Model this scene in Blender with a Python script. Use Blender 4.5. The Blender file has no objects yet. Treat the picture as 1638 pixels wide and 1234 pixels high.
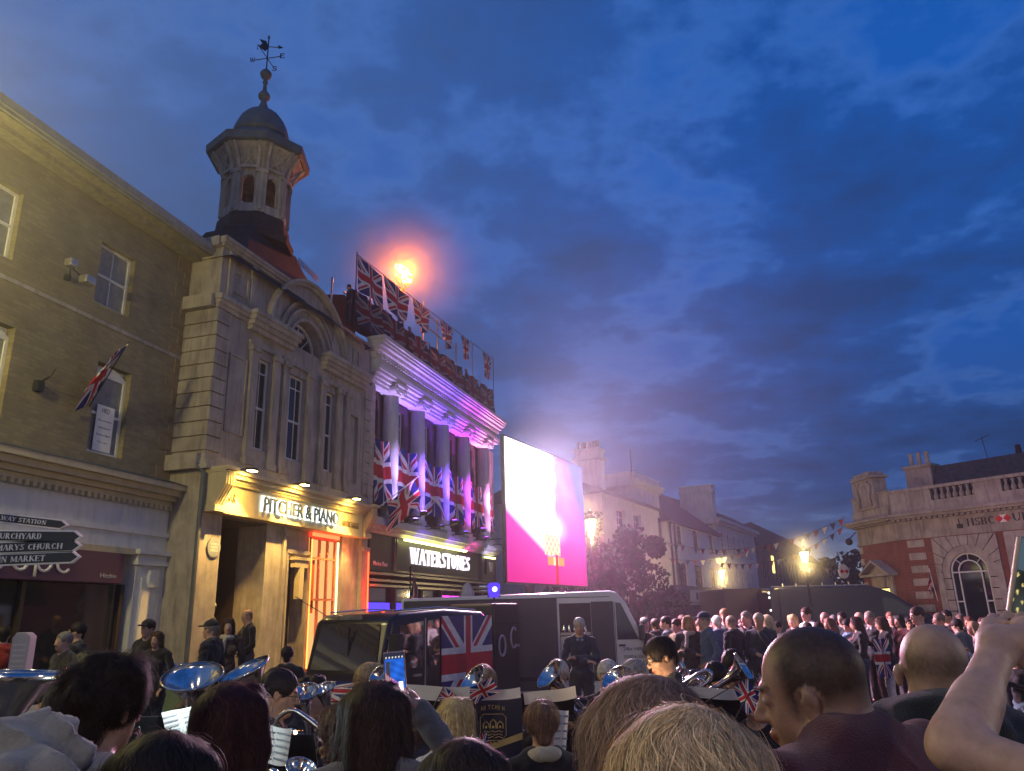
import bpy, bmesh, math, random
import numpy as np
from mathutils import Vector, Matrix
rnd = random.Random(7)
D = bpy.data
COL = bpy.context.scene.collection
R = math.radians
sc = bpy.context.scene

# ------------------------------------------------------------------ camera
FPX = 1230.0; ROLL = R(1.44); TILT = R(16.66); CAMH = 1.8
def ray(px, py):
    dx = px-819; dy = 617-py
    a = dx*math.cos(ROLL)+dy*math.sin(ROLL); b = -dx*math.sin(ROLL)+dy*math.cos(ROLL)
    return (a, FPX*math.cos(TILT)-b*math.sin(TILT), FPX*math.sin(TILT)+b*math.cos(TILT))
def at(px, py, Y):
    v = ray(px, py); t = Y/v[1]
    return Vector((v[0]*t, Y, CAMH+v[2]*t))
camd = D.cameras.new('camera'); cam = D.objects.new('camera', camd); COL.objects.link(cam)
camd.sensor_width = 36; camd.lens = FPX/1638*36; camd.clip_start = 0.05; camd.clip_end = 2000
_f = Vector((0, math.cos(TILT), math.sin(TILT))); _u0 = Vector((0, -math.sin(TILT), math.cos(TILT))); _x = Vector((1, 0, 0))
_r = _x*math.cos(ROLL)-_u0*math.sin(ROLL); _u = _x*math.sin(ROLL)+_u0*math.cos(ROLL)
m = Matrix((( _r.x, _u.x, -_f.x, 0), (_r.y, _u.y, -_f.y, 0), (_r.z, _u.z, -_f.z, CAMH), (0, 0, 0, 1)))
cam.matrix_world = m; sc.camera = cam
sc.view_settings.view_transform = 'Standard'; sc.view_settings.look = 'None'
sc.view_settings.gamma = 1.0; sc.view_settings.exposure = 0.0
sc.cycles.max_bounces = 6; sc.cycles.volume_bounces = 0; sc.cycles.transparent_max_bounces = 8
sc.cycles.use_denoising = True; sc.cycles.sample_clamp_indirect = 4.0
sc.cycles.caustics_reflective = False; sc.cycles.caustics_refractive = False

# ------------------------------------------------------------------ node expression helper
class X:
    def __init__(s, nt, v): s.nt = nt; s.v = v
    def _op(s, op, *o):
        n = s.nt.nodes.new('ShaderNodeMath'); n.operation = op
        for i, q in enumerate((s,)+o):
            q = q.v if isinstance(q, X) else q
            if isinstance(q, (int, float)): n.inputs[i].default_value = q
            else: s.nt.links.new(q, n.inputs[i])
        return X(s.nt, n.outputs[0])
    def __add__(s, o): return s._op('ADD', o)
    def __radd__(s, o): return s._op('ADD', o)
    def __sub__(s, o): return s._op('SUBTRACT', o)
    def __mul__(s, o): return s._op('MULTIPLY', o)
    def __rmul__(s, o): return s._op('MULTIPLY', o)
    def __truediv__(s, o): return s._op('DIVIDE', o)
    def lt(s, o): return s._op('LESS_THAN', o)
    def gt(s, o): return s._op('GREATER_THAN', o)
    def abs(s): return s._op('ABSOLUTE')
    def max(s, o): return s._op('MAXIMUM', o)
    def min(s, o): return s._op('MINIMUM', o)
    def pow(s, o): return s._op('POWER', o)
    def sin(s): return s._op('SINE')
def mixc(nt, f, a, b):
    n = nt.nodes.new('ShaderNodeMix'); n.data_type = 'RGBA'
    for i, q in ((0, f), (6, a), (7, b)):
        q = q.v if isinstance(q, X) else q
        if isinstance(q, (int, float)): n.inputs[i].default_value = q
        elif isinstance(q, tuple): n.inputs[i].default_value = (*q, 1)
        else: nt.links.new(q, n.inputs[i])
    return n.outputs[2]
def noise(nt, vec, scale, detail=4, rough=.55):
    n = nt.nodes.new('ShaderNodeTexNoise'); n.inputs['Scale'].default_value = scale
    n.inputs['Detail'].default_value = detail; n.inputs['Roughness'].default_value = rough
    if vec is not None: nt.links.new(vec, n.inputs['Vector'])
    return n.outputs[0]
def ramp(nt, v, stops):
    n = nt.nodes.new('ShaderNodeValToRGB'); e = n.color_ramp.elements
    while len(e) > 1: e.remove(e[-1])
    for i, (p, c) in enumerate(stops):
        q = e[0] if i == 0 else e.new(p)
        q.position = p; q.color = (*c, 1)
    nt.links.new(v.v if isinstance(v, X) else v, n.inputs[0])
    return n.outputs[0]

# ------------------------------------------------------------------ world: dusk sky with broken cloud
w = D.worlds.new("World"); sc.world = w; w.use_nodes = True
nt = w.node_tree; nt.nodes.clear()
out = nt.nodes.new('ShaderNodeOutputWorld'); bg = nt.nodes.new('ShaderNodeBackground')
tc = nt.nodes.new('ShaderNodeTexCoord'); sep = nt.nodes.new('ShaderNodeSeparateXYZ')
nt.links.new(tc.outputs['Generated'], sep.inputs[0])
sx, sy, sz_ = (X(nt, sep.outputs[i]) for i in range(3))
zc = sz_.max(0.0)+0.16
comb = nt.nodes.new('ShaderNodeCombineXYZ')
nt.links.new((sx/zc).v, comb.inputs[0]); nt.links.new((sy/zc).v, comb.inputs[1])
P2 = comb.outputs[0]
n1 = X(nt, noise(nt, P2, 1.9, 10, .58)); n2 = X(nt, noise(nt, P2, 5.6, 8, .62))
grad = ramp(nt, sz_, [(0.0, (.42, .42, .48)), (.045, (.30, .33, .42)), (.075, (.10, .15, .29)), (.13, (.022, .075, .25)), (.28, (.010, .085, .36)), (.5, (.006, .098, .44)), (1, (.004, .08, .36))])
cloudc = ramp(nt, sz_, [(0.0, (.34, .34, .40)), (.05, (.13, .16, .25)), (.09, (.03, .06, .15)), (.14, (.012, .038, .13)), (.35, (.012, .045, .16)), (.7, (.010, .055, .22))])
cov = (n1*0.78+n2*0.22)
mask = ramp(nt, cov, [(.42, (0, 0, 0)), (.60, (1, 1, 1))])
skyc = mixc(nt, X(nt, mask)*0.84, grad, cloudc)
hl = ramp(nt, (n2*0.6+n1*0.4), [(.40, (.16, .20, .30)), (.30, (0, 0, 0))]) 
rim = ramp(nt, cov, [(.40, (0, 0, 0)), (.45, (.05, .085, .16)), (.50, (0, 0, 0))])
add = nt.nodes.new('ShaderNodeMix'); add.data_type = 'RGBA'; add.blend_type = 'ADD'; add.inputs[0].default_value = .38
nt.links.new(skyc, add.inputs[6]); nt.links.new(rim, add.inputs[7])
# brighter afterglow towards the west (left of the view)
west = (sx*-0.9+0.25).max(0.0)
glow = mixc(nt, west*0.50, add.outputs[2], (.17, .24, .38))
nt.links.new(glow, bg.inputs[0]); bg.inputs[1].default_value = 1.0
skyt = nt.nodes.new('ShaderNodeTexSky'); skyt.sky_type = 'NISHITA'; skyt.sun_disc = False
skyt.sun_elevation = R(-4); skyt.sun_rotation = R(-60)
bg2 = nt.nodes.new('ShaderNodeBackground'); bg2.inputs[1].default_value = .02; nt.links.new(skyt.outputs[0], bg2.inputs[0])
ads = nt.nodes.new('ShaderNodeAddShader'); nt.links.new(bg.outputs[0], ads.inputs[0]); nt.links.new(bg2.outputs[0], ads.inputs[1])
nt.links.new(ads.outputs[0], out.inputs[0])

# ------------------------------------------------------------------ object helpers
def tag(o, label=None, cat=None, group=None, kind=None):
    if label: o['label'] = label
    if cat: o['category'] = cat
    if group: o['group'] = group
    if kind: o['kind'] = kind
    return o
def thing(name, label, cat, loc=(0, 0, 0), rz=0.0, group=None, scale=1.0):
    o = D.objects.new(name, None); COL.objects.link(o); o.empty_display_size = .2
    o.location = loc; o.rotation_euler = (0, 0, rz); o.scale = (scale,)*3
    return tag(o, label, cat, group)
def copy_tree(o, parent=None):
    c = o.copy(); COL.objects.link(c); c.parent = parent
    for ch in o.children: copy_tree(ch, c)
    return c
def spline_pts(pts, n=5, closed=False):
    P = [Vector(p) for p in pts]; P = [P[0]*2-P[1]]+P+[P[-1]*2-P[-2]]; o = []
    for i in range(1, len(P)-2):
        for j in range(n):
            t = j/n; a, b, c, d = P[i-1:i+3]
            o.append(tuple(.5*((2*b)+(c-a)*t+(2*a-5*b+4*c-d)*t*t+(3*b-a-3*c+d)*t**3)))
    return o+[tuple(P[-2])]
class MB:
    def __init__(s): s.v = []; s.f = []; s.m = []; s.uv = None; s.cm = 0
    def add(s, vs, fs):
        b = len(s.v); s.v += [tuple(p) for p in vs]
        s.f += [tuple(b+i for i in f) for f in fs]; s.m += [s.cm]*len(fs); return s
    def box(s, x0, x1, y0, y1, z0, z1):
        x0, x1 = min(x0, x1), max(x0, x1); y0, y1 = min(y0, y1), max(y0, y1); z0, z1 = min(z0, z1), max(z0, z1)
        return s.add([(x0,y0,z0),(x1,y0,z0),(x1,y1,z0),(x0,y1,z0),(x0,y0,z1),(x1,y0,z1),(x1,y1,z1),(x0,y1,z1)],
            [(0,3,2,1),(4,5,6,7),(0,1,5,4),(1,2,6,5),(2,3,7,6),(3,0,4,7)])
    def prism(s, poly, a, b, axis='y'):
        # poly in (x,z) for axis y, (x,y) for axis z, (y,z) for axis x
        n = len(poly)
        def mk(p, q): return (p[0], q, p[1]) if axis == 'y' else ((p[0], p[1], q) if axis == 'z' else (q, p[0], p[1]))
        vs = [mk(p, a) for p in poly]+[mk(p, b) for p in poly]
        fs = [tuple(range(n)), tuple(range(2*n-1, n-1, -1))]+[(i, i+n, (i+1) % n+n, (i+1) % n) for i in range(n)]
        return s.add(vs, fs)
    def lathe(s, prof, c=(0, 0, 0), n=20, M=None, a0=0, cap=True):
        vs = []; M = M or Matrix.Identity(4)
        for r, z in prof:
            for i in range(n):
                a = a0+2*math.pi*i/n
                vs.append(tuple((M @ Vector((r*math.cos(a), r*math.sin(a), z)))+Vector(c)))
        fs = []
        for j in range(len(prof)-1):
            for i in range(n): fs.append((j*n+i, j*n+(i+1) % n, (j+1)*n+(i+1) % n, (j+1)*n+i))
        if cap: fs += [tuple(range(n-1, -1, -1)), tuple((len(prof)-1)*n+i for i in range(n))]
        return s.add(vs, fs)
    def tube(s, pts, r, n=8, closed=False, r1=None):
        pts = [Vector(p) for p in pts]; vs = []; k = len(pts); up = Vector((0, 0, 1)); prev = None
        for i, p in enumerate(pts):
            t = (pts[min(i+1, k-1)]-pts[max(i-1, 0)]) if not closed else (pts[(i+1) % k]-pts[i-1])
            t = t.normalized() if t.length > 1e-9 else Vector((0, 0, 1))
            if prev is None:
                a = t.cross(up if abs(t.z) < .95 else Vector((1, 0, 0))).normalized()
            else: a = (prev-t*prev.dot(t)).normalized()
            prev = a; b = t.cross(a)
            rr = r if r1 is None else r+(r1-r)*i/(k-1)
            for j in range(n):
                q = 2*math.pi*j/n; vs.append(tuple(p+(a*math.cos(q)+b*math.sin(q))*rr))
        fs = []
        for i in range(k if closed else k-1):
            i2 = (i+1) % k
            for j in range(n): fs.append((i*n+j, i*n+(j+1) % n, i2*n+(j+1) % n, i2*n+j))
        if not closed: fs += [tuple(range(n-1, -1, -1)), tuple((k-1)*n+j for j in range(n))]
        return s.add(vs, fs)
    def ball(s, c, r, n=12, sq=(1, 1, 1)):
        prof = [(max(.0001, r*math.sin(math.pi*i/8)), -r*math.cos(math.pi*i/8)) for i in range(9)]
        M = Matrix.Diagonal((*sq, 1)); return s.lathe(prof, c, n, M)
    def each(s, name, mat, parent=None, pad=.012, **k):
        # one object for every group of touching pieces
        n = len(s.v); par = list(range(n))
        def fd(i):
            while par[i] != i: par[i] = par[par[i]]; i = par[i]
            return i
        for f in s.f:
            for i in f[1:]: par[fd(i)] = fd(f[0])
        bb = {}
        for i, p in enumerate(s.v):
            r = fd(i); b = bb.setdefault(r, [list(p), list(p)])
            for a in range(3): b[0][a] = min(b[0][a], p[a]); b[1][a] = max(b[1][a], p[a])
        ks = list(bb)
        for i, a in enumerate(ks):
            for b in ks[i+1:]:
                if all(bb[a][0][q]-pad < bb[b][1][q] and bb[b][0][q]-pad < bb[a][1][q] for q in range(3)): par[fd(a)] = fd(b)
        gr = {}
        for j, f in enumerate(s.f): gr.setdefault(fd(f[0]), []).append(j)
        out = []
        for r, js in gr.items():
            m2 = MB(); mp = {}
            for j in js:
                fs = []
                for i in s.f[j]:
                    if i not in mp: mp[i] = len(m2.v); m2.v.append(s.v[i])
                    fs.append(mp[i])
                m2.f.append(tuple(fs)); m2.m.append(s.m[j])
            out.append(m2.build(name, mat, parent, **k))
        return out
    def build(s, name, mat, parent=None, smooth=None, bevel=0, loc=None):
        me = D.meshes.new(name); me.from_pydata(s.v, [], s.f)
        mats = mat if isinstance(mat, (list, tuple)) else [mat]
        for q in mats: me.materials.append(q)
        if len(mats) > 1: me.polygons.foreach_set('material_index', s.m)
        if bevel or smooth is None or smooth:
            bm = bmesh.new(); bm.from_mesh(me); bmesh.ops.recalc_face_normals(bm, faces=bm.faces)
            if bevel:
                ed = [e for e in bm.edges if e.is_manifold and e.calc_face_angle(0) > .35]
                bmesh.ops.bevel(bm, geom=ed, offset=bevel, segments=2, affect='EDGES', profile=.6)
            bm.to_mesh(me); bm.free()
        if smooth: me.polygons.foreach_set('use_smooth', [True]*len(me.polygons))
        o = D.objects.new(name, me); COL.objects.link(o)
        if parent is not None: o.parent = parent
        if loc is not None: o.location = loc
        return o
def mesh_np(name, V, Fq, mat, parent=None, col=None, uv=None, smooth=True):
    me = D.meshes.new(name)
    V = np.asarray(V, np.float32); Fq = np.asarray(Fq, np.int32); k = Fq.shape[1]
    me.vertices.add(len(V)); me.vertices.foreach_set('co', V.ravel())
    me.loops.add(Fq.size); me.loops.foreach_set('vertex_index', Fq.ravel())
    me.polygons.add(len(Fq)); me.polygons.foreach_set('loop_start', np.arange(0, Fq.size, k, dtype=np.int32))
    me.polygons.foreach_set('loop_total', np.full(len(Fq), k, np.int32))
    me.update(calc_edges=True); me.validate()
    for q in (mat if isinstance(mat, (list, tuple)) else [mat]): me.materials.append(q)
    if col is not None:
        at_ = me.color_attributes.new('col', 'FLOAT_COLOR', 'POINT')
        c4 = np.ones((len(V), 4), np.float32); c4[:, :3] = col; at_.data.foreach_set('color', c4.ravel())
    if uv is not None:
        ul = me.uv_layers.new(name='UVMap'); ul.data.foreach_set('uv', np.asarray(uv, np.float32)[Fq.ravel()].ravel())
    if smooth: me.polygons.foreach_set('use_smooth', np.ones(len(Fq), bool))
    o = D.objects.new(name, me); COL.objects.link(o)
    if parent is not None: o.parent = parent
    return o

# ------------------------------------------------------------------ materials
MATS = {}
def mat(key, col, rough=.7, metal=0.0, var=.15, scale=6.0, bump=0.0, bscale=40.0, spec=.5, emis=None, es=0.0, trans=0.0, coat=0.0, attr=False, sheen=0.0, grime=0.0, ior=1.45, alpha=1.0):
    if key in MATS: return MATS[key]
    mt = D.materials.new(key); mt.use_nodes = True; nt = mt.node_tree; b = nt.nodes['Principled BSDF']
    tcn = nt.nodes.new('ShaderNodeTexCoord'); ob = tcn.outputs['Object']
    if attr:
        an = nt.nodes.new('ShaderNodeAttribute'); an.attribute_name = 'col'; base = an.outputs['Color']
    else: base = col
    if var or grime:
        nn = noise(nt, ob, scale, 5, .6)
        f = ramp(nt, nn, [(.30, (1-var,)*3), (.70, (1+var,)*3)])
        mu = nt.nodes.new('ShaderNodeMix'); mu.data_type = 'RGBA'; mu.blend_type = 'MULTIPLY'; mu.inputs[0].default_value = 1
        if attr: nt.links.new(base, mu.inputs[6])
        else: mu.inputs[6].default_value = (*col, 1)
        nt.links.new(f, mu.inputs[7]); c = mu.outputs[2]
        if grime:
            mp = nt.nodes.new('ShaderNodeMapping'); mp.inputs['Scale'].default_value = (3, 3, .45); nt.links.new(ob, mp.inputs[0])
            g = noise(nt, mp.outputs[0], 2.2, 6, .65)
            gf = ramp(nt, g, [(.48, (0, 0, 0)), (.72, (1, 1, 1))])
            c = mixc(nt, X(nt, gf)*grime, c, tuple(q*.35 for q in col))
        nt.links.new(c, b.inputs['Base Color'])
    elif attr: nt.links.new(base, b.inputs['Base Color'])
    else: b.inputs['Base Color'].default_value = (*col, 1)
    b.inputs['Roughness'].default_value = rough; b.inputs['Metallic'].default_value = metal
    b.inputs['Specular IOR Level'].default_value = spec; b.inputs['IOR'].default_value = ior
    b.inputs['Coat Weight'].default_value = coat; b.inputs['Transmission Weight'].default_value = trans
    b.inputs['Sheen Weight'].default_value = sheen; b.inputs['Alpha'].default_value = alpha
    if emis: b.inputs['Emission Color'].default_value = (*emis, 1); b.inputs['Emission Strength'].default_value = es
    if bump:
        bn = nt.nodes.new('ShaderNodeBump'); bn.inputs['Strength'].default_value = bump; bn.inputs['Distance'].default_value = .02
        nt.links.new(noise(nt, ob, bscale, 6, .6), bn.inputs['Height']); nt.links.new(bn.outputs[0], b.inputs['Normal'])
    MATS[key] = mt; return mt
def brickmat(key, c1, c2, mortar, bw=.22, bh=.075, ms=.012, rough=.85, axis='xz', bump=.5, offset=.5, var=.25):
    mt = D.materials.new(key); mt.use_nodes = True; nt = mt.node_tree; b = nt.nodes['Principled BSDF']
    tcn = nt.nodes.new('ShaderNodeTexCoord'); sp = nt.nodes.new('ShaderNodeSeparateXYZ'); nt.links.new(tcn.outputs['Object'], sp.inputs[0])
    cb = nt.nodes.new('ShaderNodeCombineXYZ')
    if axis == 'xz':
        s = nt.nodes.new('ShaderNodeMath'); nt.links.new(sp.outputs[0], s.inputs[0]); nt.links.new(sp.outputs[1], s.inputs[1])
        nt.links.new(s.outputs[0], cb.inputs[0]); nt.links.new(sp.outputs[2], cb.inputs[1])
    else: nt.links.new(sp.outputs[0], cb.inputs[0]); nt.links.new(sp.outputs[1], cb.inputs[1])
    br = nt.nodes.new('ShaderNodeTexBrick'); nt.links.new(cb.outputs[0], br.inputs[0])
    br.inputs['Color1'].default_value = (*c1, 1); br.inputs['Color2'].default_value = (*c2, 1); br.inputs['Mortar'].default_value = (*mortar, 1)
    br.inputs['Scale'].default_value = 1; br.inputs['Mortar Size'].default_value = ms; br.inputs['Brick Width'].default_value = bw; br.inputs['Row Height'].default_value = bh
    br.offset = offset
    nn = noise(nt, tcn.outputs['Object'], 1.3, 6, .65); f = ramp(nt, nn, [(.25, (1-var,)*3), (.75, (1+var,)*3)])
    mu = nt.nodes.new('ShaderNodeMix'); mu.data_type = 'RGBA'; mu.blend_type = 'MULTIPLY'; mu.inputs[0].default_value = 1
    nt.links.new(br.outputs[0], mu.inputs[6]); nt.links.new(f, mu.inputs[7]); nt.links.new(mu.outputs[2], b.inputs['Base Color'])
    b.inputs['Roughness'].default_value = rough
    bn = nt.nodes.new('ShaderNodeBump'); bn.inputs['Strength'].default_value = bump; bn.inputs['Distance'].default_value = .01; bn.invert = True
    nt.links.new(br.outputs['Fac'], bn.inputs['Height']); nt.links.new(bn.outputs[0], b.inputs['Normal'])
    MATS[key] = mt; return mt
def emat(key, col, s):
    if key in MATS: return MATS[key]
    mt = D.materials.new(key); mt.use_nodes = True; nt = mt.node_tree; nt.nodes.clear()
    o = nt.nodes.new('ShaderNodeOutputMaterial'); e = nt.nodes.new('ShaderNodeEmission')
    e.inputs[0].default_value = (*col, 1); e.inputs[1].default_value = s; nt.links.new(e.outputs[0], o.inputs[0])
    MATS[key] = mt; return mt
M = {}
M['stone'] = mat('pale_stone', (.34, .30, .255), .85, var=.26, scale=1.3, bump=.45, bscale=24, grime=.75)
M['stone2'] = mat('cut_stone', (.37, .33, .28), .8, var=.22, scale=2.2, bump=.35, bscale=34, grime=.6)
M['lead'] = mat('lead_sheet', (.10, .11, .115), .6, var=.25, scale=3, bump=.3)
M['slate'] = mat('roof_slate', (.045, .045, .05), .75, var=.4, scale=5, bump=.5, bscale=12)
M['brownroof'] = mat('brown_tile', (.040, .029, .025), .9, var=.4, scale=5, bump=.6, bscale=10)
M['white'] = mat('white_paint', (.62, .62, .60), .55, var=.08, scale=3, grime=.25)
M['offwhite'] = mat('render_paint', (.55, .54, .51), .8, var=.1, scale=1.5, grime=.35, bump=.15)
M['cream'] = mat('cream_paint', (.50, .43, .27), .65, var=.08, scale=3, grime=.25)
M['sash'] = mat('sash_paint', (.62, .62, .58), .5, var=.05)
M['glass'] = mat('window_glass', (.018, .02, .024), .06, var=0, spec=1.0)
M['curtain'] = mat('net_curtain', (.20, .20, .19), .5, var=.2, scale=9, spec=.6)
M['black'] = mat('black_paint', (.012, .012, .014), .38, var=.1, spec=.6)
M['iron'] = mat('dark_iron', (.02, .02, .022), .5, var=.2, spec=.5)
M['gold'] = mat('gold_paint', (.55, .38, .12), .45, var=.1)
M['signwhite'] = mat('sign_white', (.78, .77, .72), .6, var=.03)
M['darkgreen'] = mat('green_black_fascia', (.035, .042, .036), .5, var=.15, scale=2)
M['purple'] = mat('purple_sign', (.085, .028, .07), .5, var=.08)
M['darkwood'] = mat('dark_wood', (.035, .022, .016), .6, var=.3, scale=8)
M['redbrick'] = brickmat('red_brick', (.24, .055, .035), (.18, .04, .028), (.20, .12, .09))
M['stock'] = brickmat('yellow_stock_brick', (.255, .215, .105), (.19, .16, .085), (.20, .17, .12), bw=.235, bh=.078, var=.3)
M['steel'] = mat('steel_tube', (.45, .43, .38), .4, metal=.8, var=.1)
M['silver'] = mat('silver_plate', (.66, .64, .60), .15, metal=1.0, var=.04, scale=14)
M['brass'] = mat('lacquered_brass', (.75, .50, .18), .14, metal=1.0, var=.05)
M['paper'] = mat('paper', (.75, .74, .68), .8, var=.05)
M['skin'] = mat('skin', (1, 1, 1), .48, var=.20, scale=26, attr=True, spec=.35, bump=.12, bscale=160)
M['hair'] = mat('hair', (1, 1, 1), .62, var=.30, scale=45, attr=True, spec=.28)
M['cloth'] = mat('cloth', (1, 1, 1), .9, var=.14, scale=14, attr=True, spec=.2, bump=.5, bscale=260, sheen=.2)
M['rubber'] = mat('rubber', (.015, .015, .016), .8, var=.1)
M['leather'] = mat('shoe', (.02, .018, .018), .45, var=.2)

# union flag from UV coordinates
def union_mat(key, k=1.0, trans=.0):
    mt = D.materials.new(key); mt.use_nodes = True; nt = mt.node_tree; b = nt.nodes['Principled BSDF']
    t = nt.nodes.new('ShaderNodeTexCoord'); s = nt.nodes.new('ShaderNodeSeparateXYZ'); nt.links.new(t.outputs['UV'], s.inputs[0])
    x = (X(nt, s.outputs[0])-.5)*60; y = (X(nt, s.outputs[1])-.5)*30
    ax, ay = x.abs(), y.abs(); d = (ax*.5-ay)*.894
    sg = (x*y).gt(0)*-2+1
    e = d*sg
    wd = d.abs().lt(3); rd = e.gt(0)*e.lt(2)
    wc = ax.lt(5).max(ay.lt(5)); rc = ax.lt(3).max(ay.lt(3))
    blue = (.012, .022, .13); wh = (.62, .61, .58); red = (.42, .022, .03)
    c = mixc(nt, wd, blue, wh); c = mixc(nt, rd, c, red); c = mixc(nt, wc, c, wh); c = mixc(nt, rc, c, red)
    nn = noise(nt, t.outputs['Object'], 9, 4)
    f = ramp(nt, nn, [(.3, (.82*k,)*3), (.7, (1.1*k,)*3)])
    mu = nt.nodes.new('ShaderNodeMix'); mu.data_type = 'RGBA'; mu.blend_type = 'MULTIPLY'; mu.inputs[0].default_value = 1
    nt.links.new(c, mu.inputs[6]); nt.links.new(f, mu.inputs[7]); nt.links.new(mu.outputs[2], b.inputs['Base Color'])
    b.inputs['Roughness'].default_value = .75; b.inputs['Specular IOR Level'].default_value = .25
    MATS[key] = mt; return mt
M['union'] = union_mat('union_flag_cloth')
M['unionpaint'] = union_mat('union_flag_paint')
M['uniondark'] = union_mat('union_flag_dimmed', .30)  # darkened flag copy, dimness of the lower row painted into the colour
MATS['union_flag_paint'].node_tree.nodes['Principled BSDF'].inputs['Roughness'].default_value = .3

def flag(name, parent, P, nu=24, nv=14, mt=None):
    # P(u,v) -> point ; u along the fly, v up
    V = []; uv = []
    for j in range(nv+1):
        for i in range(nu+1):
            u, v = i/nu, j/nv; V.append(tuple(P(u, v))); uv.append((u, v))
    F = [(j*(nu+1)+i, j*(nu+1)+i+1, (j+1)*(nu+1)+i+1, (j+1)*(nu+1)+i) for j in range(nv) for i in range(nu)]
    return mesh_np(name, V, F, mt or M['union'], parent, uv=uv)

# ------------------------------------------------------------------ lettering
def text(name, body, mt, parent, x, y, z, wd, ht, ext=.01, ry=0.0, bold=0.0, M4=None):
    """lettering standing in the local xz plane, facing -y, left-bottom at x,z; wd/ht = size"""
    cu = D.curves.new(name, 'FONT'); cu.body = body; cu.size = 1; cu.extrude = .5; cu.offset = bold; cu.resolution_u = 3
    ob = D.objects.new(name+'_c', cu); COL.objects.link(ob); bpy.context.view_layer.update()
    me = D.meshes.new_from_object(ob.evaluated_get(bpy.context.evaluated_depsgraph_get()))
    COL.objects.unlink(ob); D.objects.remove(ob); D.curves.remove(cu)
    v = np.empty(len(me.vertices)*3, np.float32); me.vertices.foreach_get('co', v); v = v.reshape(-1, 3)
    lo, hi = v.min(0), v.max(0); sp = hi-lo
    q = np.empty_like(v); q[:, 0] = x+(v[:, 0]-lo[0])/sp[0]*wd; q[:, 2] = z+(v[:, 1]-lo[1])/sp[1]*ht; q[:, 1] = y-(v[:, 2]-lo[2])/sp[2]*ext
    me.vertices.foreach_set('co', q.ravel()); me.materials.clear(); me.materials.append(mt); me.update()
    if M4 is not None: me.transform(M4)
    me.name = name; o = D.objects.new(name, me); COL.objects.link(o); o.parent = parent
    return o
# serif capitals drawn from strokes: (x0,y0,x1,y1,w) lines, ('a',cx,cy,rx,ry,a0,a1,w) arcs, serifs ('s',x,y,halfwidth)
T_, H_ = .15, .05
GL = {
 'A': (.72, [(.06,0,.34,1,H_),(.36,1,.64,0,T_),(.17,.33,.53,.33,H_),('s',.06,0,.1),('s',.64,0,.12)]),
 'B': (.64, [(.14,0,.14,1,T_),('a',.30,.75,.22,.25,-90,90,T_*.8),('a',.30,.26,.27,.26,-90,90,T_),(.1,0,.34,0,H_),(.1,1,.34,1,H_),(.1,.51,.34,.51,H_)]),
 'C': (.70, [('a',.40,.5,.32,.48,45,315,T_)]),
 'D': (.74, [(.14,0,.14,1,T_),('a',.30,.5,.36,.5,-90,90,T_),(.06,0,.32,0,H_),(.06,1,.32,1,H_)]),
 'E': (.62, [(.14,0,.14,1,T_),(.05,0,.56,0,H_),(.05,1,.54,1,H_),(.14,.52,.42,.52,H_),(.55,0,.55,.2,H_),(.53,1,.53,.82,H_),(.42,.42,.42,.62,H_)]),
 'H': (.78, [(.14,0,.14,1,T_),(.64,0,.64,1,T_),(.14,.5,.64,.5,H_),('s',.14,0,.11),('s',.14,1,.11),('s',.64,0,.11),('s',.64,1,.11)]),
 'I': (.32, [(.16,0,.16,1,T_),('s',.16,0,.12),('s',.16,1,.12)]),
 'K': (.74, [(.14,0,.14,1,T_),(.18,.42,.60,1,H_),(.30,.58,.66,0,T_),('s',.14,0,.11),('s',.14,1,.11),('s',.66,0,.1),('s',.60,1,.1)]),
 'L': (.58, [(.14,0,.14,1,T_),(.05,0,.52,0,H_),(.51,0,.51,.2,H_),('s',.14,1,.11)]),
 'M': (.92, [(.12,0,.12,1,H_),(.14,1,.46,.1,T_),(.46,.1,.76,1,H_),(.78,0,.78,1,T_),('s',.12,0,.1),('s',.78,0,.12),('s',.1,1,.08),('s',.8,1,.09)]),
 'N': (.78, [(.12,0,.12,1,H_),(.14,1,.62,.02,T_),(.64,0,.64,1,H_),('s',.12,0,.1),('s',.1,1,.08),('s',.64,1,.1)]),
 'O': (.80, [('a',.40,.5,.32,.48,0,360,T_)]),
 'R': (.72, [(.14,0,.14,1,T_),('a',.30,.75,.22,.25,-90,90,T_*.85),(.06,1,.32,1,H_),(.1,.5,.32,.5,H_),(.34,.5,.62,0,T_),('s',.14,0,.11),('s',.64,0,.08)]),
 'S': (.58, [('a',.29,.75,.20,.23,20,250,T_*.7),('a',.29,.27,.22,.25,-160,70,T_*.7),(.18,.62,.42,.42,T_),(.49,.8,.49,.98,H_),(.07,.02,.07,.2,H_)]),
 'T': (.66, [(.33,0,.33,1,T_),(.03,1,.63,1,H_),(.04,1,.04,.78,H_),(.62,1,.62,.78,H_),('s',.33,0,.12)]),
 'U': (.78, [(.14,.32,.14,1,T_),(.64,.32,.64,1,H_),('a',.39,.32,.25,.30,180,360,T_*.8),('s',.14,1,.11),('s',.64,1,.1)]),
 'V': (.72, [(.08,1,.36,0,T_),(.37,0,.62,1,H_),('s',.08,1,.11),('s',.62,1,.1)]),
 'W': (1.04, [(.08,1,.30,0,T_),(.31,0,.52,.96,H_),(.46,1,.72,0,T_),(.73,0,.94,1,H_),('s',.08,1,.1),('s',.48,1,.1),('s',.94,1,.1)]),
 'Y': (.70, [(.07,1,.34,.45,T_),(.36,.45,.62,1,H_),(.35,0,.35,.48,T_),('s',.35,0,.11),('s',.07,1,.1),('s',.62,1,.1)]),
 ' ': (.36, []), '.': (.2, [(.05,.0,.15,.0,.1)]) }
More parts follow.
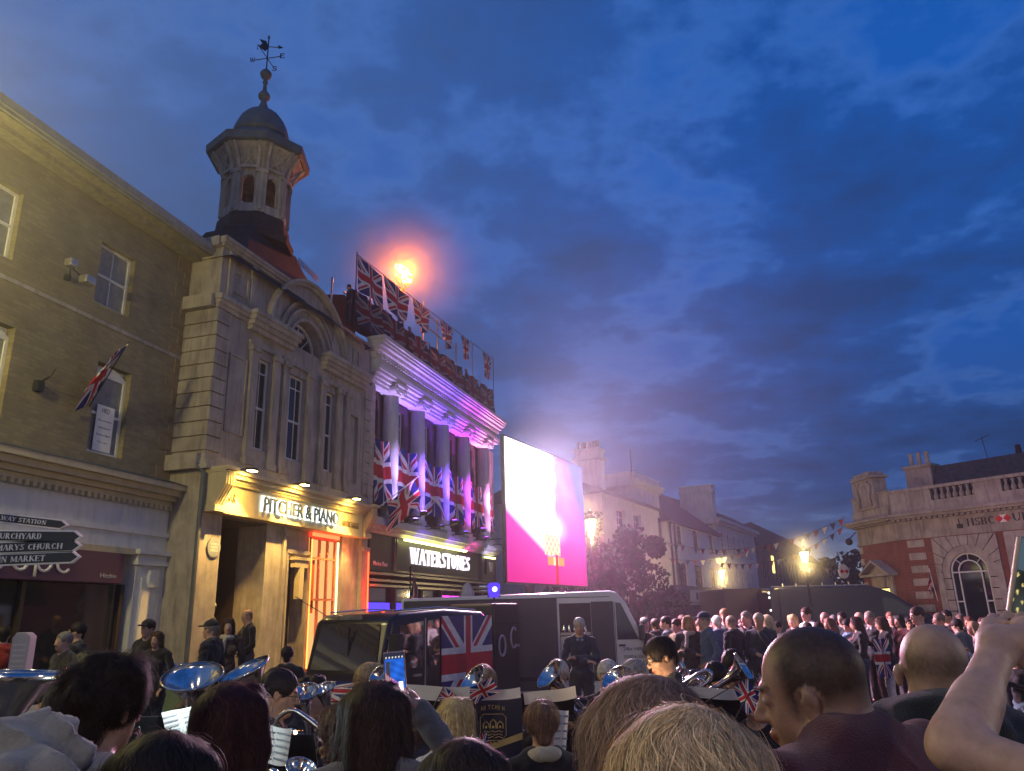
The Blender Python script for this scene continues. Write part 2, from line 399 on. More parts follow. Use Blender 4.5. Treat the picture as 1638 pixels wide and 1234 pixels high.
def serif(name, body, mt, parent, x, y, z, wd, ht, ext=.02, M4=None, bold=1.0, slant=0.0):
    polys = []; cx = 0
    for ch in body:
        adv, st = GL[ch]
        for s in st:
            if s[0] == 's':
                x0, x1, yy = s[1]-s[3], s[1]+s[3], s[2]; h = .045*bold
                ya, yb = (0, h) if yy < .5 else (1-h, 1)
                polys.append([(cx+x0, ya), (cx+x1, ya), (cx+x1, yb), (cx+x0, yb)])
            elif s[0] == 'a':
                _, ax, ay, rx, ry, a0, a1, wv = s; n = max(5, int(abs(a1-a0)/18)); w_ = wv*bold
                for i in range(n):
                    q = []
                    for t, rr in ((i/n, 1), ((i+1)/n, 1), ((i+1)/n, -1), (i/n, -1)):
                        an = R(a0+(a1-a0)*t); hw = (H_*.5*bold+(w_-H_*bold)*.5*abs(math.cos(an))**1.3)
                        q.append((cx+ax+(rx-hw+rr*hw)*math.cos(an), ay+(ry-hw+rr*hw)*math.sin(an)))
                    polys.append(q)
            else:
                x0, y0, x1, y1, wv = s; w_ = wv*bold
                if abs(y1-y0) < .01:
                    ya = max(0, min(1-w_, y0-w_/2)); polys.append([(cx+x0, ya), (cx+x1, ya), (cx+x1, ya+w_), (cx+x0, ya+w_)])
                else: polys.append([(cx+x0-w_/2, y0), (cx+x0+w_/2, y0), (cx+x1+w_/2, y1), (cx+x1-w_/2, y1)])
        cx += adv+.04
    mb = MB(); L = cx-.04
    for k_, p in enumerate(polys):
        e = (k_ % 5)*.0006
        mb.prism([(x+(a+slant*b)/L*wd, z+b*ht) for a, b in p], y-ext-e, y+.002, 'y')
    o = mb.build(name, mt, parent)
    if M4 is not None: o.data.transform(M4)
    return o
class Frame:
    def __init__(s, x, y, az): s.x, s.y, s.az = x, y, az; s.u = Vector((math.sin(R(az)), math.cos(R(az)), 0)); s.n = Vector((s.u.y, -s.u.x, 0))
    @property
    def rz(s): return R(90-s.az)
    def w(s, k, y, z): return Vector((s.x, s.y, 0))+s.u*k-s.n*y+Vector((0, 0, z))
    def thing(s, name, label, cat, group=None, k=0, y=0, z=0): return thing(name, label, cat, s.w(k, y, z), s.rz, group)

def wall(mb, x0, x1, z0, z1, holes, y0=0.0, y1=.35):
    """solid wall with rectangular openings, outer face at y0"""
    xs = sorted({x0, x1, *[h[0] for h in holes], *[h[1] for h in holes]}); zs = sorted({z0, z1, *[h[2] for h in holes], *[h[3] for h in holes]})
    for i in range(len(xs)-1):
        runs = []; st = None
        for j in range(len(zs)-1):
            cx, cz = (xs[i]+xs[i+1])/2, (zs[j]+zs[j+1])/2
            inside = any(h[0] < cx < h[1] and h[2] < cz < h[3] for h in holes)
            if not inside and st is None: st = zs[j]
            if inside and st is not None: runs.append((st, zs[j])); st = None
        if st is not None: runs.append((st, zs[-1]))
        for a, b in runs: mb.box(xs[i], xs[i+1], y0, y1, a, b)
def window(parent, x0, x1, z0, z1, y=.14, cols=2, rows=1, split=.5, glass=None, frame=None, arch=0.0, sill=True, fw=.055, name='window'):
    """sash window: window(frame mesh) > pane, sill"""
    f = MB(); d = .06
    f.box(x0, x0+fw, y, y+d, z0, z1); f.box(x1-fw, x1, y, y+d, z0, z1)
    f.box(x0+fw, x1-fw, y, y+d, z0, z0+fw*1.3); f.box(x0+fw, x1-fw, y, y+d, z1-fw, z1)
    zm = z0+(z1-z0)*split; f.box(x0+fw, x1-fw, y+.004, y+d-.004, zm-fw*.5, zm+fw*.5)
    b = .022
    for c in range(1, cols):
        xc = x0+(x1-x0)*c/cols; f.box(xc-b/2, xc+b/2, y+.012, y+d-.012, z0+fw, z1-fw)
    for (a, bb) in ((z0, zm), (zm, z1)):
        for r in range(1, rows):
            zc_ = a+(bb-a)*r/rows; f.box(x0+fw, x1-fw, y+.014, y+d-.014, zc_-b/2, zc_+b/2)
    if arch:
        n = 10; xm, hw = (x0+x1)/2, (x1-x0)/2
        for i in range(n):
            a0_, a1_ = -1+2*i/n, -1+2*(i+1)/n
            f.prism([(xm+hw*a0_, z1+.001), (xm+hw*a1_, z1+.001), (xm+hw*a1_, z1+arch*(1-a1_*a1_)+.002), (xm+hw*a0_, z1+arch*(1-a0_*a0_)+.002)], y-.005, y+d-.006, 'y')
    w_ = f.build(name, frame or M['sash'], parent)
    g = MB().box(x0+.01, x1-.01, y+.035, y+.05, z0+.01, z1-.01).build('pane', glass or M['glass'], w_)
    if sill: MB().box(x0-.08, x1+.08, -.07, y-.003, z0-.09, z0-.003).build('sill', M['stone2'], w_)
    return w_
def mould(mb, x0, x1, steps, yb=0.0):
    """stacked projecting courses: steps of (z0, z1, projection)"""
    for a, b, p in steps: mb.box(x0-p*.5, x1+p*.5, yb-p, yb+.02, a, b)
def spot(parent, loc, target, col, power, size=60, blend=.6, rad=.03, name='spot_light'):
    l = D.lights.new(name, 'SPOT'); l.color = col; l.energy = power; l.spot_size = R(size); l.spot_blend = blend; l.shadow_soft_size = rad
    o = D.objects.new(name, l); COL.objects.link(o); o.location = loc
    o.rotation_euler = (Vector(target)-Vector(loc)).to_track_quat('-Z', 'Y').to_euler(); o.parent = parent; return o
def point(parent, loc, col, power, rad=.08, name='lamp_light'):
    l = D.lights.new(name, 'POINT'); l.color = col; l.energy = power; l.shadow_soft_size = rad
    o = D.objects.new(name, l); COL.objects.link(o); o.location = loc; o.parent = parent; return o
# ================================================================== SETTING: ground
gm = brickmat('cobble_setts', (.14, .12, .115), (.10, .088, .085), (.035, .03, .03), bw=.21, bh=.13, ms=.016, rough=.55, axis='xy', bump=1.0, var=.3)
tag(MB().box(-140, 160, -60, 260, -.3, 0).build('ground', gm), kind='structure')
pv = brickmat('paving_slabs', (.20, .18, .16), (.16, .15, .135), (.05, .045, .04), bw=.75, bh=.6, ms=.012, rough=.8, axis='xy', bump=.4)
FA = Frame(-12.2, 0, 14.3); FP = Frame(-12.2, 0, 17.2); FS = Frame(8.863, 48, 28)
_c = at(1452, 968, 40); FH = Frame(_c.x, _c.y, 143); _e = Vector((_c.x, _c.y, 0))+Vector((math.sin(R(-7.5)), math.cos(R(-7.5)), 0))*3.5
FC = Frame(_e.x, _e.y, 172.5)
pth = D.objects.new('pavement', None)
pm = MB().box(-6, 38.2, -2.3, -.02, .004, .11); pm.box(-6, 38.2, -2.45, -2.3, .004, .12)
po = pm.build('pavement', pv); po.location = (FP.x, FP.y, 0); po.rotation_euler = (0, 0, FP.rz); tag(po, kind='structure')
D.objects.remove(pth)

# ================================================================== BUILDING A : yellow brick, charity shop
A = FA.thing('brick_building', 'three storey yellow brick building with white shopfront at the left edge of the photo', 'building')
holes = []
tops = [(14.97-2.93*i, 15.95-2.93*i) for i in range(4)]
mids = [(15.3-2.93*i, 16.25-2.93*i) for i in range(4)]
mb = MB(); wall(mb, 5.5, 18.3, 4.8, 10.4, [(a, b, 8.17, 9.53) for a, b in tops]+[(a, b, 5.12, 6.98) for a, b in mids]); mb.build('wall', M['stock'], A)
MB().box(5.5, 18.28, .36, 6, 0, 10.4).build('inner_block', M['darkwood'], A)
qb = MB()
for i in range(15):
    qb.box(17.55 if i % 2 else 17.3, 18.302, -.018, .02, 4.85+i*.365, 5.19+i*.365)
qb.build('quoin_blocks', mat('quoin_brick', (.24, .18, .10), .85, var=.2, bump=.3, scale=5), A)
for a, b in tops: window(A, a, b, 8.17, 9.53, y=.12, cols=2, glass=M['curtain'], sill=False)
for a, b in mids: window(A, a, b, 5.12, 6.80, y=.12, cols=1, glass=M['curtain'], arch=.17, sill=False)
ar = MB()
for a, b in mids: ar.box(a-.02, b+.02, .19, .3, 6.7, 6.99)
ar.each('window_head', M['sash'], A)
MB().box(5.5, 18.31, -.025, .02, 7.76, 7.84).build('string_course', M['stone'], A)
e = MB(); e.box(5.5, 18.4, -.55, .1, 10.40, 10.47); e.box(5.5, 18.4, -.30, -.02, 10.30, 10.398); e.build('eaves', mat('dull_eaves', (.27, .24, .16), .8, var=.2, grime=.5), A)
e = MB(); e.box(5.5, 18.45, -.68, -.55, 10.47, 10.64); e.box(5.5, 18.45, -.64, -.58, 10.40, 10.468); e.build('gutter', mat('old_gutter', (.26, .26, .24), .6, var=.15, grime=.4), A)
MB().prism([(-.62, 10.65), (.2, 10.48), (6.0, 10.48), (3.0, 12.2)], 5.5, 18.4, 'x').build('roof', M['slate'], A)
c = MB(); mould(c, 5.5, 17.9, [(4.30, 4.40, .16), (4.40, 4.50, .26), (4.50, 4.62, .40), (4.62, 4.74, .52)])
for i in range(78): c.box(5.6+i*.158, 5.68+i*.158, -.235, -.155, 4.20, 4.298)
c.build('cornice', M['cream'], A)
MB().prism([(-.54, 4.742), (.0, 4.92), (0, 4.742)], 5.5, 17.95, 'x').build('lead_flashing', M['lead'], A)
f = MB(); f.box(5.5, 17.8, -.10, .3, 3.72, 4.298); f.box(5.5, 17.85, -.17, .3, 3.62, 3.72); f.box(5.5, 17.8, -.12, .3, 3.32, 3.62); f.box(5.5, 17.8, .3, .35, 0, 4.3); f.build('shop_frieze', M['white'], A)
MB().box(5.5, 16.8, -.16, .2, 3.20, 3.318).build('blind_box', M['cream'], A)
p = MB()
for xa in (16.88, 7.2):
    p.box(xa, xa+.9, -.14, .3, 0, 3.0); p.box(xa-.05, xa+.97, -.22, .3, 3.0, 3.1); p.box(xa-.02, xa+.93, -.18, .3, 3.1, 3.22); p.box(xa-.09, xa+1.02, -.27, .3, 3.22, 3.32); p.box(xa+.18, xa+.72, -.17, -.138, .5, 2.75)
p.each('pilaster', M['white'], A)
sg = MB().box(8.2, 16.45, -.20, .1, 2.60, 3.196).build('sign', M['purple'], A, bevel=.012)
# worn rounded lower-case lettering built of tubes
sc_ = MB()
def arc(cx, cz, r, a0, a1, n=12): return [(cx+r*math.cos(R(a0+(a1-a0)*i/n)), -.215, cz+r*1.05*math.sin(R(a0+(a1-a0)*i/n))) for i in range(n+1)]
sc_.tube(arc(13.17, 3.0, .075, 20, 270, 8)+arc(13.17, 2.85, .075, 90, -160, 8), .025, 6)
sc_.tube(arc(13.53, 2.92, .15, 50, 310), .027, 6); sc_.tube(arc(13.99, 2.92, .155, 0, 360), .027, 6)
sc_.tube([(14.31, -.215, 2.66), (14.31, -.215, 3.08)], .027, 6); sc_.tube(arc(14.49, 2.92, .155, 0, 360), .027, 6)
sc_.tube([(14.79, -.215, 2.92), (15.07, -.215, 2.94)]+arc(14.93, 2.92, .155, 8, 320), .027, 6)
sc_.each('lettering', M['signwhite'], sg, smooth=True)
text('lettering', 'Hitchin', mat('sign_grey', (.45, .42, .43), .6), sg, 15.85, -.2, 2.70, .42, .085)
g = MB(); g.box(8.2, 16.8, .02, .08, .5, 2.6); g.build('shop_window', M['glass'], A)
MB().box(8.2, 16.8, -.05, .2, 0, .5).build('stall_riser', M['white'], A)
k = MB()
for xa in (8.3, 10.5, 12.3, 14.25, 16.62): k.box(xa, xa+.09, -.05, .1, .5, 2.595)
k.each('shop_window_frame', M['darkwood'], A)
# flood light, flag, notice, alarm, clock bracket
FLt = FA.thing('flood_light', 'old twin head flood light on the brick wall above the union flag', 'light fitting', k=14.2, y=0, z=8.35)
MB().box(-.04, .04, -.1, 0, -.05, .05).build('bracket', M['iron'], FLt)
MB().tube([(0, -.1, 0), (-.18, -.28, .12), (.16, -.3, -.02)], .02).build('arm', M['iron'], FLt)
MB().box(-.32, -.14, -.42, -.24, .08, .24).build('lamp_head', M['steel'], FLt, bevel=.03)
MB().box(.03, .29, -.48, -.28, -.12, .04).build('lamp_head', M['steel'], FLt, bevel=.03)
uf = FA.thing('wall_flag', 'union flag on a short pole beside the arched first floor window of the brick building', 'flag', k=15.2, y=0, z=6.0)
MB().tube([(.02, 0, .0), (.02, -.75, 1.28)], .013, 6).build('pole', M['darkwood'], uf)
def pf(u, v):
    s = v; x = .02-.50*(1-u)*.0-.46*u*math.cos(.4*s)-.04; z = .15+1.1*s-.42*u; y = -.10-.66*s+.05*math.sin(9*u+3*s)
    return (x+.04*math.sin(7*s+2*u), y, z)
flag('cloth', uf, pf)
nt_ = FA.thing('window_notice', 'white printed notice taped inside the arched window of the brick building', 'notice', k=15.78, y=.10, z=5.2)
MB().box(-.24, .24, 0, .008, 0, .95).build('sheet', M['paper'], nt_)
for i, (ww, tx) in enumerate(((.20, 'HRD'), (.36, 'Accountants'), (.30, 'Chartered'), (.36, 'First Floor Offices'), (.26, 'To Let'))):
    text('lettering', tx, mat('ink', (.05, .05, .06), .7), nt_, -ww/2, -.001, .80-.15*i-.03*(i > 0), ww, .1 if i == 0 else .035, ext=.002)
al = FA.thing('alarm_box', 'pale octagonal alarm box on the shopfront pilaster', 'alarm', k=17.35, y=-.145, z=2.75)
MB().prism([(-.1, -.2), (.1, -.2), (.15, -.08), (.13, .15), (-.13, .15), (-.15, -.08)], -.09, 0, 'y').build('box', M['white'], al, bevel=.01)
br = FA.thing('wall_bracket', 'small dark iron bracket on the brick wall left of the union flag', 'bracket', k=13.95, y=0, z=6.1)
MB().tube([(0, 0, 0), (0, -.25, .12), (.05, -.3, .28)], .02).box(-.09, .05, -.12, 0, -.15, .05).build('arm', M['iron'], br)

# ================================================================== BUILDING P : stone corn exchange with cupola (pub)
P = FP.thing('corn_exchange', 'stone corn exchange with arched gable and octagonal bell cupola above the lit pub front', 'building')
XL, XR = 17.75, 25.38
wins = [(19.38, 19.98), (20.76, 21.62), (22.66, 23.24)]
mb = MB(); wall(mb, XL, XR, 5.45, 9.0, [(a, b, 5.92, 8.28) for a, b in wins]+[(24.08, 24.72, 5.8, 7.93)], 0, .4); mb.box(XL, XL+.4, .401, 1.4, 5.45, 9.0); mb.build('wall', M['stone'], P)
MB().box(XL+.41, XR, .42, 9, 4.4, 10.3).build('inner_block', M['darkwood'], P)
for a, b in wins: window(P, a, b, 5.92, 8.28, y=.10, cols=3 if b-a > .7 else 2, split=.46, sill=False)
# glazing bar near the head, as on the tall sashes
gb = MB()
for a, b in wins: gb.box(a, b, .11, .15, 7.92, 7.95)
gb.each('glazing_bar', M['sash'], P)
MB().box(24.08, 24.72, .12, .2, 5.8, 7.93).box(24.18, 24.62, .09, .119, 5.9, 7.8).build('blind_panel', M['stone2'], P)
# banded rustication, wraps the corner
rb = MB(); z = 5.55
while z < 8.95:
    rb.box(XL-.05, 18.2, -.06, .05, z, z+.31); rb.box(XL-.05, XL+.04, .051, .95, z, z+.31)
    rb.box(25.05, XR+.02, -.05, .05, z, z+.31); z += .345
rb.each('rusticated_pier', M['stone'], P, pad=.06, bevel=.012)
pb = MB()
def frame_panel(x0, x1, z0, z1, t=.05, p=.035):
    pb.box(x0, x1, -p, 0.01, z1-t, z1); pb.box(x0, x1, -p, 0.01, z0, z0+t); pb.box(x0, x0+t, -p, .01, z0+t, z1-t); pb.box(x1-t, x1, -p, .01, z0+t, z1-t)
frame_panel(18.3, 19.0, 6.1, 8.05); frame_panel(18.2, 18.82, 9.6, 10.18, .07); frame_panel(24.2, 24.6, 9.5, 10.1, .06)
for a, b in [(19.05, 19.33), (20.03, 20.28), (20.46, 20.72), (21.68, 21.92), (22.36, 22.62), (23.30, 23.55), (23.8, 24.04)]:
    pb.box(a, b, -.10, .01, 5.55, 8.35); pb.box(a-.04, b+.04, -.15, .01, 8.35, 8.5); pb.box(a-.03, b+.03, -.14, .01, 5.45, 5.62)
for a, b in [(19.0, 20.3), (20.43, 21.95), (22.33, 23.6)]: pb.box(a, b, -.09, .01, 8.5, 8.62)
pb.each('stone_trim', M['stone'], P)
# entablature and segmental blocks
c = MB(); mould(c, XL-.02, 18.95, [(9.0, 9.1, .06), (9.1, 9.2, .12), (9.2, 9.32, .18)]); mould(c, 18.97, 20.72, [(8.86, 8.98, .14), (8.98, 9.10, .22), (9.10, 9.22, .30), (9.22, 9.34, .36)])
mould(c, 22.5, 24.75, [(8.86, 8.98, .14), (8.98, 9.10, .22), (9.10, 9.22, .30), (9.22, 9.34, .36)]); mould(c, 24.8, XR+.1, [(8.9, 9.0, .06), (9.0, 9.12, .12)])
c.box(XL-.2, XL+.02, .05, 1.4, 9.0, 9.32)
c.build('entablature', M['stone2'], P)
# parapet walls
pp = MB(); pp.box(XL, 20.25, 0, .45, 9.0, 10.6); pp.box(23.0, XR, 0, .45, 9.0, 10.35); pp.box(XL, XL+.4, .451, 1.4, 9.0, 10.6)
mould(pp, XL-.02, 20.28, [(10.60, 10.68, .06), (10.68, 10.76, .12), (10.76, 10.84, .16)]); mould(pp, 23.0, XR+.02, [(10.35, 10.42, .06), (10.42, 10.52, .12)]); pp.box(XL-.15, XL+.4, .03, 1.4, 10.605, 10.84)
pp.box(XL+.25, 18.2, -.05, .01, 9.4, 10.59); pp.box(18.88, 19.1, -.05, .01, 9.4, 10.59)
pp.each('parapet', M['stone'], P)
# arch gable
CX, CZ, RO, RI = 21.62, 9.14, 2.06, .86
g = MB(); n = 28
def ringx(r0, r1, y0, y1, a0=0, a1=180, cx=CX, cz=CZ, n=28, mbx=None):
    for i in range(n):
        t0, t1 = R(a0+(a1-a0)*i/n), R(a0+(a1-a0)*(i+1)/n)
        mbx.prism([(cx+r0*math.cos(t0), cz+r0*math.sin(t0)), (cx+r1*math.cos(t0), cz+r1*math.sin(t0)), (cx+r1*math.cos(t1), cz+r1*math.sin(t1)), (cx+r0*math.cos(t1), cz+r0*math.sin(t1))], y0, y1, 'y')
ringx(RI, RO-.16, .02, .5, mbx=g); g.box(CX-RO+.17, CX+RO-.17, .02, .5, 8.95, CZ)
g.build('arch_gable', M['stone'], P)
g = MB(); ringx(RO-.17, RO-.08, -.08, .5, mbx=g); ringx(RO-.08, RO, -.18, .52, mbx=g); ringx(1.34, 1.44, -.06, .03, mbx=g); ringx(1.14, 1.22, -.08, .03, mbx=g); ringx(RI, .95, -.04, .03, mbx=g)
g.build('arch_moulding', M['stone2'], P)
lw = MB(); ringx(RI-.09, RI-.02, .30, .36, mbx=lw)
for a in (45, 90, 135): lw.tube([(CX, .33, CZ), (CX+.8*math.cos(R(a)), .33, CZ+.8*math.sin(R(a)))], .02, 4)
lw.box(CX-.84, CX+.84, .3, .36, CZ+.001, CZ+.06)
lwo = lw.build('lunette_window', M['sash'], P)
g = MB(); g.prism([(CX+.82*math.cos(R(10*i)), CZ+.82*math.sin(R(10*i))) for i in range(19)], .37, .39, 'y'); g.build('pane', M['glass'], lwo)
# ledge + fascia at ground floor
c = MB(); mould(c, XL-.05, XR, [(5.10, 5.2, .22), (5.2, 5.32, .14), (5.32, 5.45, .08)]); c.box(XL-.22, XL, .03, 1.4, 5.1, 5.45); c.build('base_course', M['stone2'], P)
fz = MB(); mould(fz, 18.05, 24.6, [(4.82, 4.87, .36), (4.87, 4.93, .44), (4.93, 5.02, .54), (5.02, 5.098, .62)])
for i in range(90): fz.box(18.08+i*.072, 18.12+i*.072, -.40, -.35, 4.80, 4.868)
fz.build('shop_cornice', M['cream'], P)
for x in (17.76, 24.66):
    q = MB()
    for j in range(4): q.box(x+j*.085, x+.06+j*.085, -.62, -.02, 4.75, 5.06); q.prism([(-.62, 4.75), (-.36, 4.30), (-.02, 4.30), (-.02, 4.75)], x+j*.085+.002, x+.058+j*.085, 'x')
    q.box(x-.03, x+.36, -.70, 0, 5.062, 5.14); q.box(x-.03, x+.36, -.42, 0, 4.16, 4.298); q.build('console', M['cream'], P)
fa = MB().box(18.12, 24.62, -.32, 0, 4.22, 4.818).build('fascia', M['cream'], P)
MB().box(18.11, 24.63, -.36, 0, 4.15, 4.218).build('fascia_moulding', M['cream'], P)
# lettering with a cold halo of back light
PW = Matrix.Identity(4)
pl = MB().box(20.0, 23.72, -.345, -.322, 4.40, 4.41); 
text('back_light', 'PITCHER & PIANO', emat('halo_white', (.75, .92, 1.0), 3.2), fa, 19.46, -.36, 4.33, 3.60, .40, ext=.012, bold=.028)
text('lettering', 'PITCHER & PIANO', mat('letter_grey', (.10, .12, .12), .45, metal=.5), fa, 19.51, -.40, 4.36, 3.53, .34, ext=.03, bold=.012)
text('lettering', 'BAR', mat('letter_brown', (.10, .07, .03), .6), fa, 18.2, -.322, 4.42, .34, .2, ext=.02)
text('lettering', 'CORN EXCHANGE', MATS['letter_brown'], fa, 23.2, -.322, 4.38, 1.15, .17, ext=.02)
# ground floor stonework
gs = MB()
gs.box(XL, 18.52, -.02, 1.4, .0, 5.1)                    # left pier
gs.box(20.25, 20.95, -.02, .8, 0, 4.2); gs.box(20.95, 21.38, .10, .8, 0, 4.2); gs.box(21.38, 22.28, .10, .8, 3.42, 4.2); gs.box(22.28, 22.38, .1, .8, 0, 4.2)
gs.box(22.38, 23.74, .1, .8, 0, .55); gs.box(22.38, 23.74, .1, .8, 4.02, 4.2); gs.box(23.74, 24.0, .1, .8, 0, 4.2); gs.box(24.0, 25.0, .0, .8, 0, 4.2); gs.box(25.0, 25.34, -.12, .8, 0, 4.16)
gs.each('ground_floor_wall', M['stone2'], P)
q = MB()
q.box(20.2, 21.0, -.12, .02, 0, .5); q.box(20.90, 21.02, -.10, .1, .5, 4.15); q.box(20.86, 21.06, -.16, .05, 3.9, 4.0); q.box(21.3, 21.38, .04, .1, .0, 3.5); q.box(22.28, 22.36, .04, .1, 0, 3.5); q.box(21.3, 22.36, .02, .1, 3.5, 3.6)
q.box(25.0, 25.36, -.2, 0, 0, .5); q.box(24.96, 25.38, -.2, 0, 3.8, 3.92)
q.each('ground_floor_trim', M['stone2'], P)
# hanging inn-panel over the door
q = MB(); q.box(21.55, 22.15, -.05, .1, 3.15, 3.34); q.box(21.5, 22.2, -.09, .1, 3.34, 3.42); q.box(21.76, 21.96, -.06, .1, 2.35, 3.149); q.build('door_panel', M['cream'], P)
MB().box(21.38, 22.28, .55, .6, 0, 3.42).build('doorway', M['black'], P)
# porch: dark recess with a row of tall pipes
q = MB(); q.box(18.52, 20.25, 2.4, 2.5, 0, 4.2); q.box(18.52, 20.25, -.02, 2.4, 4.1, 4.198); q.box(18.44, 18.519, 1.41, 2.5, 0, 4.2); q.box(20.251, 20.3, .81, 2.5, 0, 4.2); q.build('porch', M['darkwood'], P)
for i in range(8):
    MB().tube([(18.75+i*.2, 1.5, 0), (18.75+i*.2, 1.5, 4.09)], .055, 12).build('pipe', mat('bronze_pipe', (.12, .075, .045), .35, metal=.7, var=.2), P, smooth=True)
# lit bay window with warm interior
wf = MB()
for x in (22.42, 22.85, 23.27, 23.69): wf.box(x-.025, x+.025, .02, .09, .55, 4.0)
for z in (.56, 2.35, 3.45, 3.98): wf.box(22.39, 23.73, .015, .085, z-.025, z+.025)
wfo = wf.build('window', mat('red_frame_paint', (.55, .16, .08), .5), P)  # plain red frame colour
MB().box(22.4, 23.72, .12, .13, .57, 4.0).build('pane', emat('warm_room', (1.0, .50, .17), 1.15), wfo)
MB().box(22.48, 22.72, .095, .115, 2.0, 3.4).build('curtain', mat('orange_cloth', (.7, .12, .03), .8), wfo)
MB().box(22.36, 23.76, -.05, -.01, 4.03, 4.13).build('light_strip', emat('red_tube', (1, .05, .015), 9), P)
MB().box(23.735, 23.77, -.03, .0, .6, 3.95).build('light_strip', emat('amber_tube', (1, .72, .25), 7), P)
MB().box(25.36, 25.40, -.16, -.13, .3, 3.78).build('light_strip', emat('red_tube', (1, .05, .015), 9), P)
point(P, (25.62, -.55, 2.6), (1, .03, .01), 60, .05); point(P, (24.1, -.3, 3.6), (1, .25, .05), 22, .05)
MB().box(22.35, 22.375, -.03, .0, .6, 3.95).build('light_strip', emat('orange_tube', (1, .3, .06), 3.5), P)
# plaque
q = MB().lathe([(.20, 0), (.22, .01), (.22, .03), (.19, .035)], n=24, M=Matrix.Rotation(R(90), 4, 'X'), c=(0, 0, 0))
pq = FP.thing('wall_plaque', 'round pale plaque on the left pier of the pub entrance', 'plaque', k=18.28, y=-.025, z=3.42)
q.build('disc', mat('plaque_blue', (.25, .28, .30), .5), pq)
for i, tt in enumerate(('CORN', 'EXCHANGE', '1853')): text('lettering', tt, M['signwhite'], pq, -.12, -.036, .05-.07*i, .24, .045, ext=.003)
# sign flood lamps
for i, k_ in enumerate((18.34, 20.52, 23.22)):
    L = FP.thing('sign_lamp', ['leftmost', 'middle', 'rightmost'][i]+' of the three glowing flood lamps over the pub sign', 'lamp', 'flood lamps over the pub sign', k=k_, y=-.1, z=5.0)
    MB().tube([(0, .04, -.02), (0, -.5, .16), (0, -.72, .14)], .015, 6).build('arm', M['iron'], L)
    MB().box(-.12, .12, -.84, -.68, .10, .16).build('head', M['iron'], L, bevel=.01)
    MB().box(-.10, .10, -.83, -.69, .088, .098).build('bulb', emat('sodium_bulb', (1, .72, .22), 60), L)
    spot(L, (0, -.80, .07), (0, -.2, -.75), (1, .58, .10), 230, 140, .9, .05)
    spot(L, (0, -.86, -.02), (0, .45, -3.2), (1, .60, .16), 620, 78, .35, .04)
    point(L, (0, -.76, .24), (1, .62, .14), 4, .05)

# ---- cupola (octagonal bell turret)
cu = Vector((21.35, 1.93, 0))
def oct_(r, z, M_=None): return [(r*math.cos(R(22.5+45*i)), r*math.sin(R(22.5+45*i)), z) for i in range(8)]
rf = MB()
base = [(18.6, .5), (25.2, .5), (25.2, 4.6), (18.6, 4.6)]
prof = [(3.2, 10.3), (2.35, 11.0), (1.8, 11.6), (1.38, 12.2), (1.14, 12.7)]
vs = []; 
for r, z in prof: vs += [(cu.x+sx_*r*(1.15 if z < 11 else 1), cu.y+sy_*r*.68, z) for sx_, sy_ in ((-1, -1), (1, -1), (1, 1), (-1, 1))]
fs = [(j*4+i, j*4+(i+1) % 4, (j+1)*4+(i+1) % 4, (j+1)*4+i) for j in range(4) for i in range(4)]+[(16, 17, 18, 19)]
rf.add(vs, fs); rf.box(XL+.5, XR-.1, .5, 8.9, 10.3, 10.36)
rf.prism([(.55, 10.365), (4.2, 11.9), (8.9, 10.365)], XL+.9, XR-.1, 'x')
rf.build('roof', mat('old_lead_roof', (.018, .018, .018), .85, var=.4, scale=5, bump=.5), P)
A8 = -FP.rz+R(22.5)+R(4)
bel = MB(); bel.lathe([(1.32, 12.55), (1.36, 12.75), (1.22, 12.85), (1.17, 13.25), (1.10, 13.35), (1.08, 13.5)], cu, 8, a0=A8)
bel.build('cupola_base', M['brownroof'], P)
cp = MB(); 
for i in range(8):                                     # corner piers and arches
    a = A8+math.pi/4*i; c_, s_ = math.cos(a), math.sin(a)
    cp.add([], []); T = Matrix.Translation(cu) @ Matrix.Rotation(a, 4, 'Z')
    def tb(x0, x1, y0, y1, z0, z1, T=T):
        k0 = len(cp.v); cp.box(x0, x1, y0, y1, z0, z1)
        for j in range(k0, len(cp.v)): cp.v[j] = tuple(T @ Vector(cp.v[j]))
    tb(.90, 1.10, -.17, .17, 13.35, 14.72); tb(.95, 1.15, -.06, .06, 13.4, 14.7); tb(.88, 1.16, -.2, .2, 14.62, 14.75)
    # arch head between piers (face centre rotated 22.5deg)
    T2 = Matrix.Translation(cu) @ Matrix.Rotation(a+math.pi/8, 4, 'Z')
    for j in range(8):
        t0, t1 = R(180*j/8), R(180*(j+1)/8); r_ = .2
        k0 = len(cp.v)
        cp.prism([(r_*math.cos(t0), 14.38+r_*math.sin(t0)), (r_*math.cos(t0)*1.001, 14.72), (r_*math.cos(t1), 14.72), (r_*math.cos(t1), 14.38+r_*math.sin(t1))], .86, 1.0, 'x')
        for q in range(k0, len(cp.v)): cp.v[q] = tuple(T2 @ Vector(cp.v[q]))
    k0 = len(cp.v); cp.box(.86, 1.0, -.42, -.2, 13.35, 14.72); cp.box(.86, 1.0, .2, .42, 13.35, 14.72); cp.box(.84, 1.02, -.42, .42, 13.35, 13.62)
    for q in range(k0, len(cp.v)): cp.v[q] = tuple(T2 @ Vector(cp.v[q]))
cp.build('belfry', M['stone'], P)
fl = MB(); fl.lathe([(1.05, 14.72), (1.10, 14.85), (1.20, 15.05), (1.36, 15.28), (1.60, 15.48), (1.5, 15.52), (1.0, 15.55)], cu, 8, a0=A8, cap=True)
fl.build('flared_cornice', M['stone'], P)
bk = MB()
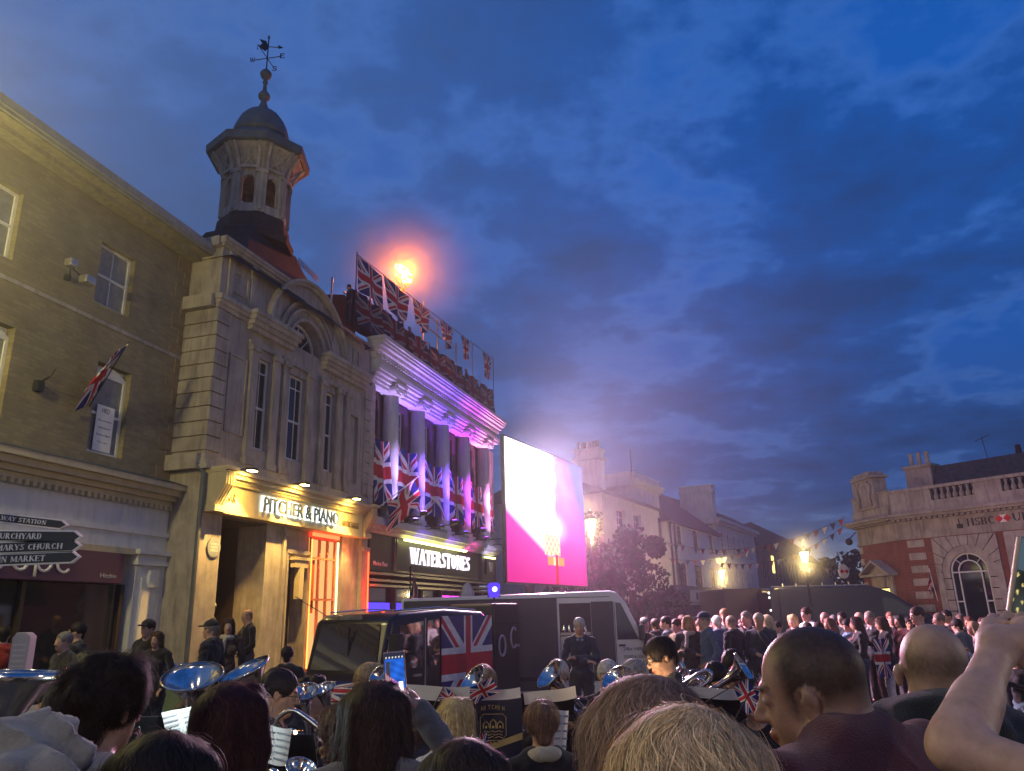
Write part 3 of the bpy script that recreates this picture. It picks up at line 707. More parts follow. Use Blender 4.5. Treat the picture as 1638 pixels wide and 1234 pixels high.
for i in range(8):
    for da in (-.12, .12):
        a = A8+math.pi/4*i+da; T = Matrix.Translation(cu) @ Matrix.Rotation(a, 4, 'Z'); k0 = len(bk.v)
        bk.prism([(1.02, 14.75), (1.15, 14.75), (1.24, 15.05), (1.42, 15.3), (1.55, 15.46), (1.05, 15.5)], -.05, .05, 'y')
        for q in range(k0, len(bk.v)): bk.v[q] = tuple(T @ Vector(bk.v[q]))
    a = A8+math.pi/4*(i+.5); T = Matrix.Translation(cu) @ Matrix.Rotation(a, 4, 'Z'); k0 = len(bk.v)
    for s_ in (-1, 1): bk.tube([(1.10, -.16*s_, 14.86), (1.22, .16*s_, 15.16)], .03, 4)
    bk.box(1.05, 1.13, -.26, .26, 14.76, 14.84)
    for q in range(k0, len(bk.v)): bk.v[q] = tuple(T @ Vector(bk.v[q]))
bk.build('bracket', M['stone2'], P)
ev = MB(); ev.lathe([(1.62, 15.46), (1.72, 15.50), (1.74, 15.74), (1.66, 15.80), (1.30, 15.98), (1.05, 16.2), (.97, 16.35)], cu, 8, a0=A8); ev.build('cupola_eaves', M['lead'], P)
dm = MB(); dm.lathe([(1.0, 16.3), (.95, 16.5), (.88, 16.75), (.76, 17.0), (.58, 17.22), (.36, 17.38), (.17, 17.46)], cu, 16, a0=A8); dm.build('dome', M['lead'], P, smooth=True)
fn = MB(); fn.lathe([(.17, 17.45), (.14, 17.6), (.09, 17.75), (.08, 17.82), (.17, 17.9), (.19, 18.0), (.14, 18.1), (.07, 18.18), (.055, 18.4), (.09, 18.52), (.06, 18.56), (.05, 18.62), (.13, 18.68), (.18, 18.78), (.18, 18.86), (.12, 18.95), (.04, 19.0), (.025, 19.1)], cu, 14); fn.build('finial', M['lead'], P, smooth=True)
for o_ in P.children:
    if o_.name.split('.')[0] in ('cupola_base', 'belfry', 'flared_cornice', 'bracket', 'cupola_eaves', 'dome'): o_.scale = (.9, .9, 1); o_.location = (cu.x*.1, cu.y*.1, 0)
vn = FP.thing('weather_vane', 'black weather vane with compass letters on top of the cupola', 'weather vane', k=cu.x, y=cu.y, z=18.98)
v = MB(); v.tube([(0, 0, 0), (0, 0, 1.28)], .022, 6); v.lathe([(.0, 1.24), (.045, 1.28), (.0, 1.40)], n=8); v.build('rod', M['black'], vn)
v = MB(); ang = [R(8), R(8)+math.pi/2]
for a in ang:
    d_ = Vector((math.cos(a), math.sin(a), 0))*.46; v.tube([tuple(-d_+Vector((0, 0, .47))), tuple(d_+Vector((0, 0, .47)))], .014, 6)
v.build('compass_arms', M['black'], vn)
for ch, a in (('S', R(8)), ('N', R(188)), ('W', R(98)), ('E', R(278))):
    M4 = Matrix.Translation((.52*math.cos(a), .52*math.sin(a), .40)) @ Matrix.Rotation(-FP.rz, 4, 'Z')
    if ch in 'EWNS': serif('compass_letter', ch, M['black'], vn, -.09, .01, 0, .18, .17, ext=.02, M4=M4)
v = MB(); M4 = Matrix.Translation((0, 0, 1.0)) @ Matrix.Rotation(R(150), 4, 'Z')
k0 = len(v.v); v.tube([(-.1, 0, -.12), (.42, 0, .12)], .014, 6); v.prism([(.36, .04), (.52, .17), (.33, .17)], -.008, .008, 'y'); v.prism([(-.32, -.22), (-.08, -.30), (.02, -.10), (-.08, .10), (-.30, .06), (-.2, -.06)], -.01, .01, 'y')
for q in range(k0, len(v.v)): v.v[q] = tuple(M4 @ Vector((-v.v[q][0], v.v[q][1], v.v[q][2])))
v.build('arrow', M['black'], vn)
# bird spikes / railing
sp = MB()
for i in range(26): sp.box(18.3+i*.1, 18.312+i*.1, -.02, -.008, 10.84, 10.96)
for i in range(16):
    for s_ in (0,): sp.box(cu.x+.35+.09*i, cu.x+.375+.09*i, cu.y-1.42+.012*i, cu.y-1.40+.012*i, 12.0, 12.22)
sp.each('spikes', M['steel'], P, pad=.12)
MB().tube([(XR-1.6, 2, 11.2), (XR-.1, .6, 11.55)], .02, 5).build('roof_pole', M['iron'], P)

MB().tube([(XL-.12, -.12, .1), (XL-.12, -.12, 5.0), (XL-.12, .05, 5.2)], .05, 8).build('drainpipe', M['lead'], P)
# ================================================================== BUILDING W : bookshop with giant columns
W = FP.thing('bookshop_building', 'classical bookshop building with tall columns lit purple and blue and a white roof cornice', 'building')
x0, x1 = 25.42, 37.85
cols = [27.15, 29.41, 31.81, 34.2, 36.7]
bays = [(25.75, 26.65), (27.8, 28.75), (30.1, 31.1), (32.5, 33.5), (34.9, 35.9)]
mb = MB(); wall(mb, x0, x1, 4.9, 9.35, [(a, b, 5.55, 9.05) for a, b in bays], .35, .75); mb.build('wall', brickmat('dimmed_red_brick', (.075, .03, .028), (.05, .022, .02), (.06, .045, .04)), W)  # brick colour darkened to stand for the dim bays between columns
MB().box(x0, x1, .76, 9, 0, 10.9).build('inner_block', M['darkwood'], W)
for a, b in bays: window(W, a, b, 5.55, 9.05, y=.45, cols=3, rows=3, sill=False)
q = MB(); q.box(x0, x0+.3, -.02, .35, 4.9, 9.3); 
for i in range(14): q.box(x0-.01, x0+.32, -.05, -.021, 4.95+i*.31, 5.23+i*.31)
q.box(x1-.35, x1, -.02, .35, 4.9, 9.3); q.each('end_pier', M['stone2'], W, pad=.04)
for c_ in cols:
    co = MB(); co.lathe([(.36, 5.0), (.36, 5.1), (.31, 5.18), (.29, 5.3), (.29, 7), (.265, 9.25)], (c_, .08, 0), 24)
    co.box(c_-.38, c_+.38, -.3, .34, 4.9, 5.0)
    cc = co.build('column', M['offwhite'], W, smooth=False)
    for pl_ in cc.data.polygons: pl_.use_smooth = abs(pl_.normal.z) < .5 and pl_.center.z > 5.05
    cap = MB(); cap.lathe([(.28, 9.25), (.33, 9.3), (.33, 9.36)], (c_, .08, 0), 20); cap.box(c_-.42, c_+.42, -.36, .34, 9.56, 9.64)
    for s_ in (-1, 1):
        cap.lathe([(.06, -.34), (.06, .34)], (c_+s_*.32, .0, 9.44), 10, M=Matrix.Rotation(R(90), 4, 'X'))
        cap.lathe([(.15, -.32), (.15, .30)], (c_+s_*.32, .0, 9.44), 14, M=Matrix.Rotation(R(90), 4, 'X'))
    cap.box(c_-.3, c_+.3, -.28, .3, 9.38, 9.56); cap.build('capital', M['offwhite'], cc)
a = MB(); a.box(x0, x1, -.30, .5, 9.66, 9.78)
for i_, b_ in enumerate(([x0]+cols)): pass
a.box(x0, x1+.05, -.34, .5, 9.78, 9.93); a.box(x0, x1, -.26, .5, 9.93, 10.15)
# stepped blocks between the capitals
for i in range(5):
    xa = (cols[i-1]+.45) if i else x0+.02; xb = cols[i]-.45
    for j in range(3): a.box(xa, xb, -.04-.07*j, .3, 9.32+.11*j, 9.42+.11*j)
a.build('architrave', M['offwhite'], W)
mould_ = MB(); mould(mould_, x0+.05, x1, [(10.15, 10.27, .22), (10.27, 10.37, .30), (10.37, 10.50, .42), (10.50, 10.60, .54), (10.60, 10.70, .58), (10.70, 10.82, .64)])
for i in range(60): mould_.box(x0+.1+i*.207, x0+.21+i*.207, -.36, -.22, 10.16, 10.265)
mould_.build('cornice', M['offwhite'], W)
b_ = MB(); mould(b_, x0, x1-.3, [(4.40, 4.5, .22), (4.5, 4.62, .34), (4.62, 4.76, .46), (4.76, 4.88, .38)]); b_.build('shop_cornice', M['offwhite'], W)
q = MB(); q.box(x0+.02, x1-.3, -.14, .7, 3.25, 4.398); q.build('fascia', M['darkgreen'], W)
q = MB()
for xx in (27.1, 27.25, 35.3, 35.55, 37.4): q.box(xx, xx+.05, -.2, -.138, 3.27, 4.38)
for z_ in (3.18, 2.98, 2.82): q.box(x0+.02, x1-.3, -.22+.04*(z_ < 3), .6, z_-.05, z_+.03)
q.box(27.32, 35.2, -.17, -.138, 3.27, 3.32)
q.each('fascia_moulding', mat('dark_gloss', (.09, .095, .085), .25, spec=.7), W)
wl = serif('lettering', 'WATERSTONES', mat('sign_cream', (.85, .84, .80), .5, emis=(.95, .85, 1), es=1.3), W, 28.35, -.15, 3.60, 5.8, .55, ext=.05, bold=1.25)
text('lettering', 'Market Place', M['signwhite'], W, 25.72, -.145, 3.42, .95, .13, ext=.01)
MB().box(27.55, 33.2, -.42, -.30, 4.30, 4.36).build('light_strip', emat('yellow_strip', (1, .93, .30), 7.0), W)
sg = MB().box(36.1, 37.1, -.24, -.141, 3.55, 4.22).build('small_sign', M['black'], W); serif('lettering', 'W', M['signwhite'], sg, 36.35, -.245, 3.68, .5, .4)
MB().box(36.0, 37.2, -.28, -.16, 4.26, 4.31).build('light_strip', emat('yellow_strip', (1, .93, .30), 3.0), W)
# shop windows
q = MB(); q.box(x0, x1-.3, -.05, .5, 0, .45)
for xx in (25.42, 27.45, 29.6, 31.4, 33.6, 36.0, 37.5): q.box(xx, xx+.12, -.05, .1, .45, 2.78)
q.each('shop_window_frame', M['darkgreen'], W)
MB().box(x0+.02, x1-.32, .12, .15, .45, 2.79).build('shop_window', M['glass'], W)
MB().box(25.55, 27.3, .05, .10, 1.95, 2.3).build('display_panel', emat('blue_panel', (.10, .06, 1.0), 1.6), W)
MB().box(27.6, 28.55, .05, .10, 1.95, 2.3).build('display_panel', emat('blue_panel', (.10, .06, 1.0), 1.6), W)
MB().box(28.6, 29.45, .05, .10, 1.95, 2.3).build('display_panel', emat('peach_panel', (1.0, .62, .42), 1.0), W)
MB().box(31.6, 32.6, .05, .10, 2.55, 2.6).box(32.8, 33.5, .05, .1, 2.55, 2.6).build('light_strip', emat('magenta_tube', (1, .05, .75), 3), W)
MB().box(31.52, 33.6, .02, .1, 1.2, 2.5).build('shop_door', mat('maroon', (.16, .03, .03), .5), W)
# uplighters
LC = [(.50, .34, 1.0), (.22, .10, 1.0), (.16, .06, 1.0), (.55, .05, 1.0), (.95, .30, .80)]
for i, c_ in enumerate(cols):
    up = FP.thing('column_uplighter', 'small coloured uplighter on the ledge at the foot of the '+['first', 'second', 'third', 'fourth', 'fifth'][i]+' column from the left', 'lamp', 'uplighters at the column feet', k=c_-.1, y=-.95, z=4.86)
    MB().box(-.02, .02, .06, .6, -.03, 0).build('bar', M['iron'], up); MB().box(-.09, .09, -.06, .06, 0, .09).build('housing', M['iron'], up); MB().box(-.07, .07, -.05, .05, .092, .1).build('lens', emat('lens_%d' % i, LC[i], 14), up)
    spot(up, (0, 0, .12), (.1, .8, 1.6), LC[i], 330, 70, .9, .04); spot(up, (0, 0, .12), (.1, .8, 4.2), LC[i], 4200 if i else 1500, 44, .9, .04)
for i, (k_, c) in enumerate([(26.5, (.55, .25, 1)), (29.2, (.30, .06, 1)), (32.2, (.35, .05, 1)), (35.0, (.80, .06, .85))]):
    up = FP.thing('cornice_floodlight', 'coloured floodlight on a bar, '+['first', 'second', 'third', 'fourth'][i]+' from the left under the bookshop cornice', 'lamp', 'floodlights for the cornice', k=k_, y=-1.5, z=4.95)
    MB().box(-.02, .02, .1, 1.15, -.04, 0).build('bar', M['iron'], up); MB().box(-.1, .1, -.07, .1, 0, .14).build('housing', M['iron'], up); MB().box(-.08, .08, -.055, .08, .142, .15).build('lens', emat('flood_%d' % i, c, 20), up)
    spot(up, (0, 0, .17), (.1, .9, 5.4), c, 300, 60, .8, .05)
for i, (k_, c) in enumerate([(28.4, (.15, .08, 1)), (31.2, (.25, .05, 1)), (33.4, (1, .05, .5)), (35.6, (.6, .5, 1))]):
    spot(W, (k_, -1.2, 3.9), (k_+.6, -.2, 4.7), c, 90, 70, .8, .05)

# large flags draped in the bays
for i, (xa, xb, z0, z1) in enumerate([(25.75, 26.85, 5.35, 7.6), (27.62, 29.1, 5.45, 7.6), (29.85, 31.5, 5.45, 7.5), (32.2, 33.9, 5.45, 7.5), (34.6, 36.3, 5.45, 7.4), (37.05, 37.5, 5.45, 7.3)]):
    o = FP.thing('bay_flag', 'large union flag draped in the '+['first', 'second', 'third', 'fourth', 'fifth', 'last narrow'][i]+' bay from the left between the bookshop columns', 'flag', 'union flags draped between the columns', k=xa, y=-.02, z=z0)
    def pf(u, v, w_=xb-xa, h=z1-z0, i=i):
        sag = -.12*math.sin(math.pi*u); return (w_*u, .05*math.sin(u*11+i)+.04*math.sin(u*23+v*4)-.10*(1-v), h*v+sag*v+.06*math.sin(u*9+i)*(1-v))
    flag('cloth', o, pf, 26, 22); MB().tube([(0, .03, z1-z0-.01), ((xb-xa)/2, .03, z1-z0-.13), (xb-xa, .03, z1-z0-.01)], .012, 5).build('cord', M['iron'], o)
o = FP.thing('pole_flag', 'small union flag on an angled white pole at the left end of the bookshop', 'flag', k=25.7, y=-.3, z=5.05)
MB().tube([(-.05, .2, 0), (.9, -1.0, 1.25)], .02, 6).build('pole', M['signwhite'], o)
flag('cloth', o, lambda u, v: (.85*(1-.75*(1-v))+.06*math.sin(6*u+4*v)+.30*u*v, -.9*(1-.75*(1-v))+.05*math.sin(8*u), 1.2*(1-.75*(1-v))-.95*u+.03*math.sin(9*u)))

# ---- roof scaffold, flags and beacon
S = FP.thing('roof_scaffold', 'scaffold of tubes and dark netting along the bookshop roof edge', 'scaffold')
for k_, z0_, z1_ in [(23.35, 10.9, 12.25), (25.9, 10.9, 13.2), (28.3, 10.9, 13.9), (30.45, 10.9, 14.25), (31.9, 10.9, 13.95), (36.1, 10.9, 14.4), (34.0, 10.9, 13.6)]:
    MB().tube([(k_, .35, z0_), (k_, .35, z1_)], .035, 8).build('standard', M['steel'], S, smooth=True)
q = MB(); q.tube([(30.2, .30, 13.2), (32.2, .30, 13.2)], .03); q.tube([(30.2, .30, 13.75), (32.2, .30, 13.75)], .03); q.tube([(24.0, .30, 12.0), (38.0, .30, 12.4)], .03); q.build('ledger', M['steel'], S)
net = mat('dark_netting', (.035, .03, .035), .95, var=.35, scale=3, bump=.8, bscale=30)
flag('netting', S, lambda u, v: (24.3+13.6*u, .2+.05*math.sin(40*u+3*v), 10.9+(1.35+.25*math.sin(u*8)*.3)*v), 60, 6, net)
q = MB(); q.prism([(23.3, 10.4), (25.2, 10.4), (25.2, 11.9), (24.4, 12.1), (23.5, 11.75)], .5, 2.2, 'y'); q.build('sheeted_bay', net, S)
fx = [(24.2, 25.95), (26.1, 28.2), (28.55, 30.15), (31.2, 32.7), (33.5, 34.8), (36.3, 37.8)]
for i, (xa, xb) in enumerate(fx):
    zt = 13.35+.052*(xa-24.2)
    o = FP.thing('roof_flag', 'union flag hung from the roof rope above the netting, '+['first', 'second', 'third', 'fourth', 'fifth', 'last'][i]+' from the left', 'flag', 'union flags hung along the roof rope', k=xa, y=-.05, z=zt)
    H0 = [1.15, 1.3, 1.1, 1.05, .95, 1.2][i]
    def pf(u, v, w_=xb-xa, h=H0, i=i):
        s = 1-v; taper = 1-.42*s*(i > 0)
        return (w_*(.5+(u-.5)*taper)+.08*s, .06*math.sin(u*10+i)*(.3+s), -h*s*(1.0-.22*abs(u-.5)*2*(i > 0))-.10*u*s)
    # the flags hang portrait: fly runs down
    fo = flag('cloth', o, pf, 22, 18)
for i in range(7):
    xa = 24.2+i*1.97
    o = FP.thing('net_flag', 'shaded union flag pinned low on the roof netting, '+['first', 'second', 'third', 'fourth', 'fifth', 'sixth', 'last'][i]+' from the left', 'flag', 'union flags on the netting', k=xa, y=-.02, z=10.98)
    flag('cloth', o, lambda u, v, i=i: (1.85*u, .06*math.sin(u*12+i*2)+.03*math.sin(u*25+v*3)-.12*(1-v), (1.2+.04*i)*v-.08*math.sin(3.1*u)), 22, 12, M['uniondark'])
o = FP.thing('roof_rope', 'thin rope strung above the bookshop roof carrying the union flags', 'rope')
MB().tube([(24.15, -.05, 13.36), (31, -.05, 13.68), (38.0, -.05, 14.1)], .014, 5).build('cord', M['iron'], o)
MB().tube([(24.15, -.05, 10.9), (24.15, -.05, 13.45)], .02, 5).tube([(38.0, -.05, 10.9), (38, -.05, 14.15)], .02, 5).build('post', M['iron'], o)
# beacon
B = FP.thing('fire_beacon', 'iron beacon basket with a bright orange gas flame above the bookshop roof', 'beacon', k=29.25, y=.7, z=10.9)
MB().tube([(0, 0, 0), (0, 0, 3.5)], .04, 8).build('post', M['iron'], B)
q = MB()
for i in range(8):
    a = R(45*i); q.tube([(.12*math.cos(a), .12*math.sin(a), 3.5), (.3*math.cos(a), .3*math.sin(a), 3.95)], .015, 5)
q.tube([(.3*math.cos(R(30*i)), .3*math.sin(R(30*i)), 3.95) for i in range(12)], .018, 5, closed=True); q.build('basket', M['iron'], B)
fl = MB(); fr = random.Random(3)
for i in range(60):
    px_ = fr.uniform(-1, 1); hh = .16+.26*abs(math.sin(px_*3.3+.6))
    zc_ = 3.92+hh*fr.random()*1.25; fl.ball((px_*.40+.1*(zc_-4), fr.uniform(-.2, .2), zc_), fr.uniform(.035, .12)*(1.2-.6*(zc_-3.92)/.5), 8, (1, .8, fr.uniform(.7, 1.6)))
fm = D.materials.new('flame'); fm.use_nodes = True; nt = fm.node_tree; nt.nodes.clear(); o_ = nt.nodes.new('ShaderNodeOutputMaterial'); e_ = nt.nodes.new('ShaderNodeEmission')
tcn = nt.nodes.new('ShaderNodeTexCoord'); cr = ramp(nt, noise(nt, tcn.outputs['Object'], 4.5, 5, .7), [(.40, (1, .20, .012)), (.50, (1, .38, .03)), (.62, (1, .72, .22))])
nt.links.new(cr, e_.inputs[0]); e_.inputs[1].default_value = 26; nt.links.new(e_.outputs[0], o_.inputs[0])
flo = fl.build('flame', fm, B, smooth=True)
point(B, (-.55, -.27, 3.92), (1, .20, .012), 1500, .3)
# ================================================================== FAR STREET ROW
def simple_wall(name, fr, k0, k1, z1, depth, holes, m, label, cat='building', side=True):
    b = fr.thing(name, label, cat, k=0)
    q = MB(); wall(q, k0, k1, 0, z1, holes, 0, .3); q.build('wall', m, b)
    MB().box(k0+.002, k1-.002, .301, depth, 0, z1-.05).build('side_wall', m, b)
    return b
# C1 : pale building with climber and chimney stacks
h = [(-7.3, -6.1, 5.5, 7.2), (-4.6, -3.4, 5.5, 7.2), (-7.3, -6.1, 2.9, 4.6), (-4.6, -3.4, 2.9, 4.6)]
b = simple_wall('terrace_house', FS, -9.3, -.2, 7.8, 7, h, M['offwhite'], 'pale two storey house behind the wall lamp with a climbing plant on its side wall')
for a in h: window(b, *a, y=.1, cols=2, rows=2, glass=M['glass'])
MB().prism([(-.5, 7.8), (3.4, 9.4), (7.3, 7.8)], -9.7, .1, 'x').build('roof', M['slate'], b)
ch = MB(); ch.box(-9.28, -8.4, .1, 1.4, 7.6, 10.1); ch.box(-9.34, -8.34, .04, 1.46, 10.1, 10.22); ch.box(-9.42, -8.26, -.04, 1.54, 9.6, 9.72)
chs = ch.build('chimney', M['offwhite'], b)
q = MB()
for i in range(5): q.lathe([(.12, 10.22), (.11, 10.62), (.13, 10.66)], (-8.85, .25+i*.26, 0), 10)
q.each('chimney_pot', M['stone2'], chs)
# climbing plant on the side wall
rr = random.Random(11); V = []; F = []
def leaves(V, F, c, sz, rr, n=1):
    for _ in range(n):
        a, b_, t = rr.uniform(0, 6.28), rr.uniform(-1.3, 1.3), rr.uniform(0, 6.28)
        u = Vector((math.cos(a)*math.cos(b_), math.sin(a)*math.cos(b_), math.sin(b_))); v = u.cross(Vector((math.cos(t), math.sin(t), .3))).normalized(); s = sz*rr.uniform(.6, 1.3)
        k = len(V); V += [tuple(c-u*s*.5), tuple(c+v*s*.28), tuple(c+u*s*.5), tuple(c-v*s*.28)]; F.append((k, k+1, k+2, k+3))
leafm = mat('leaf_green', (.045, .065, .03), .7, var=.5, scale=2.5)
for i in range(1500):
    leaves(V, F, Vector((-9.36-rr.random()*.25, rr.uniform(.0, 3.5), rr.uniform(2.5, 6.8))), .22, rr)
o = FS.thing('climbing_plant', 'leafy climber lit yellow by the wall lamp on the pale house side wall', 'plant'); mesh_np('foliage', V, F, leafm, o, smooth=False)
MB().tube([(-9.35, 1, 0), (-9.35, 1.2, 3), (-9.35, .8, 5)], .04, 6).build('stem', M['darkwood'], o)
# C1 upper block
b = simple_wall('parapet_house', FS, -3.3, 1.55, 9.0, 6, [], M['offwhite'], 'tall white house with a deep parapet rising behind the lower pale house'); b.location += Vector((0, 0, 0))
b.location = FS.w(0, .36, 0)
q = MB(); mould(q, -3.3, 1.5, [(9.0, 9.15, .15), (9.15, 9.3, .3), (9.3, 9.42, .38), (9.42, 9.85, .1)]); q.box(-3.6, 1.5, .03, 6, 9.0, 9.8); q.build('parapet', M['offwhite'], b)
q = MB()
for k_ in (.5,): q.box(k_, k_+.9, -.05, .01, 5.5, 7.5)
q.build('window', M['glass'], b)
# C2 white two storey with big tiled roof
h = [(3.7, 4.8, 6.05, 7.25), (7.6, 8.85, 6.0, 7.25), (11.9, 13.1, 6.0, 7.25), (3.4, 5.3, 3.4, 4.85), (7.2, 9.3, 3.4, 4.85), (11.4, 12.8, 3.4, 4.8)]
b = simple_wall('white_house', FS, 1.6, 14.4, 7.35, 2.9, h, M['white'], 'white two storey house with a steep brown hipped roof and dark windows')
for i, a in enumerate(h): window(b, *a, y=.1, cols=2, rows=2, frame=M['darkwood'], sill=i < 3)
MB().box(3.95, 4.25, .2, .25, 6.2, 6.5).build('lit_pane', emat('small_window_light', (1, .8, .55), 1.2), b)
MB().add([(1.3, -.45, 7.3), (14.9, -.45, 7.3), (14.9, 6, 7.3), (1.3, 6, 7.3), (1.3, 2.5, 10.0), (10.2, 2.5, 10.1)], [(0, 1, 5, 4), (1, 2, 5), (2, 3, 4, 5), (3, 0, 4), (0, 3, 2, 1)]).build('roof', M['brownroof'], b)
q = MB(); q.box(1.6, 14.4, -.22, -.002, 3.22, 3.38); q.box(1.7, 14.3, -.12, -.003, 2.3, 3.2)
q.build('shop_fascia', M['black'], b)
q = MB().box(5.1, 14.0, -.17, -.123, 2.35, 3.15).build('shop_sign', mat('pale_sign', (.42, .45, .40), .5), b)
MB().lathe([(.27, 0), (.27, .03)], (6.6, -.17, 2.75), 16, M=Matrix.Rotation(R(90), 4, 'X')).build('emblem', M['black'], q)
MB().box(1.7, 14.3, -.02, -.004, .4, 2.2).build('shop_window', M['glass'], b)
q = MB(); q.tube([(2.0, -.08, 0), (2.0, -.08, 7.3)], .07); q.tube([(2.9, -.08, 3), (2.9, -.08, 7.3)], .07); q.each('drainpipe', M['black'], b)
# C3
h = []
for i in range(6):
    for z in (6.2, 3.4): h.append((15.8+i*2.0, 16.7+i*2.0, z, z+1.6))
b = simple_wall('cornice_house', FS, 14.5, 28.6, 8.3, 9, h, M['offwhite'], 'long grey white house with a heavy cornice and slate roof beyond the brown roofed house')
for a in h: window(b, *a, y=.1, cols=2, rows=2)
q = MB(); mould(q, 14.4, 28.6, [(8.3, 8.5, .3), (8.5, 8.75, .5)]); q.box(14.0, 14.5, .02, 9, 8.3, 8.75); q.box(14.3, 28.6, -.12, 0, 2.8, 3.1); q.build('cornice', M['offwhite'], b)
MB().box(8.5, 14.49, 3.2, 9, 0, 8.7).build('rear_wing', M['offwhite'], b)
MB().add([(8, 3.0, 8.76), (28.7, -.5, 8.76), (28.7, 9, 8.76), (8, 9, 8.76), (9, 3.2, 10.5), (27.6, 1.8, 10.2)], [(0, 1, 5, 4), (1, 2, 5), (2, 3, 4, 5), (3, 0, 4), (0, 3, 2, 1)]).build('roof', M['slate'], b)
ch = MB(); ch.box(14.5, 15.4, .1, 2.7, 8.8, 11.3); ch.box(14.4, 15.5, 0, 2.8, 10.85, 11.0); ch.box(14.42, 15.48, .02, 2.78, 11.3, 11.42); chs = ch.build('chimney', M['offwhite'], b)
MB().lathe([(.16, 11.2), (.14, 11.9)], (14.9, 1.2, -.5), 8).build('chimney_pot', M['stone2'], chs)
MB().tube([(5.6, 3.4, 9.8), (5.3, 3.4, 13.0)], .04, 5).tube([(5.1, 3.4, 11.5), (6.0, 3.4, 11.8)], .03, 5).build('aerial', M['iron'], b)
# C4 dark long building
h = []
for i in range(20):
    for z in (4.6, 1.6): h.append((30.5+i*2.2, 31.5+i*2.2, z, z+2.1))
b = simple_wall('dark_terrace', FS, 28.8, 75, 7.6, 10, h, mat('dim_brick', (.13, .10, .075), .85, var=.3), 'long dark terrace with closely spaced upper windows behind the right street lamp')
for a in h[:24]: window(b, *a, y=.12, cols=2, rows=1, frame=M['cream'], sill=False)
MB().add([(28.7, -.4, 7.6), (75, -.4, 7.6), (75, 10, 7.6), (28.7, 10, 7.6), (36, 1.6, 10.5), (60, 1.6, 10.3)], [(0, 1, 5, 4), (1, 2, 5), (2, 3, 4, 5), (3, 0, 4), (0, 3, 2, 1)]).build('roof', M['brownroof'], b)
MB().box(36.0, 37.2, -.06, -.02, 5.3, 7.0).build('lit_window', emat('yellow_window', (1, .85, .25), 2.0), b)
q = FS.thing('low_dark_house', 'low dark flat roofed building at the far end of the street', 'building')
MB().box(75.5, 92, 0, 10, 0, 8.0).build('wall', MATS['dim_brick'], q); MB().box(75.3, 92.2, -.3, 10, 8.0, 8.3).build('roof', M['slate'], q)
# far low mass of trees and roofs between street and bank
q = thing('distant_shed', 'low black flat roofed building far behind the bank sign', 'building', (36, 92, 0))
MB().box(-12, 22, 0, 8, 0, 3.6).build('wall', MATS['dim_brick'], q); MB().box(-12.3, 22.3, -.3, 8.3, 3.6, 3.9).build('roof', M['slate'], q)
lf = mat('night_leaf', (.028, .035, .02), .8, var=.5, scale=1.2)
def tree(name, label, x, y, h, r, zc, n, sz, seed, mt=lf, group=None, sq=1.0, trunk=.22):
    rr = random.Random(seed); o = thing(name, label, 'tree', (x, y, 0), 0, group)
    t = MB(); t.tube([(0, 0, 0), (.05, 0, zc*.5), (0, .05, zc)], trunk, 8, r1=trunk*.5)
    cl = []
    for i in range(26):
        a = rr.uniform(0, 6.28); q = rr.random()**.5; zz = rr.uniform(-1, 1)
        c = Vector((math.cos(a)*r*q*math.sqrt(max(0, 1-zz*zz*.8)), math.sin(a)*r*q*math.sqrt(max(0, 1-zz*zz*.8)), zc+(h-zc)*zz*sq)); cl.append((c, r*rr.uniform(.22, .42)))
        if i % 3 == 0: t.tube([(0, 0, zc*.5), tuple(c)], trunk*.3, 5, r1=.02)
    t.build('trunk', M['darkwood'], o); V = []; F = []
    for i in range(n):
        c, cr_ = cl[rr.randrange(len(cl))]; d = Vector((rr.gauss(0, 1), rr.gauss(0, 1), rr.gauss(0, 1))).normalized()*cr_*rr.random()**.35
        leaves(V, F, c+d, sz, rr)
    mesh_np('crown', V, F, mt, o, smooth=False); return o
tree('broadleaf_tree', 'dark dense tree beside the wall lamp behind the van', 4.25, 29.5, 4.5, 1.75, 2.6, 9000, .20, 5)
for i, (x, y, s) in enumerate(((34, 80, 7.0), (40, 82, 8.5))):
    tree('far_tree', ['left', 'right'][i]+' one of two dark distant trees beside the round bank sign', x, y, s, 3.2, s*.55, 1800, .5, 20+i, group='distant trees by the bank')

# ================================================================== BANK
Hk = FH.thing('bank_building', 'red brick and stone bank with balustrade, arched window and corner pediment door', 'building')
q = MB(); wall(q, 0, 9.5, 0, 5.0, [(1.95, 4.45, 0, 4.5)], 0, .4); q.build('wall', M['redbrick'], Hk)
MB().box(.3, 9.5, .41, 8, 0, 7.2).build('inner_block', M['darkwood'], Hk)
q = MB()
for i in range(8):
    z = .25+i*.62; q.box(.5, 1.34, -.03, .01, z, z+.34)
q.each('stone_block', M['stone2'], Hk)
# rusticated arch surround
CXh, CZh = 3.2, 3.3
q = MB(); q.box(1.72, 2.02, -.09, .3, 0, CZh); q.box(4.4, 4.7, -.09, .3, 0, CZh)
for z in [0, .5, 1.0, 1.5, 2.0, 2.5]: q.box(2.02, 2.34, -.05, .3, z+.02, z+.48); q.box(4.06, 4.4, -.05, .3, z+.02, z+.48)
ringx(.86, 1.2, -.05, .3, cx=CXh, cz=CZh, n=14, mbx=q); q.box(2.02, 2.34, -.05, .3, 3.02, 3.3); q.box(4.06, 4.4, -.05, .3, 3.02, 3.3)
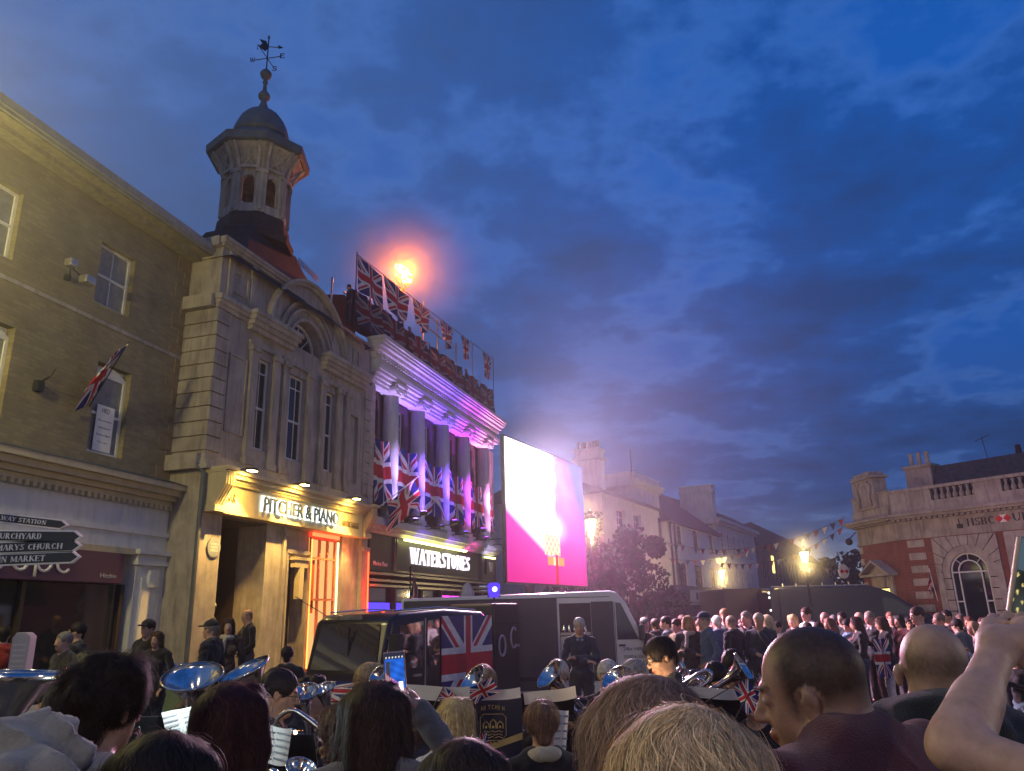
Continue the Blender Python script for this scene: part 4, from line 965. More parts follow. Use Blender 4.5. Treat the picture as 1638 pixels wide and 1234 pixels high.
# voussoir wedges filling to a rectangle
N_ = 11
for i in range(N_):
    t0, t1 = R(180*i/N_+.6), R(180*(i+1)/N_-.6)
    def outer(t):
        c_, s_ = math.cos(t), math.sin(t); sc2 = min(1.48/max(abs(c_), 1e-4), 1.66/max(s_, 1e-4)); return (CXh+c_*sc2, CZh+s_*sc2)
    q.prism([(CXh+1.21*math.cos(t0), CZh+1.21*math.sin(t0)), outer(t0), outer(t1), (CXh+1.21*math.cos(t1), CZh+1.21*math.sin(t1))], -.09, .2, 'y')
for z in (2.35, 2.85): q.box(1.72, 2.0, -.1, -.09, z, z+.02)
q.box(5.0, 5.9, -.09, .2, 0, 4.96); q.each('arch_stonework', M['stone2'], Hk, pad=.06)
g = MB(); ringx(.78, .85, .05, .12, cx=CXh, cz=CZh, n=18, mbx=g); ringx(.47, .53, .05, .12, cx=CXh, cz=CZh, n=14, mbx=g)
for a in (45, 90, 135): g.tube([(CXh+.5*math.cos(R(a)), .08, CZh+.5*math.sin(R(a))), (CXh+.8*math.cos(R(a)), .08, CZh+.8*math.sin(R(a)))], .025, 4)
g.box(CXh-.85, CXh+.85, .055, .115, CZh-.06, CZh-.001)
for x in (-.85, -.53, .47, .78): g.box(CXh+x, CXh+x+.06, .05, .12, .9, CZh-.061)
for z in (1.9, .9): g.box(CXh-.79, CXh-.531, .056, .114, z, z+.06); g.box(CXh+.531, CXh+.78, .056, .114, z, z+.06)
go = g.build('window', M['sash'], Hk)
MB().box(CXh-.86, CXh+.86, .16, .18, .4, 4.2).build('pane', M['glass'], go)
c = MB(); c.box(0, 9.5, -.06, .3, 5.0, 5.12); c.box(0, 9.5, -.03, .3, 5.12, 5.9); mould(c, 0, 9.5, [(5.9, 6.0, .2), (6.0, 6.12, .45), (6.12, 6.26, .62)])
for i in range(36): c.box(.1+i*.26, .22+i*.26, -.35, -.2, 5.9, 5.99)
c.build('entablature', M['stone'], Hk)
p = MB(); p.box(0, 9.5, -.15, .3, 6.262, 6.78); p.box(0, 2.1, -.12, .25, 6.78, 7.35); p.box(4.15, 5.35, -.12, .25, 6.78, 7.35); p.box(7.5, 9.5, -.12, .25, 6.78, 7.35); p.box(0, 9.5, -.18, .3, 7.35, 7.5); p.build('parapet', M['stone'], Hk)
bp = [(.07, 0), (.11, .04), (.13, .14), (.11, .24), (.06, .34), (.055, .42), (.09, .5), (.09, .57)]
proto = None
for a in [2.3+i*.3 for i in range(7)]+[5.5+i*.3 for i in range(7)]:
    if proto is None: proto = MB().lathe(bp, (0, 0, 0), 10).build('baluster', M['stone'], Hk, smooth=True); o = proto
    else: o = proto.copy(); COL.objects.link(o); o.parent = Hk
    o.location = (a, .05, 6.78)
MB().prism([(1.0, 7.0), (2.0, 8.75), (5.6, 9.0), (7.8, 7.0)], 1.7, 9.5, 'x').build('roof', M['slate'], Hk)
ch = MB(); ch.box(.2, 1.55, 1.6, 2.4, 6.8, 8.75); ch.box(.1, 1.65, 1.5, 2.5, 8.75, 8.9); c1 = ch.build('chimney', M['stone'], Hk)
for i in range(3): MB().lathe([(.13, 8.9), (.11, 9.5), (.13, 9.6)], (.45+i*.42, 2, 0), 8).build('chimney_pot', M['stone2'], c1)
ch = MB(); ch.box(4.9, 5.75, 3.0, 3.8, 7.4, 8.85); ch.box(4.8, 5.85, 2.9, 3.9, 8.55, 8.7); c1 = ch.build('chimney', M['brownroof'], Hk)
for i in range(2): MB().lathe([(.17, 8.85), (.12, 9.4)], (5.12+i*.42, 3.4, 0), 8).build('chimney_pot', M['brownroof'], c1)
MB().tube([(4.1, 2.4, 7.8), (3.95, 2.4, 9.9)], .02, 5).tube([(3.6, 2.4, 9.75), (4.3, 2.4, 9.95)], .018, 5).build('aerial', M['iron'], Hk)
blk = mat('sign_black', (.01, .01, .012), .4)
serif('lettering', 'HSBC', blk, Hk, 3.5, -.035, 5.36, 1.25, .36, ext=.03, bold=.9); serif('lettering', 'UK', blk, Hk, 5.5, -.035, 5.38, .75, .36, ext=.03, bold=.9)
def hexa(parent, cx, cz, w_, h_, y, M4=None):
    q = MB(); q.box(cx-w_/2, cx+w_/2, y-.02, y, cz-h_/2, cz+h_/2); a = q.build('emblem_ground', M['signwhite'], parent)
    q = MB(); q.prism([(cx-w_/2, cz-h_/2), (cx-w_/2-h_/2, cz), (cx-w_/2, cz+h_/2), (cx, cz)], y-.03, y-.021, 'y'); q.prism([(cx+w_/2, cz-h_/2), (cx, cz), (cx+w_/2, cz+h_/2), (cx+w_/2+h_/2, cz)], y-.03, y-.021, 'y')
    q.prism([(cx-w_/2, cz+h_/2), (cx+w_/2, cz+h_/2), (cx, cz)][::1], y-.028, y-.0215, 'y') if False else None
    b = q.build('emblem_mark', mat('emblem_red', (.55, .01, .02), .5), parent)
hexa(Hk, 5.12, 5.56, .34, .34, -.04)
q = MB(); q.box(3.05, 3.3, -.1, 0, 5.3, 5.5); q.tube([(3.17, -.05, 5.5), (3.15, -.05, 5.75)], .02, 5); q.build('sign_lamp', blk, Hk)
# chamfer corner
Ck = FC.thing('bank_corner', 'bank corner bay with a stone pediment over the doorway and a carved scroll block above', 'building')
q = MB(); wall(q, 0, 3.5, 0, 5.0, [(1.2, 2.4, 0, 2.75)], 0, .4); q.build('wall', M['redbrick'], Ck)
MB().box(-.0, 3.4, .41, 6, 0, 6.2).build('inner_block', M['darkwood'], Ck)
q = MB()
for i in range(8): q.box(.0, .35, -.03, .01, .25+i*.62, .59+i*.62)
q.each('stone_block', M['stone2'], Ck)
c = MB(); c.box(0, 3.5, -.06, .3, 5.0, 5.12); c.box(0, 3.5, -.03, .3, 5.12, 5.9); mould(c, 0, 3.5, [(5.9, 6.0, .2), (6.0, 6.12, .45), (6.12, 6.26, .62)])
for i in range(13): c.box(.1+i*.26, .22+i*.26, -.35, -.2, 5.9, 5.99)
c.build('entablature', M['stone'], Ck)
p = MB(); p.box(.1, 3.4, -.2, .5, 6.262, 6.8); p.box(.1, .9, -.1, .4, 6.8, 7.5); p.box(2.6, 3.45, -.1, .4, 6.8, 7.5); p.box(.02, 3.5, -.16, .45, 7.5, 7.58); p.box(.9, 2.6, -.3, .5, 6.8, 8.4); p.box(.7, 2.8, -.42, .6, 8.4, 8.52); p.box(.95, 2.5, -.35, .5, 8.52, 8.75); p.box(.3, .6, -.1, .3, 7.6, 8.7)
p.build('carved_block', M['stone'], Ck, bevel=.02)
q = MB(); q.ball((1.75, -.32, 7.5), .3, 12, (1, .3, 2)); q.tube([(1.2, -.34, 6.9), (1.25, -.4, 7.4), (1.1, -.34, 8.0), (1.35, -.34, 8.25)], .07); q.tube([(2.3, -.34, 6.9), (2.25, -.4, 7.4), (2.4, -.34, 8.0), (2.15, -.34, 8.25)], .07); q.build('carving', M['stone'], Ck, smooth=True)
q = MB(); q.box(.85, 1.2, -.12, .2, 0, 2.75); q.box(2.4, 2.75, -.12, .2, 0, 2.75); q.box(.85, 2.75, -.1, .2, 2.75, 3.3); q.box(.5, 3.1, -.55, .2, 3.3, 3.42); q.prism([(1.55, 2.75), (2.05, 2.75), (2.2, 3.3), (1.4, 3.3)], -.2, -.1, 'y')
q.prism([(.45, 3.42), (.62, 3.42), (1.8, 4.02), (1.8, 4.16)], -.6, .2, 'y'); q.prism([(3.15, 3.42), (2.98, 3.42), (1.8, 4.02), (1.8, 4.16)], -.6, .2, 'y'); q.prism([(.62, 3.42), (2.98, 3.42), (1.8, 4.01)], -.2, .2, 'y'); q.build('door_surround', M['stone2'], Ck)
MB().box(1.2, 2.4, .3, .35, 0, 2.75).build('door', M['black'], Ck)
MB().box(1.25, 2.35, .1, .2, 2.5, 2.68).build('door_light', emat('bank_light', (1, .82, .25), 2.2), Ck)
q = FC.thing('bank_roundel', 'round white bank sign hanging from the far corner of the bank', 'sign', k=-.4, y=-.9, z=3.7)
MB().lathe([(.36, -.05), (.38, -.04), (.38, .04), (.36, .05)], n=24, M=Matrix.Rotation(R(90), 4, 'Y') @ Matrix.Identity(4)).build('disc', M['signwhite'], q, smooth=False)
k0 = MB(); k0.prism([(-.20, -.12), (-.32, 0), (-.20, .12), (0, 0)], -.062, -.052, 'x'); k0.prism([(.20, -.12), (.32, 0), (.20, .12), (0, 0)], -.062, -.052, 'x'); 
k0.prism([(-.20, -.12), (-.32, 0), (-.20, .12), (0, 0)], .052, .062, 'x'); k0.prism([(.20, -.12), (.32, 0), (.20, .12), (0, 0)], .052, .062, 'x'); k0.build('emblem', MATS['emblem_red'], q)
q.rotation_euler = (0, 0, R(115)); MB().tube([(0, 0, .0), (0, .9, .35)], .03, 6).build('bracket', M['iron'], q)
q = FH.thing('bank_flag', 'furled union flag on a pole on the bank wall left of the arched window', 'flag', k=1.5, y=0, z=2.6)
MB().tube([(0, 0, -.6), (.2, -.75, .9)], .02, 6).build('pole', M['signwhite'], q)
flag('cloth', q, lambda u, v: (.18-.12*(1-v)-.30*u*(.4+.6*(1-v))+.05*math.sin(9*v), -.68+.6*(1-v)*.6+.05*math.sin(9*u), .85-.9*(1-v)-.35*u))
q = FC.thing('wall_camera', 'dark round fitting on the far end of the bank under the cornice', 'camera', k=-.35, y=-.35, z=5.3)
MB().ball((0, 0, 0), .2, 10).tube([(0, 0, .1), (.3, .3, .5)], .03).build('body', M['iron'], q)

# ================================================================== STREET LAMPS
lampm = emat('lamp_glow', (1, .74, .26), 40)
def lantern(parent, z, s=1.0, y=0, x=0):
    q = MB(); q.lathe([(.10*s, z), (.19*s, z+.42*s)], (x, y, 0), 4, a0=R(45), cap=True); q.build('lamp_glass', lampm, parent)
    q = MB(); q.lathe([(.23*s, z+.425*s), (.12*s, z+.56*s), (.05*s, z+.60*s), (.05*s, z+.68*s), (.0, z+.74*s)], (x, y, 0), 8); q.lathe([(.03*s, z-.12*s), (.11*s, z-.01*s)], (x, y, 0), 8)
    for i in range(4):
        a = R(45+90*i); q.tube([(x+.11*s*math.cos(a), y+.11*s*math.sin(a), z), (x+.2*s*math.cos(a), y+.2*s*math.sin(a), z+.42*s)], .012*s, 4)
    q.build('lamp_frame', M['black'], parent)
def street_lamp(x, y, z, label, power, rz=0, c=(1, .70, .28)):
    o = thing('street_lamp', label, 'street lamp', (x, y, 0), rz, 'heritage street lamps')
    q = MB(); q.lathe([(.16, 0), (.16, .3), (.10, .4), (.09, 1.1), (.06, 1.2), (.045, z-.2), (.07, z-.15), (.03, z-.1)], n=12); q.tube([(-.25, 0, z-.4), (.25, 0, z-.4)], .02, 5); q.build('post', M['black'], o, smooth=True)
    lantern(o, z, 1.0); point(o, (0, 0, z+.85), c, power*.35, .12); point(o, (0, 0, z-.3), c, power, .12); return o
WARM = (1, .74, .36)
street_lamp(11.66, 45, 3.55, 'lit heritage street lamp on a tall post in front of the cornice house', 480)
street_lamp(12.43, 34, 3.7, 'lit heritage street lamp standing above the black van roof', 420)
o = thing('wall_lamp', 'lit wall lantern on a bracket between the big screen and the dark tree', 'street lamp', (2.42, 25, 0), 0, None)
q = MB(); q.lathe([(.12, 0), (.10, .4), (.05, .6), (.045, 4.1)], n=10); q.build('post', M['black'], o); lantern(o, 4.2, 1.15); point(o, (0, -.1, 4.0), (1, .70, .28), 120, .12); point(o, (0, 0, 5.25), (1, .70, .28), 60, .1)
# lamps of the square outside the frame (reflected in brass and windows)
street_lamp(-8.6, 7.4, 7.2, 'lit heritage street lamp near the brick building just left of the photo', 1400, c=(1, .84, .34))
street_lamp(3.2, -6.5, 4.6, 'lit heritage street lamp behind the crowd on the near side of the square', 420, c=(1, .80, .55))
street_lamp(-4.6, -4.2, 4.6, 'lit heritage street lamp behind the crowd on the far left of the near side', 380, c=(1, .78, .50))
street_lamp(15.5, 6.0, 4.4, 'lit heritage street lamp on the right side of the square outside the photo', 800, c=(1, .80, .62))

# ================================================================== LED SCREEN
sA, sB = Vector((-.25, 16.5, 0)), Vector((1.76, 20.5, 0)); sl = (sB-sA).length; srz = math.atan2(sB.y-sA.y, sB.x-sA.x)
SC = thing('led_screen', 'big lit video screen showing a burning beacon on a magenta ground', 'screen', sA, srz)
z0, z1 = 2.48, 5.58
nx, nz = 150, 110; V = []; F = []; cl = []
for j in range(nz+1):
    for i in range(nx+1):
        u, v = i/nx, j/nz; V.append((u*sl, -.06, z0+(z1-z0)*v))
        pk = np.array((.98, .035, .36)); up = np.array((.80, .10, .95)); bl = np.array((.10, .14, 1.0))
        c = pk*(1-v)+up*v
        c = c*(1-.25*max(0, .4-v))
        t = min(1, max(0, (u-.72)*3.2+(v-.45)*1.2)); t = t*max(0, min(1, (v-.25)*2.2)); c = c*(1-t)+bl*t
        # white flame: left of a ragged diagonal edge
        e1 = .60+.008*math.sin(v*17)+.006*math.sin(v*41)-max(0, .55-v)*.15
        low = .44-.30*(u/.6)**1.3 if u < .62 else .2
        low = .50-.36*(u/.62)
        k = min(1, max(0, (e1-u)*11))*min(1, max(0, (v-low)*9+.3))
        c = c*(1-k)+np.array((3.6, 3.2, 3.4))*k
        gl = math.exp(-((u-.56)/.10)**2-((v-.42)/.07)**2); c = c*(1-gl)+np.array((2.4, 1.9, 1.6))*gl
        if .43 < u < .63 and .215 < v < .37: c = np.array((1.6, 1.25, .65))*(.7+.3*math.sin(u*120)*math.sin(v*90))
        if .46 < u < .68 and .14 < v < .205: c = np.array((1.3, .42, .06)) if (u < .54 or u > .60) else np.array((1.4, 1.1, .5))
        if .56 < u < .60 and v < .22: c = np.array((.75, .02, .02))
        cl.append(tuple(c))
F = [(j*(nx+1)+i, j*(nx+1)+i+1, (j+1)*(nx+1)+i+1, (j+1)*(nx+1)+i) for j in range(nz) for i in range(nx)]
em = D.materials.new('led_picture'); em.use_nodes = True; nt = em.node_tree; nt.nodes.clear(); oo = nt.nodes.new('ShaderNodeOutputMaterial'); ee = nt.nodes.new('ShaderNodeEmission'); an = nt.nodes.new('ShaderNodeAttribute'); an.attribute_name = 'col'
nt.links.new(an.outputs['Color'], ee.inputs[0]); ee.inputs[1].default_value = 1.0; nt.links.new(ee.outputs[0], oo.inputs[0])
mesh_np('picture', V, F, em, SC, col=np.array(cl), smooth=False)
MB().box(-.04, sl+.04, -.05, .02, z0-.04, z1+.04).build('cabinet', M['black'], SC)
q = MB(); q.box(sl*.3, sl*.36, .1, .2, .0, z0-.04); q.box(sl*.64, sl*.70, .1, .2, .0, z0-.04); q.box(sl*.1, sl*.9, -.3, .6, .0, .15); q.each('mast', M['iron'], SC)
# light that the lit screen throws (same face, same picture)
for (uu, vv, ww, hh, col, pw) in ((.3, .68, 2.6, 1.9, (1, .70, .90), 3000), (.55, .22, 4.2, 1.1, (1, .08, .42), 900)):
    l = D.lights.new('screen_light', 'AREA'); l.shape = 'RECTANGLE'; l.size = ww; l.size_y = hh; l.energy = pw; l.color = col
    o = D.objects.new('screen_light', l); COL.objects.link(o); o.location = (uu*sl, -.12, z0+(z1-z0)*vv); o.rotation_euler = (R(-90), 0, 0); o.parent = SC
# black equipment cabinet left of the van
T = thing('equipment_cabinet', 'tall black equipment cabinet with pale round letters on its side below the screen', 'cabinet', (-.43, 14.05, 0), R(90-26.4))
MB().box(0, 1.0, .0, .9, .12, 2.02).build('body', M['black'], T, bevel=.04)
q = MB(); q.box(.0, 1.0, -.03, .0, .10, .2); q.box(.0, 1.0, -.025, 0, 1.65, 1.69); q.box(0, .04, -.03, 0, .2, 2.0); q.build('side_rail', M['iron'], T)
for x in (.15, .8): MB().lathe([(.07, 0), (.07, .06)], (x, .1, .07), 12, M=Matrix.Rotation(R(-90), 4, 'X')).build('castor', M['rubber'], T)
q = MB(); q.tube([(.26+.12*math.cos(R(20*i)), -.03, 1.30+.17*math.sin(R(20*i))) for i in range(18)], .022, 6, closed=True); q.build('lettering', mat('faded_white', (.35, .33, .36), .6), T)
q = MB(); q.tube([(.72+.12*math.cos(R(45+18*i)), -.03, 1.42+.17*math.sin(R(45+18*i))) for i in range(16)], .022, 6); q.box(.9, .94, -.04, 0, 1.25, 1.3); q.each('lettering', mat('faded_white', (.35, .33, .36), .6), T)

# ================================================================== WHITE VAN
def vehicle_body(mb, prof, w_): mb.prism(prof, -w_/2, w_/2, 'y')
VN = thing('white_van', 'white high roof panel van with open side showing shelves behind the conductor', 'van', (.77, 16.25, 0), 0)
MB().prism([(-3.0, .35), (-3.0, 2.16), (1.02, 2.22), (1.15, 2.18), (1.30, 2.0), (1.62, 1.30), (2.0, 1.16), (2.12, .9), (2.13, .35)], -.95, .95, 'y').build('body', mat('van_paint', (.50, .50, .52), .32, var=.04, coat=.5), VN, bevel=.05)
MB().box(.02, .62, -.955, -.90, .75, 2.0).build('side_opening', M['darkwood'], VN)
q = MB(); q.box(.03, .60, -.975, -.957, 1.42, 1.47); q.box(.03, .60, -.975, -.957, .98, 1.40); q.build('shelf', mat('drawer_cream', (.42, .37, .31), .6, var=.1), VN)
q = MB(); 
for z in (1.1, 1.22): q.box(.03, .6, -.98, -.976, z, z+.012)
for i in range(5): q.lathe([(.03, 1.472), (.035, 1.52), (.015, 1.6)], (.1+i*.1, -.966, 0), 8)
q.build('shelf_goods', M['silver'], VN)
MB().box(.63, 1.05, -.965, -.951, .6, 2.02).build('sliding_door', mat('van_dark', (.03, .028, .035), .35), VN)
q = MB(); q.prism([(1.10, 1.32), (1.10, 2.0), (1.2, 1.98), (1.50, 1.32)], -.962, -.951, 'y'); q.build('side_window', M['glass'], VN)
MB().add([(1.325, -.86, 1.99), (1.325, .86, 1.99), (1.635, .86, 1.31), (1.635, -.86, 1.31)], [(0, 1, 2, 3)]).build('windscreen', M['glass'], VN)
MB().box(1.5, 1.6, -1.18, -.96, 1.30, 1.58).build('wing_mirror', M['black'], VN, bevel=.03)
q = MB(); q.box(1.065, 1.075, -.956, -.951, .5, 2.0); q.box(1.66, 1.67, -.956, -.951, .5, 1.2); q.build('door_gap', M['black'], VN)
MB().box(-2.95, -.02, -.962, -.951, .45, 2.1).build('dark_side_panel', mat('van_dark', (.03, .028, .035), .35), VN)
for xx in (-2.2, 1.55): 
    wl_ = MB().lathe([(.3, 0), (.34, .02), (.34, .2), (.3, .22)], (xx, -.98, .34), 20, M=Matrix.Rotation(R(-90), 4, 'X')).build('wheel', M['rubber'], VN)
    MB().lathe([(.17, 0), (.19, .02), (.05, .03)], (xx, -.975, .34), 14, M=Matrix.Rotation(R(90), 4, 'X')).build('rim', M['steel'], wl_)
for i, (tx, z) in enumerate((('24hr HIRE', 1.12), ('SOUND & LIGHT', .98))): text('lettering', tx, M['iron'], VN, 1.2, -.952, z, .4, .06, ext=.004)
MB().box(.2, .5, -.3, .3, 2.2, 2.26).build('roof_vent', M['iron'], VN)
MB().box(-2.9, 1.6, -.972, -.951, .62, .70).build('rub_strip', M['rubber'], VN)
MB().box(1.12, 1.24, -.985, -.951, 1.2, 1.235).build('door_handle', M['black'], VN)
MB().box(1.95, 2.1, -.90, -.5, .78, .98).box(1.95, 2.1, .5, .90, .78, .98).build('headlight', M['silver'], VN)
MB().box(-2.95, 1.0, -.957, -.951, 2.1, 2.112).build('roof_seam', M['iron'], VN)

# ================================================================== UNION FLAG CAB
TX = thing('black_cab', 'black taxi cab with union flag panels on its bonnet and side', 'taxi', (-1.93, 11.0, 0), R(60))
# local x runs back along the side, y runs across to the left
CW = 1.42
bodym = mat('cab_black', (.010, .008, .009), .30, var=.1, coat=.25, spec=.5)
q = MB(); 
prof_ = [(0, .30), (-.62, .32), (-.66, .80), (-.10, .98), (.12, 1.08), (.30, 1.78), (.48, 1.88), (1.6, 1.93), (2.7, 1.88), (2.98, 1.70), (3.08, 1.1), (3.1, .32)]
q.prism(prof_, 0, CW, 'y'); cab = q.build('body', bodym, TX, bevel=.07)
for p_ in cab.data.polygons: p_.use_smooth = True
g = MB()
g.add([(.125, .10, 1.12), (.125, CW-.10, 1.12), (.285, CW-.16, 1.74), (.285, .16, 1.74)], [(0, 1, 2, 3)]); 
for i in range(len(g.v)): g.v[i] = (g.v[i][0]-.012, g.v[i][1], g.v[i][2])
g.build('windscreen', mat('cab_glass', (.03, .028, .03), .04, var=0, spec=1.0, coat=1), TX)
q = MB(); q.box(.16, .19, CW*.45, CW*.45+.02, 1.1, 1.7)
q.build('screen_pillar', M['black'], TX)
text('lettering', 'metrocab', mat('dull_grey', (.25, .24, .25), .5), TX, 0, 0, 0, .42, .07, ext=.004, M4=Matrix.Translation((.31, .95, 1.80)) @ Matrix.Rotation(R(-90), 4, 'Z'))
g = MB(); g.prism([(.42, 1.12), (.50, 1.70), (1.05, 1.76), (1.05, 1.12)], -.012, -.004, 'y'); g.prism([(1.15, 1.12), (1.15, 1.76), (1.45, 1.78), (1.45, 1.12)], -.012, -.004, 'y'); g.build('side_window', MATS['cab_glass'], TX)
def panel(u, v): return (1.50+1.45*u, -.016-.004*math.sin(3*u), .40+1.42*v)
flag('flag_panel', TX, panel, 12, 12, M['unionpaint'])
def bon(u, v): return (-.64+.54*v+.0, .04+(CW-.08)*u, .815+.185*v)
flag('flag_bonnet', TX, bon, 12, 8, M['unionpaint'])
q = MB(); q.box(1.09, 1.11, -.012, 0, .4, 1.8); q.box(.38, .40, -.012, 0, .4, 1.1); q.box(.8, .98, -.04, 0, 1.0, 1.03); q.build('door_trim', M['steel'], TX)
for xx in (-.15, 2.5): 
    wl_ = MB().lathe([(.26, 0), (.30, .02), (.30, .18), (.26, .2)], (xx, -.03, .30), 20, M=Matrix.Rotation(R(-90), 4, 'X')).build('wheel', M['rubber'], TX)
    MB().lathe([(.16, 0), (.17, .02), (.05, .03)], (xx, -.035, .30), 14, M=Matrix.Rotation(R(90), 4, 'X')).build('rim', M['steel'], wl_)
for yy in (.2, CW-.2): MB().lathe([(.11, 0), (.10, .04), (.06, .05)], (-.64, yy, .68), 14, M=Matrix.Rotation(R(-90), 4, 'Y')).build('headlight', M['silver'], TX)
MB().tube([(.25, .02, 1.55), (.1, -.22, 1.5)], .015, 5).box(.02, .12, -.36, -.2, 1.36, 1.6).build('wing_mirror', M['black'], TX)
q = MB(); q.tube([(.5, .1, 1.91), (1.5, .08, 1.955), (2.6, .1, 1.91)], .012, 6); q.tube([(.5, CW-.1, 1.91), (1.5, CW-.08, 1.955), (2.6, CW-.1, 1.91)], .012, 6); q.build('roof_trim', M['silver'], TX)
MB().tube([(.4, CW-.12, 1.86), (.1, CW+.25, 2.15)], .006, 5).build('aerial', M['iron'], TX)

# ================================================================== BLACK VAN and dark box behind the crowd
BV = thing('black_van', 'long black van with sloping front parked before the bank door', 'van', (11.5, 36, 0), 0)
MB().prism([(-.1, .3), (-.1, 2.55), (.08, 2.74), (4.4, 2.74), (5.3, 2.45), (6.6, 1.55), (7.2, 1.3), (7.3, .3)], 0, 2.2, 'y').build('body', mat('navy_black', (.010, .011, .018), .25, coat=.6, var=.1), BV, bevel=.08)
q = MB(); q.prism([(4.9, 1.45), (4.9, 2.2), (5.5, 2.1), (6.3, 1.45)], -.012, -.003, 'y'); q.build('side_window', M['glass'], BV)
q = MB(); q.tube([(0, .05, 2.77), (4.3, .05, 2.77)], .02, 5)
for i in range(7): q.box(.5+i*.6, .55+i*.6, .03, .08, 2.75, 2.9)
q.build('roof_rail', M['steel'], BV)
for xx in (1.2, 6.0): MB().lathe([(.34, 0), (.38, .03), (.38, .22), (.34, .25)], (xx, -.02, .38), 18, M=Matrix.Rotation(R(-90), 4, 'X')).build('wheel', M['rubber'], BV)
for zz in (2.5, 2.3, 1.75): MB().ball((-.12, .1, zz), .05, 8).build('marker_light', emat('marker_white', (1, .95, .85), 2.5), BV)
MB().box(-.13, -.1, .2, .5, .8, 1.5).build('tail_light', emat('pale_light', (.8, .9, 1), 1.5), BV)
BX = thing('dark_container', 'dark brown box body of a parked lorry left of the black van', 'lorry', (9.9, 38, 0), 0)
MB().box(-.1, 1.9, 0, 5, .4, 2.78).build('body', mat('brown_black', (.03, .022, .022), .6), BX, bevel=.04)
for xx in (.3, 1.5): MB().lathe([(.34, 0), (.38, .03), (.38, .22)], (xx, .0, .38), 16, M=Matrix.Rotation(R(-90), 4, 'X')).build('wheel', M['rubber'], BX)

# ================================================================== BUNTING
bc = [(.42, .41, .40), (.02, .025, .07), (.20, .04, .04)]
bm_ = [mat('pennant_%d' % i, c, .85, var=.1) for i, c in enumerate(bc)]
def bunting(label, p0, p1, sag, n, s, off):
    o = thing('bunting', label, 'bunting', p0, 0, 'bunting strings across the street'); d = p1-p0; L = d.length; dn = d.normalized()
    P_ = lambda t: d*t+Vector((0, 0, -sag*4*t*(1-t)))
    MB().tube([P_(i/24) for i in range(25)], .012, 4).build('cord', M['iron'], o)
    rr = random.Random(off)
    for i in range(n):
        t = (i+.5)/n; c = P_(t); w_ = s*.5; tw = rr.uniform(-.35, .35); dz = Vector((math.sin(tw)*.4, math.cos(tw)*.3, -1))
        q = MB(); a = c-dn*w_; b = c+dn*w_; e_ = c+dz*s*1.1; y_ = Vector((0, .006, 0)); q.add([a, b, e_, a+y_, b+y_, e_+y_], [(0, 1, 2), (5, 4, 3), (0, 3, 4, 1), (1, 4, 5, 2), (2, 5, 3, 0)])
        q.build('pennant', bm_[(i*1+off) % 3], o)
def A_(x, y, Y): return at(x, y, Y)
bunting('upper bunting string running from the white house up to the bank cornice', A_(1066, 868, 46), A_(1352, 828, 38), .9, 24, .30, 0)
bunting('second bunting string sagging below the upper one towards the bank cornice', A_(1150, 900, 44), A_(1350, 842, 38), .7, 17, .28, 1)
bunting('low bunting string in front of the white house windows', A_(1070, 894, 45), A_(1200, 880, 45), .3, 11, .26, 2)
bunting('far dark bunting string above the distant roofs beside the bank sign', A_(1314, 905, 80), A_(1366, 902, 80), .6, 14, .5, 1)

# ================================================================== FINGER POST
fp = thing('finger_post', 'black and white fingerpost with four direction arms at the left edge', 'signpost', (at(-60, 880, 5.2).x, 5.2, 0), 0)
MB().tube([(0, 0, 0), (0, 0, 2.75)], .05, 12).build('post', M['black'], fp, smooth=True)
sg_b = mat('sign_dark', (.035, .04, .04), .45, var=.1)
sg_w = mat('sign_edge', (.85, .83, .72), .4)
pl = []
for (tx, zt, ze, Yv, x1p, yl, yr, hh, x0t, x1t) in (
    ('RAILWAY STATION', 0, 0, 5.6, 110, 828, 841, .055, -18, 77), ('CHURCHYARD', 0, 0, 5.2, 132, 858, 859, .065, -14, 70),
    ('ST MARYS CHURCH', 0, 0, 5.2, 131, 877, 873, .065, -24, 103), ('MAIN MARKET', 0, 0, 5.2, 129, 896, 891, .065, -20, 75)):
    a = at(-50, yl+(yl-yr)*.4, Yv); b = at(x1p, yr, Yv); 
    ln = (b-a).length; ang = math.atan2(b.z-a.z, b.x-a.x)
    M4 = Matrix.Translation(a-Vector(fp.location)) @ Matrix.Rotation(-ang, 4, 'Y')
    q = MB(); h_ = hh/2+.008; tip = .05
    q.prism([(0, -h_), (ln-tip, -h_), (ln, 0), (ln-tip, h_), (0, h_)], -.015, .015, 'y')
    arm = q.build('sign_arm', sg_w, fp); arm.data.transform(M4)
    q = MB(); h2 = h_-.010; q.prism([(.0, -h2), (ln-tip-.004, -h2), (ln-.012, 0), (ln-tip-.004, h2), (0, h2)], -.018, -.016, 'y'); o = q.build('sign_face', sg_b, arm); o.data.transform(M4)
    t0, t1 = (x0t+50)/(x1p+50)*ln, (x1t+50)/(x1p+50)*ln
    serif('lettering', tx, sg_w, arm, t0, -.018, -h2*.62, t1-t0, h2*1.24, ext=.004, M4=M4, bold=1.15)
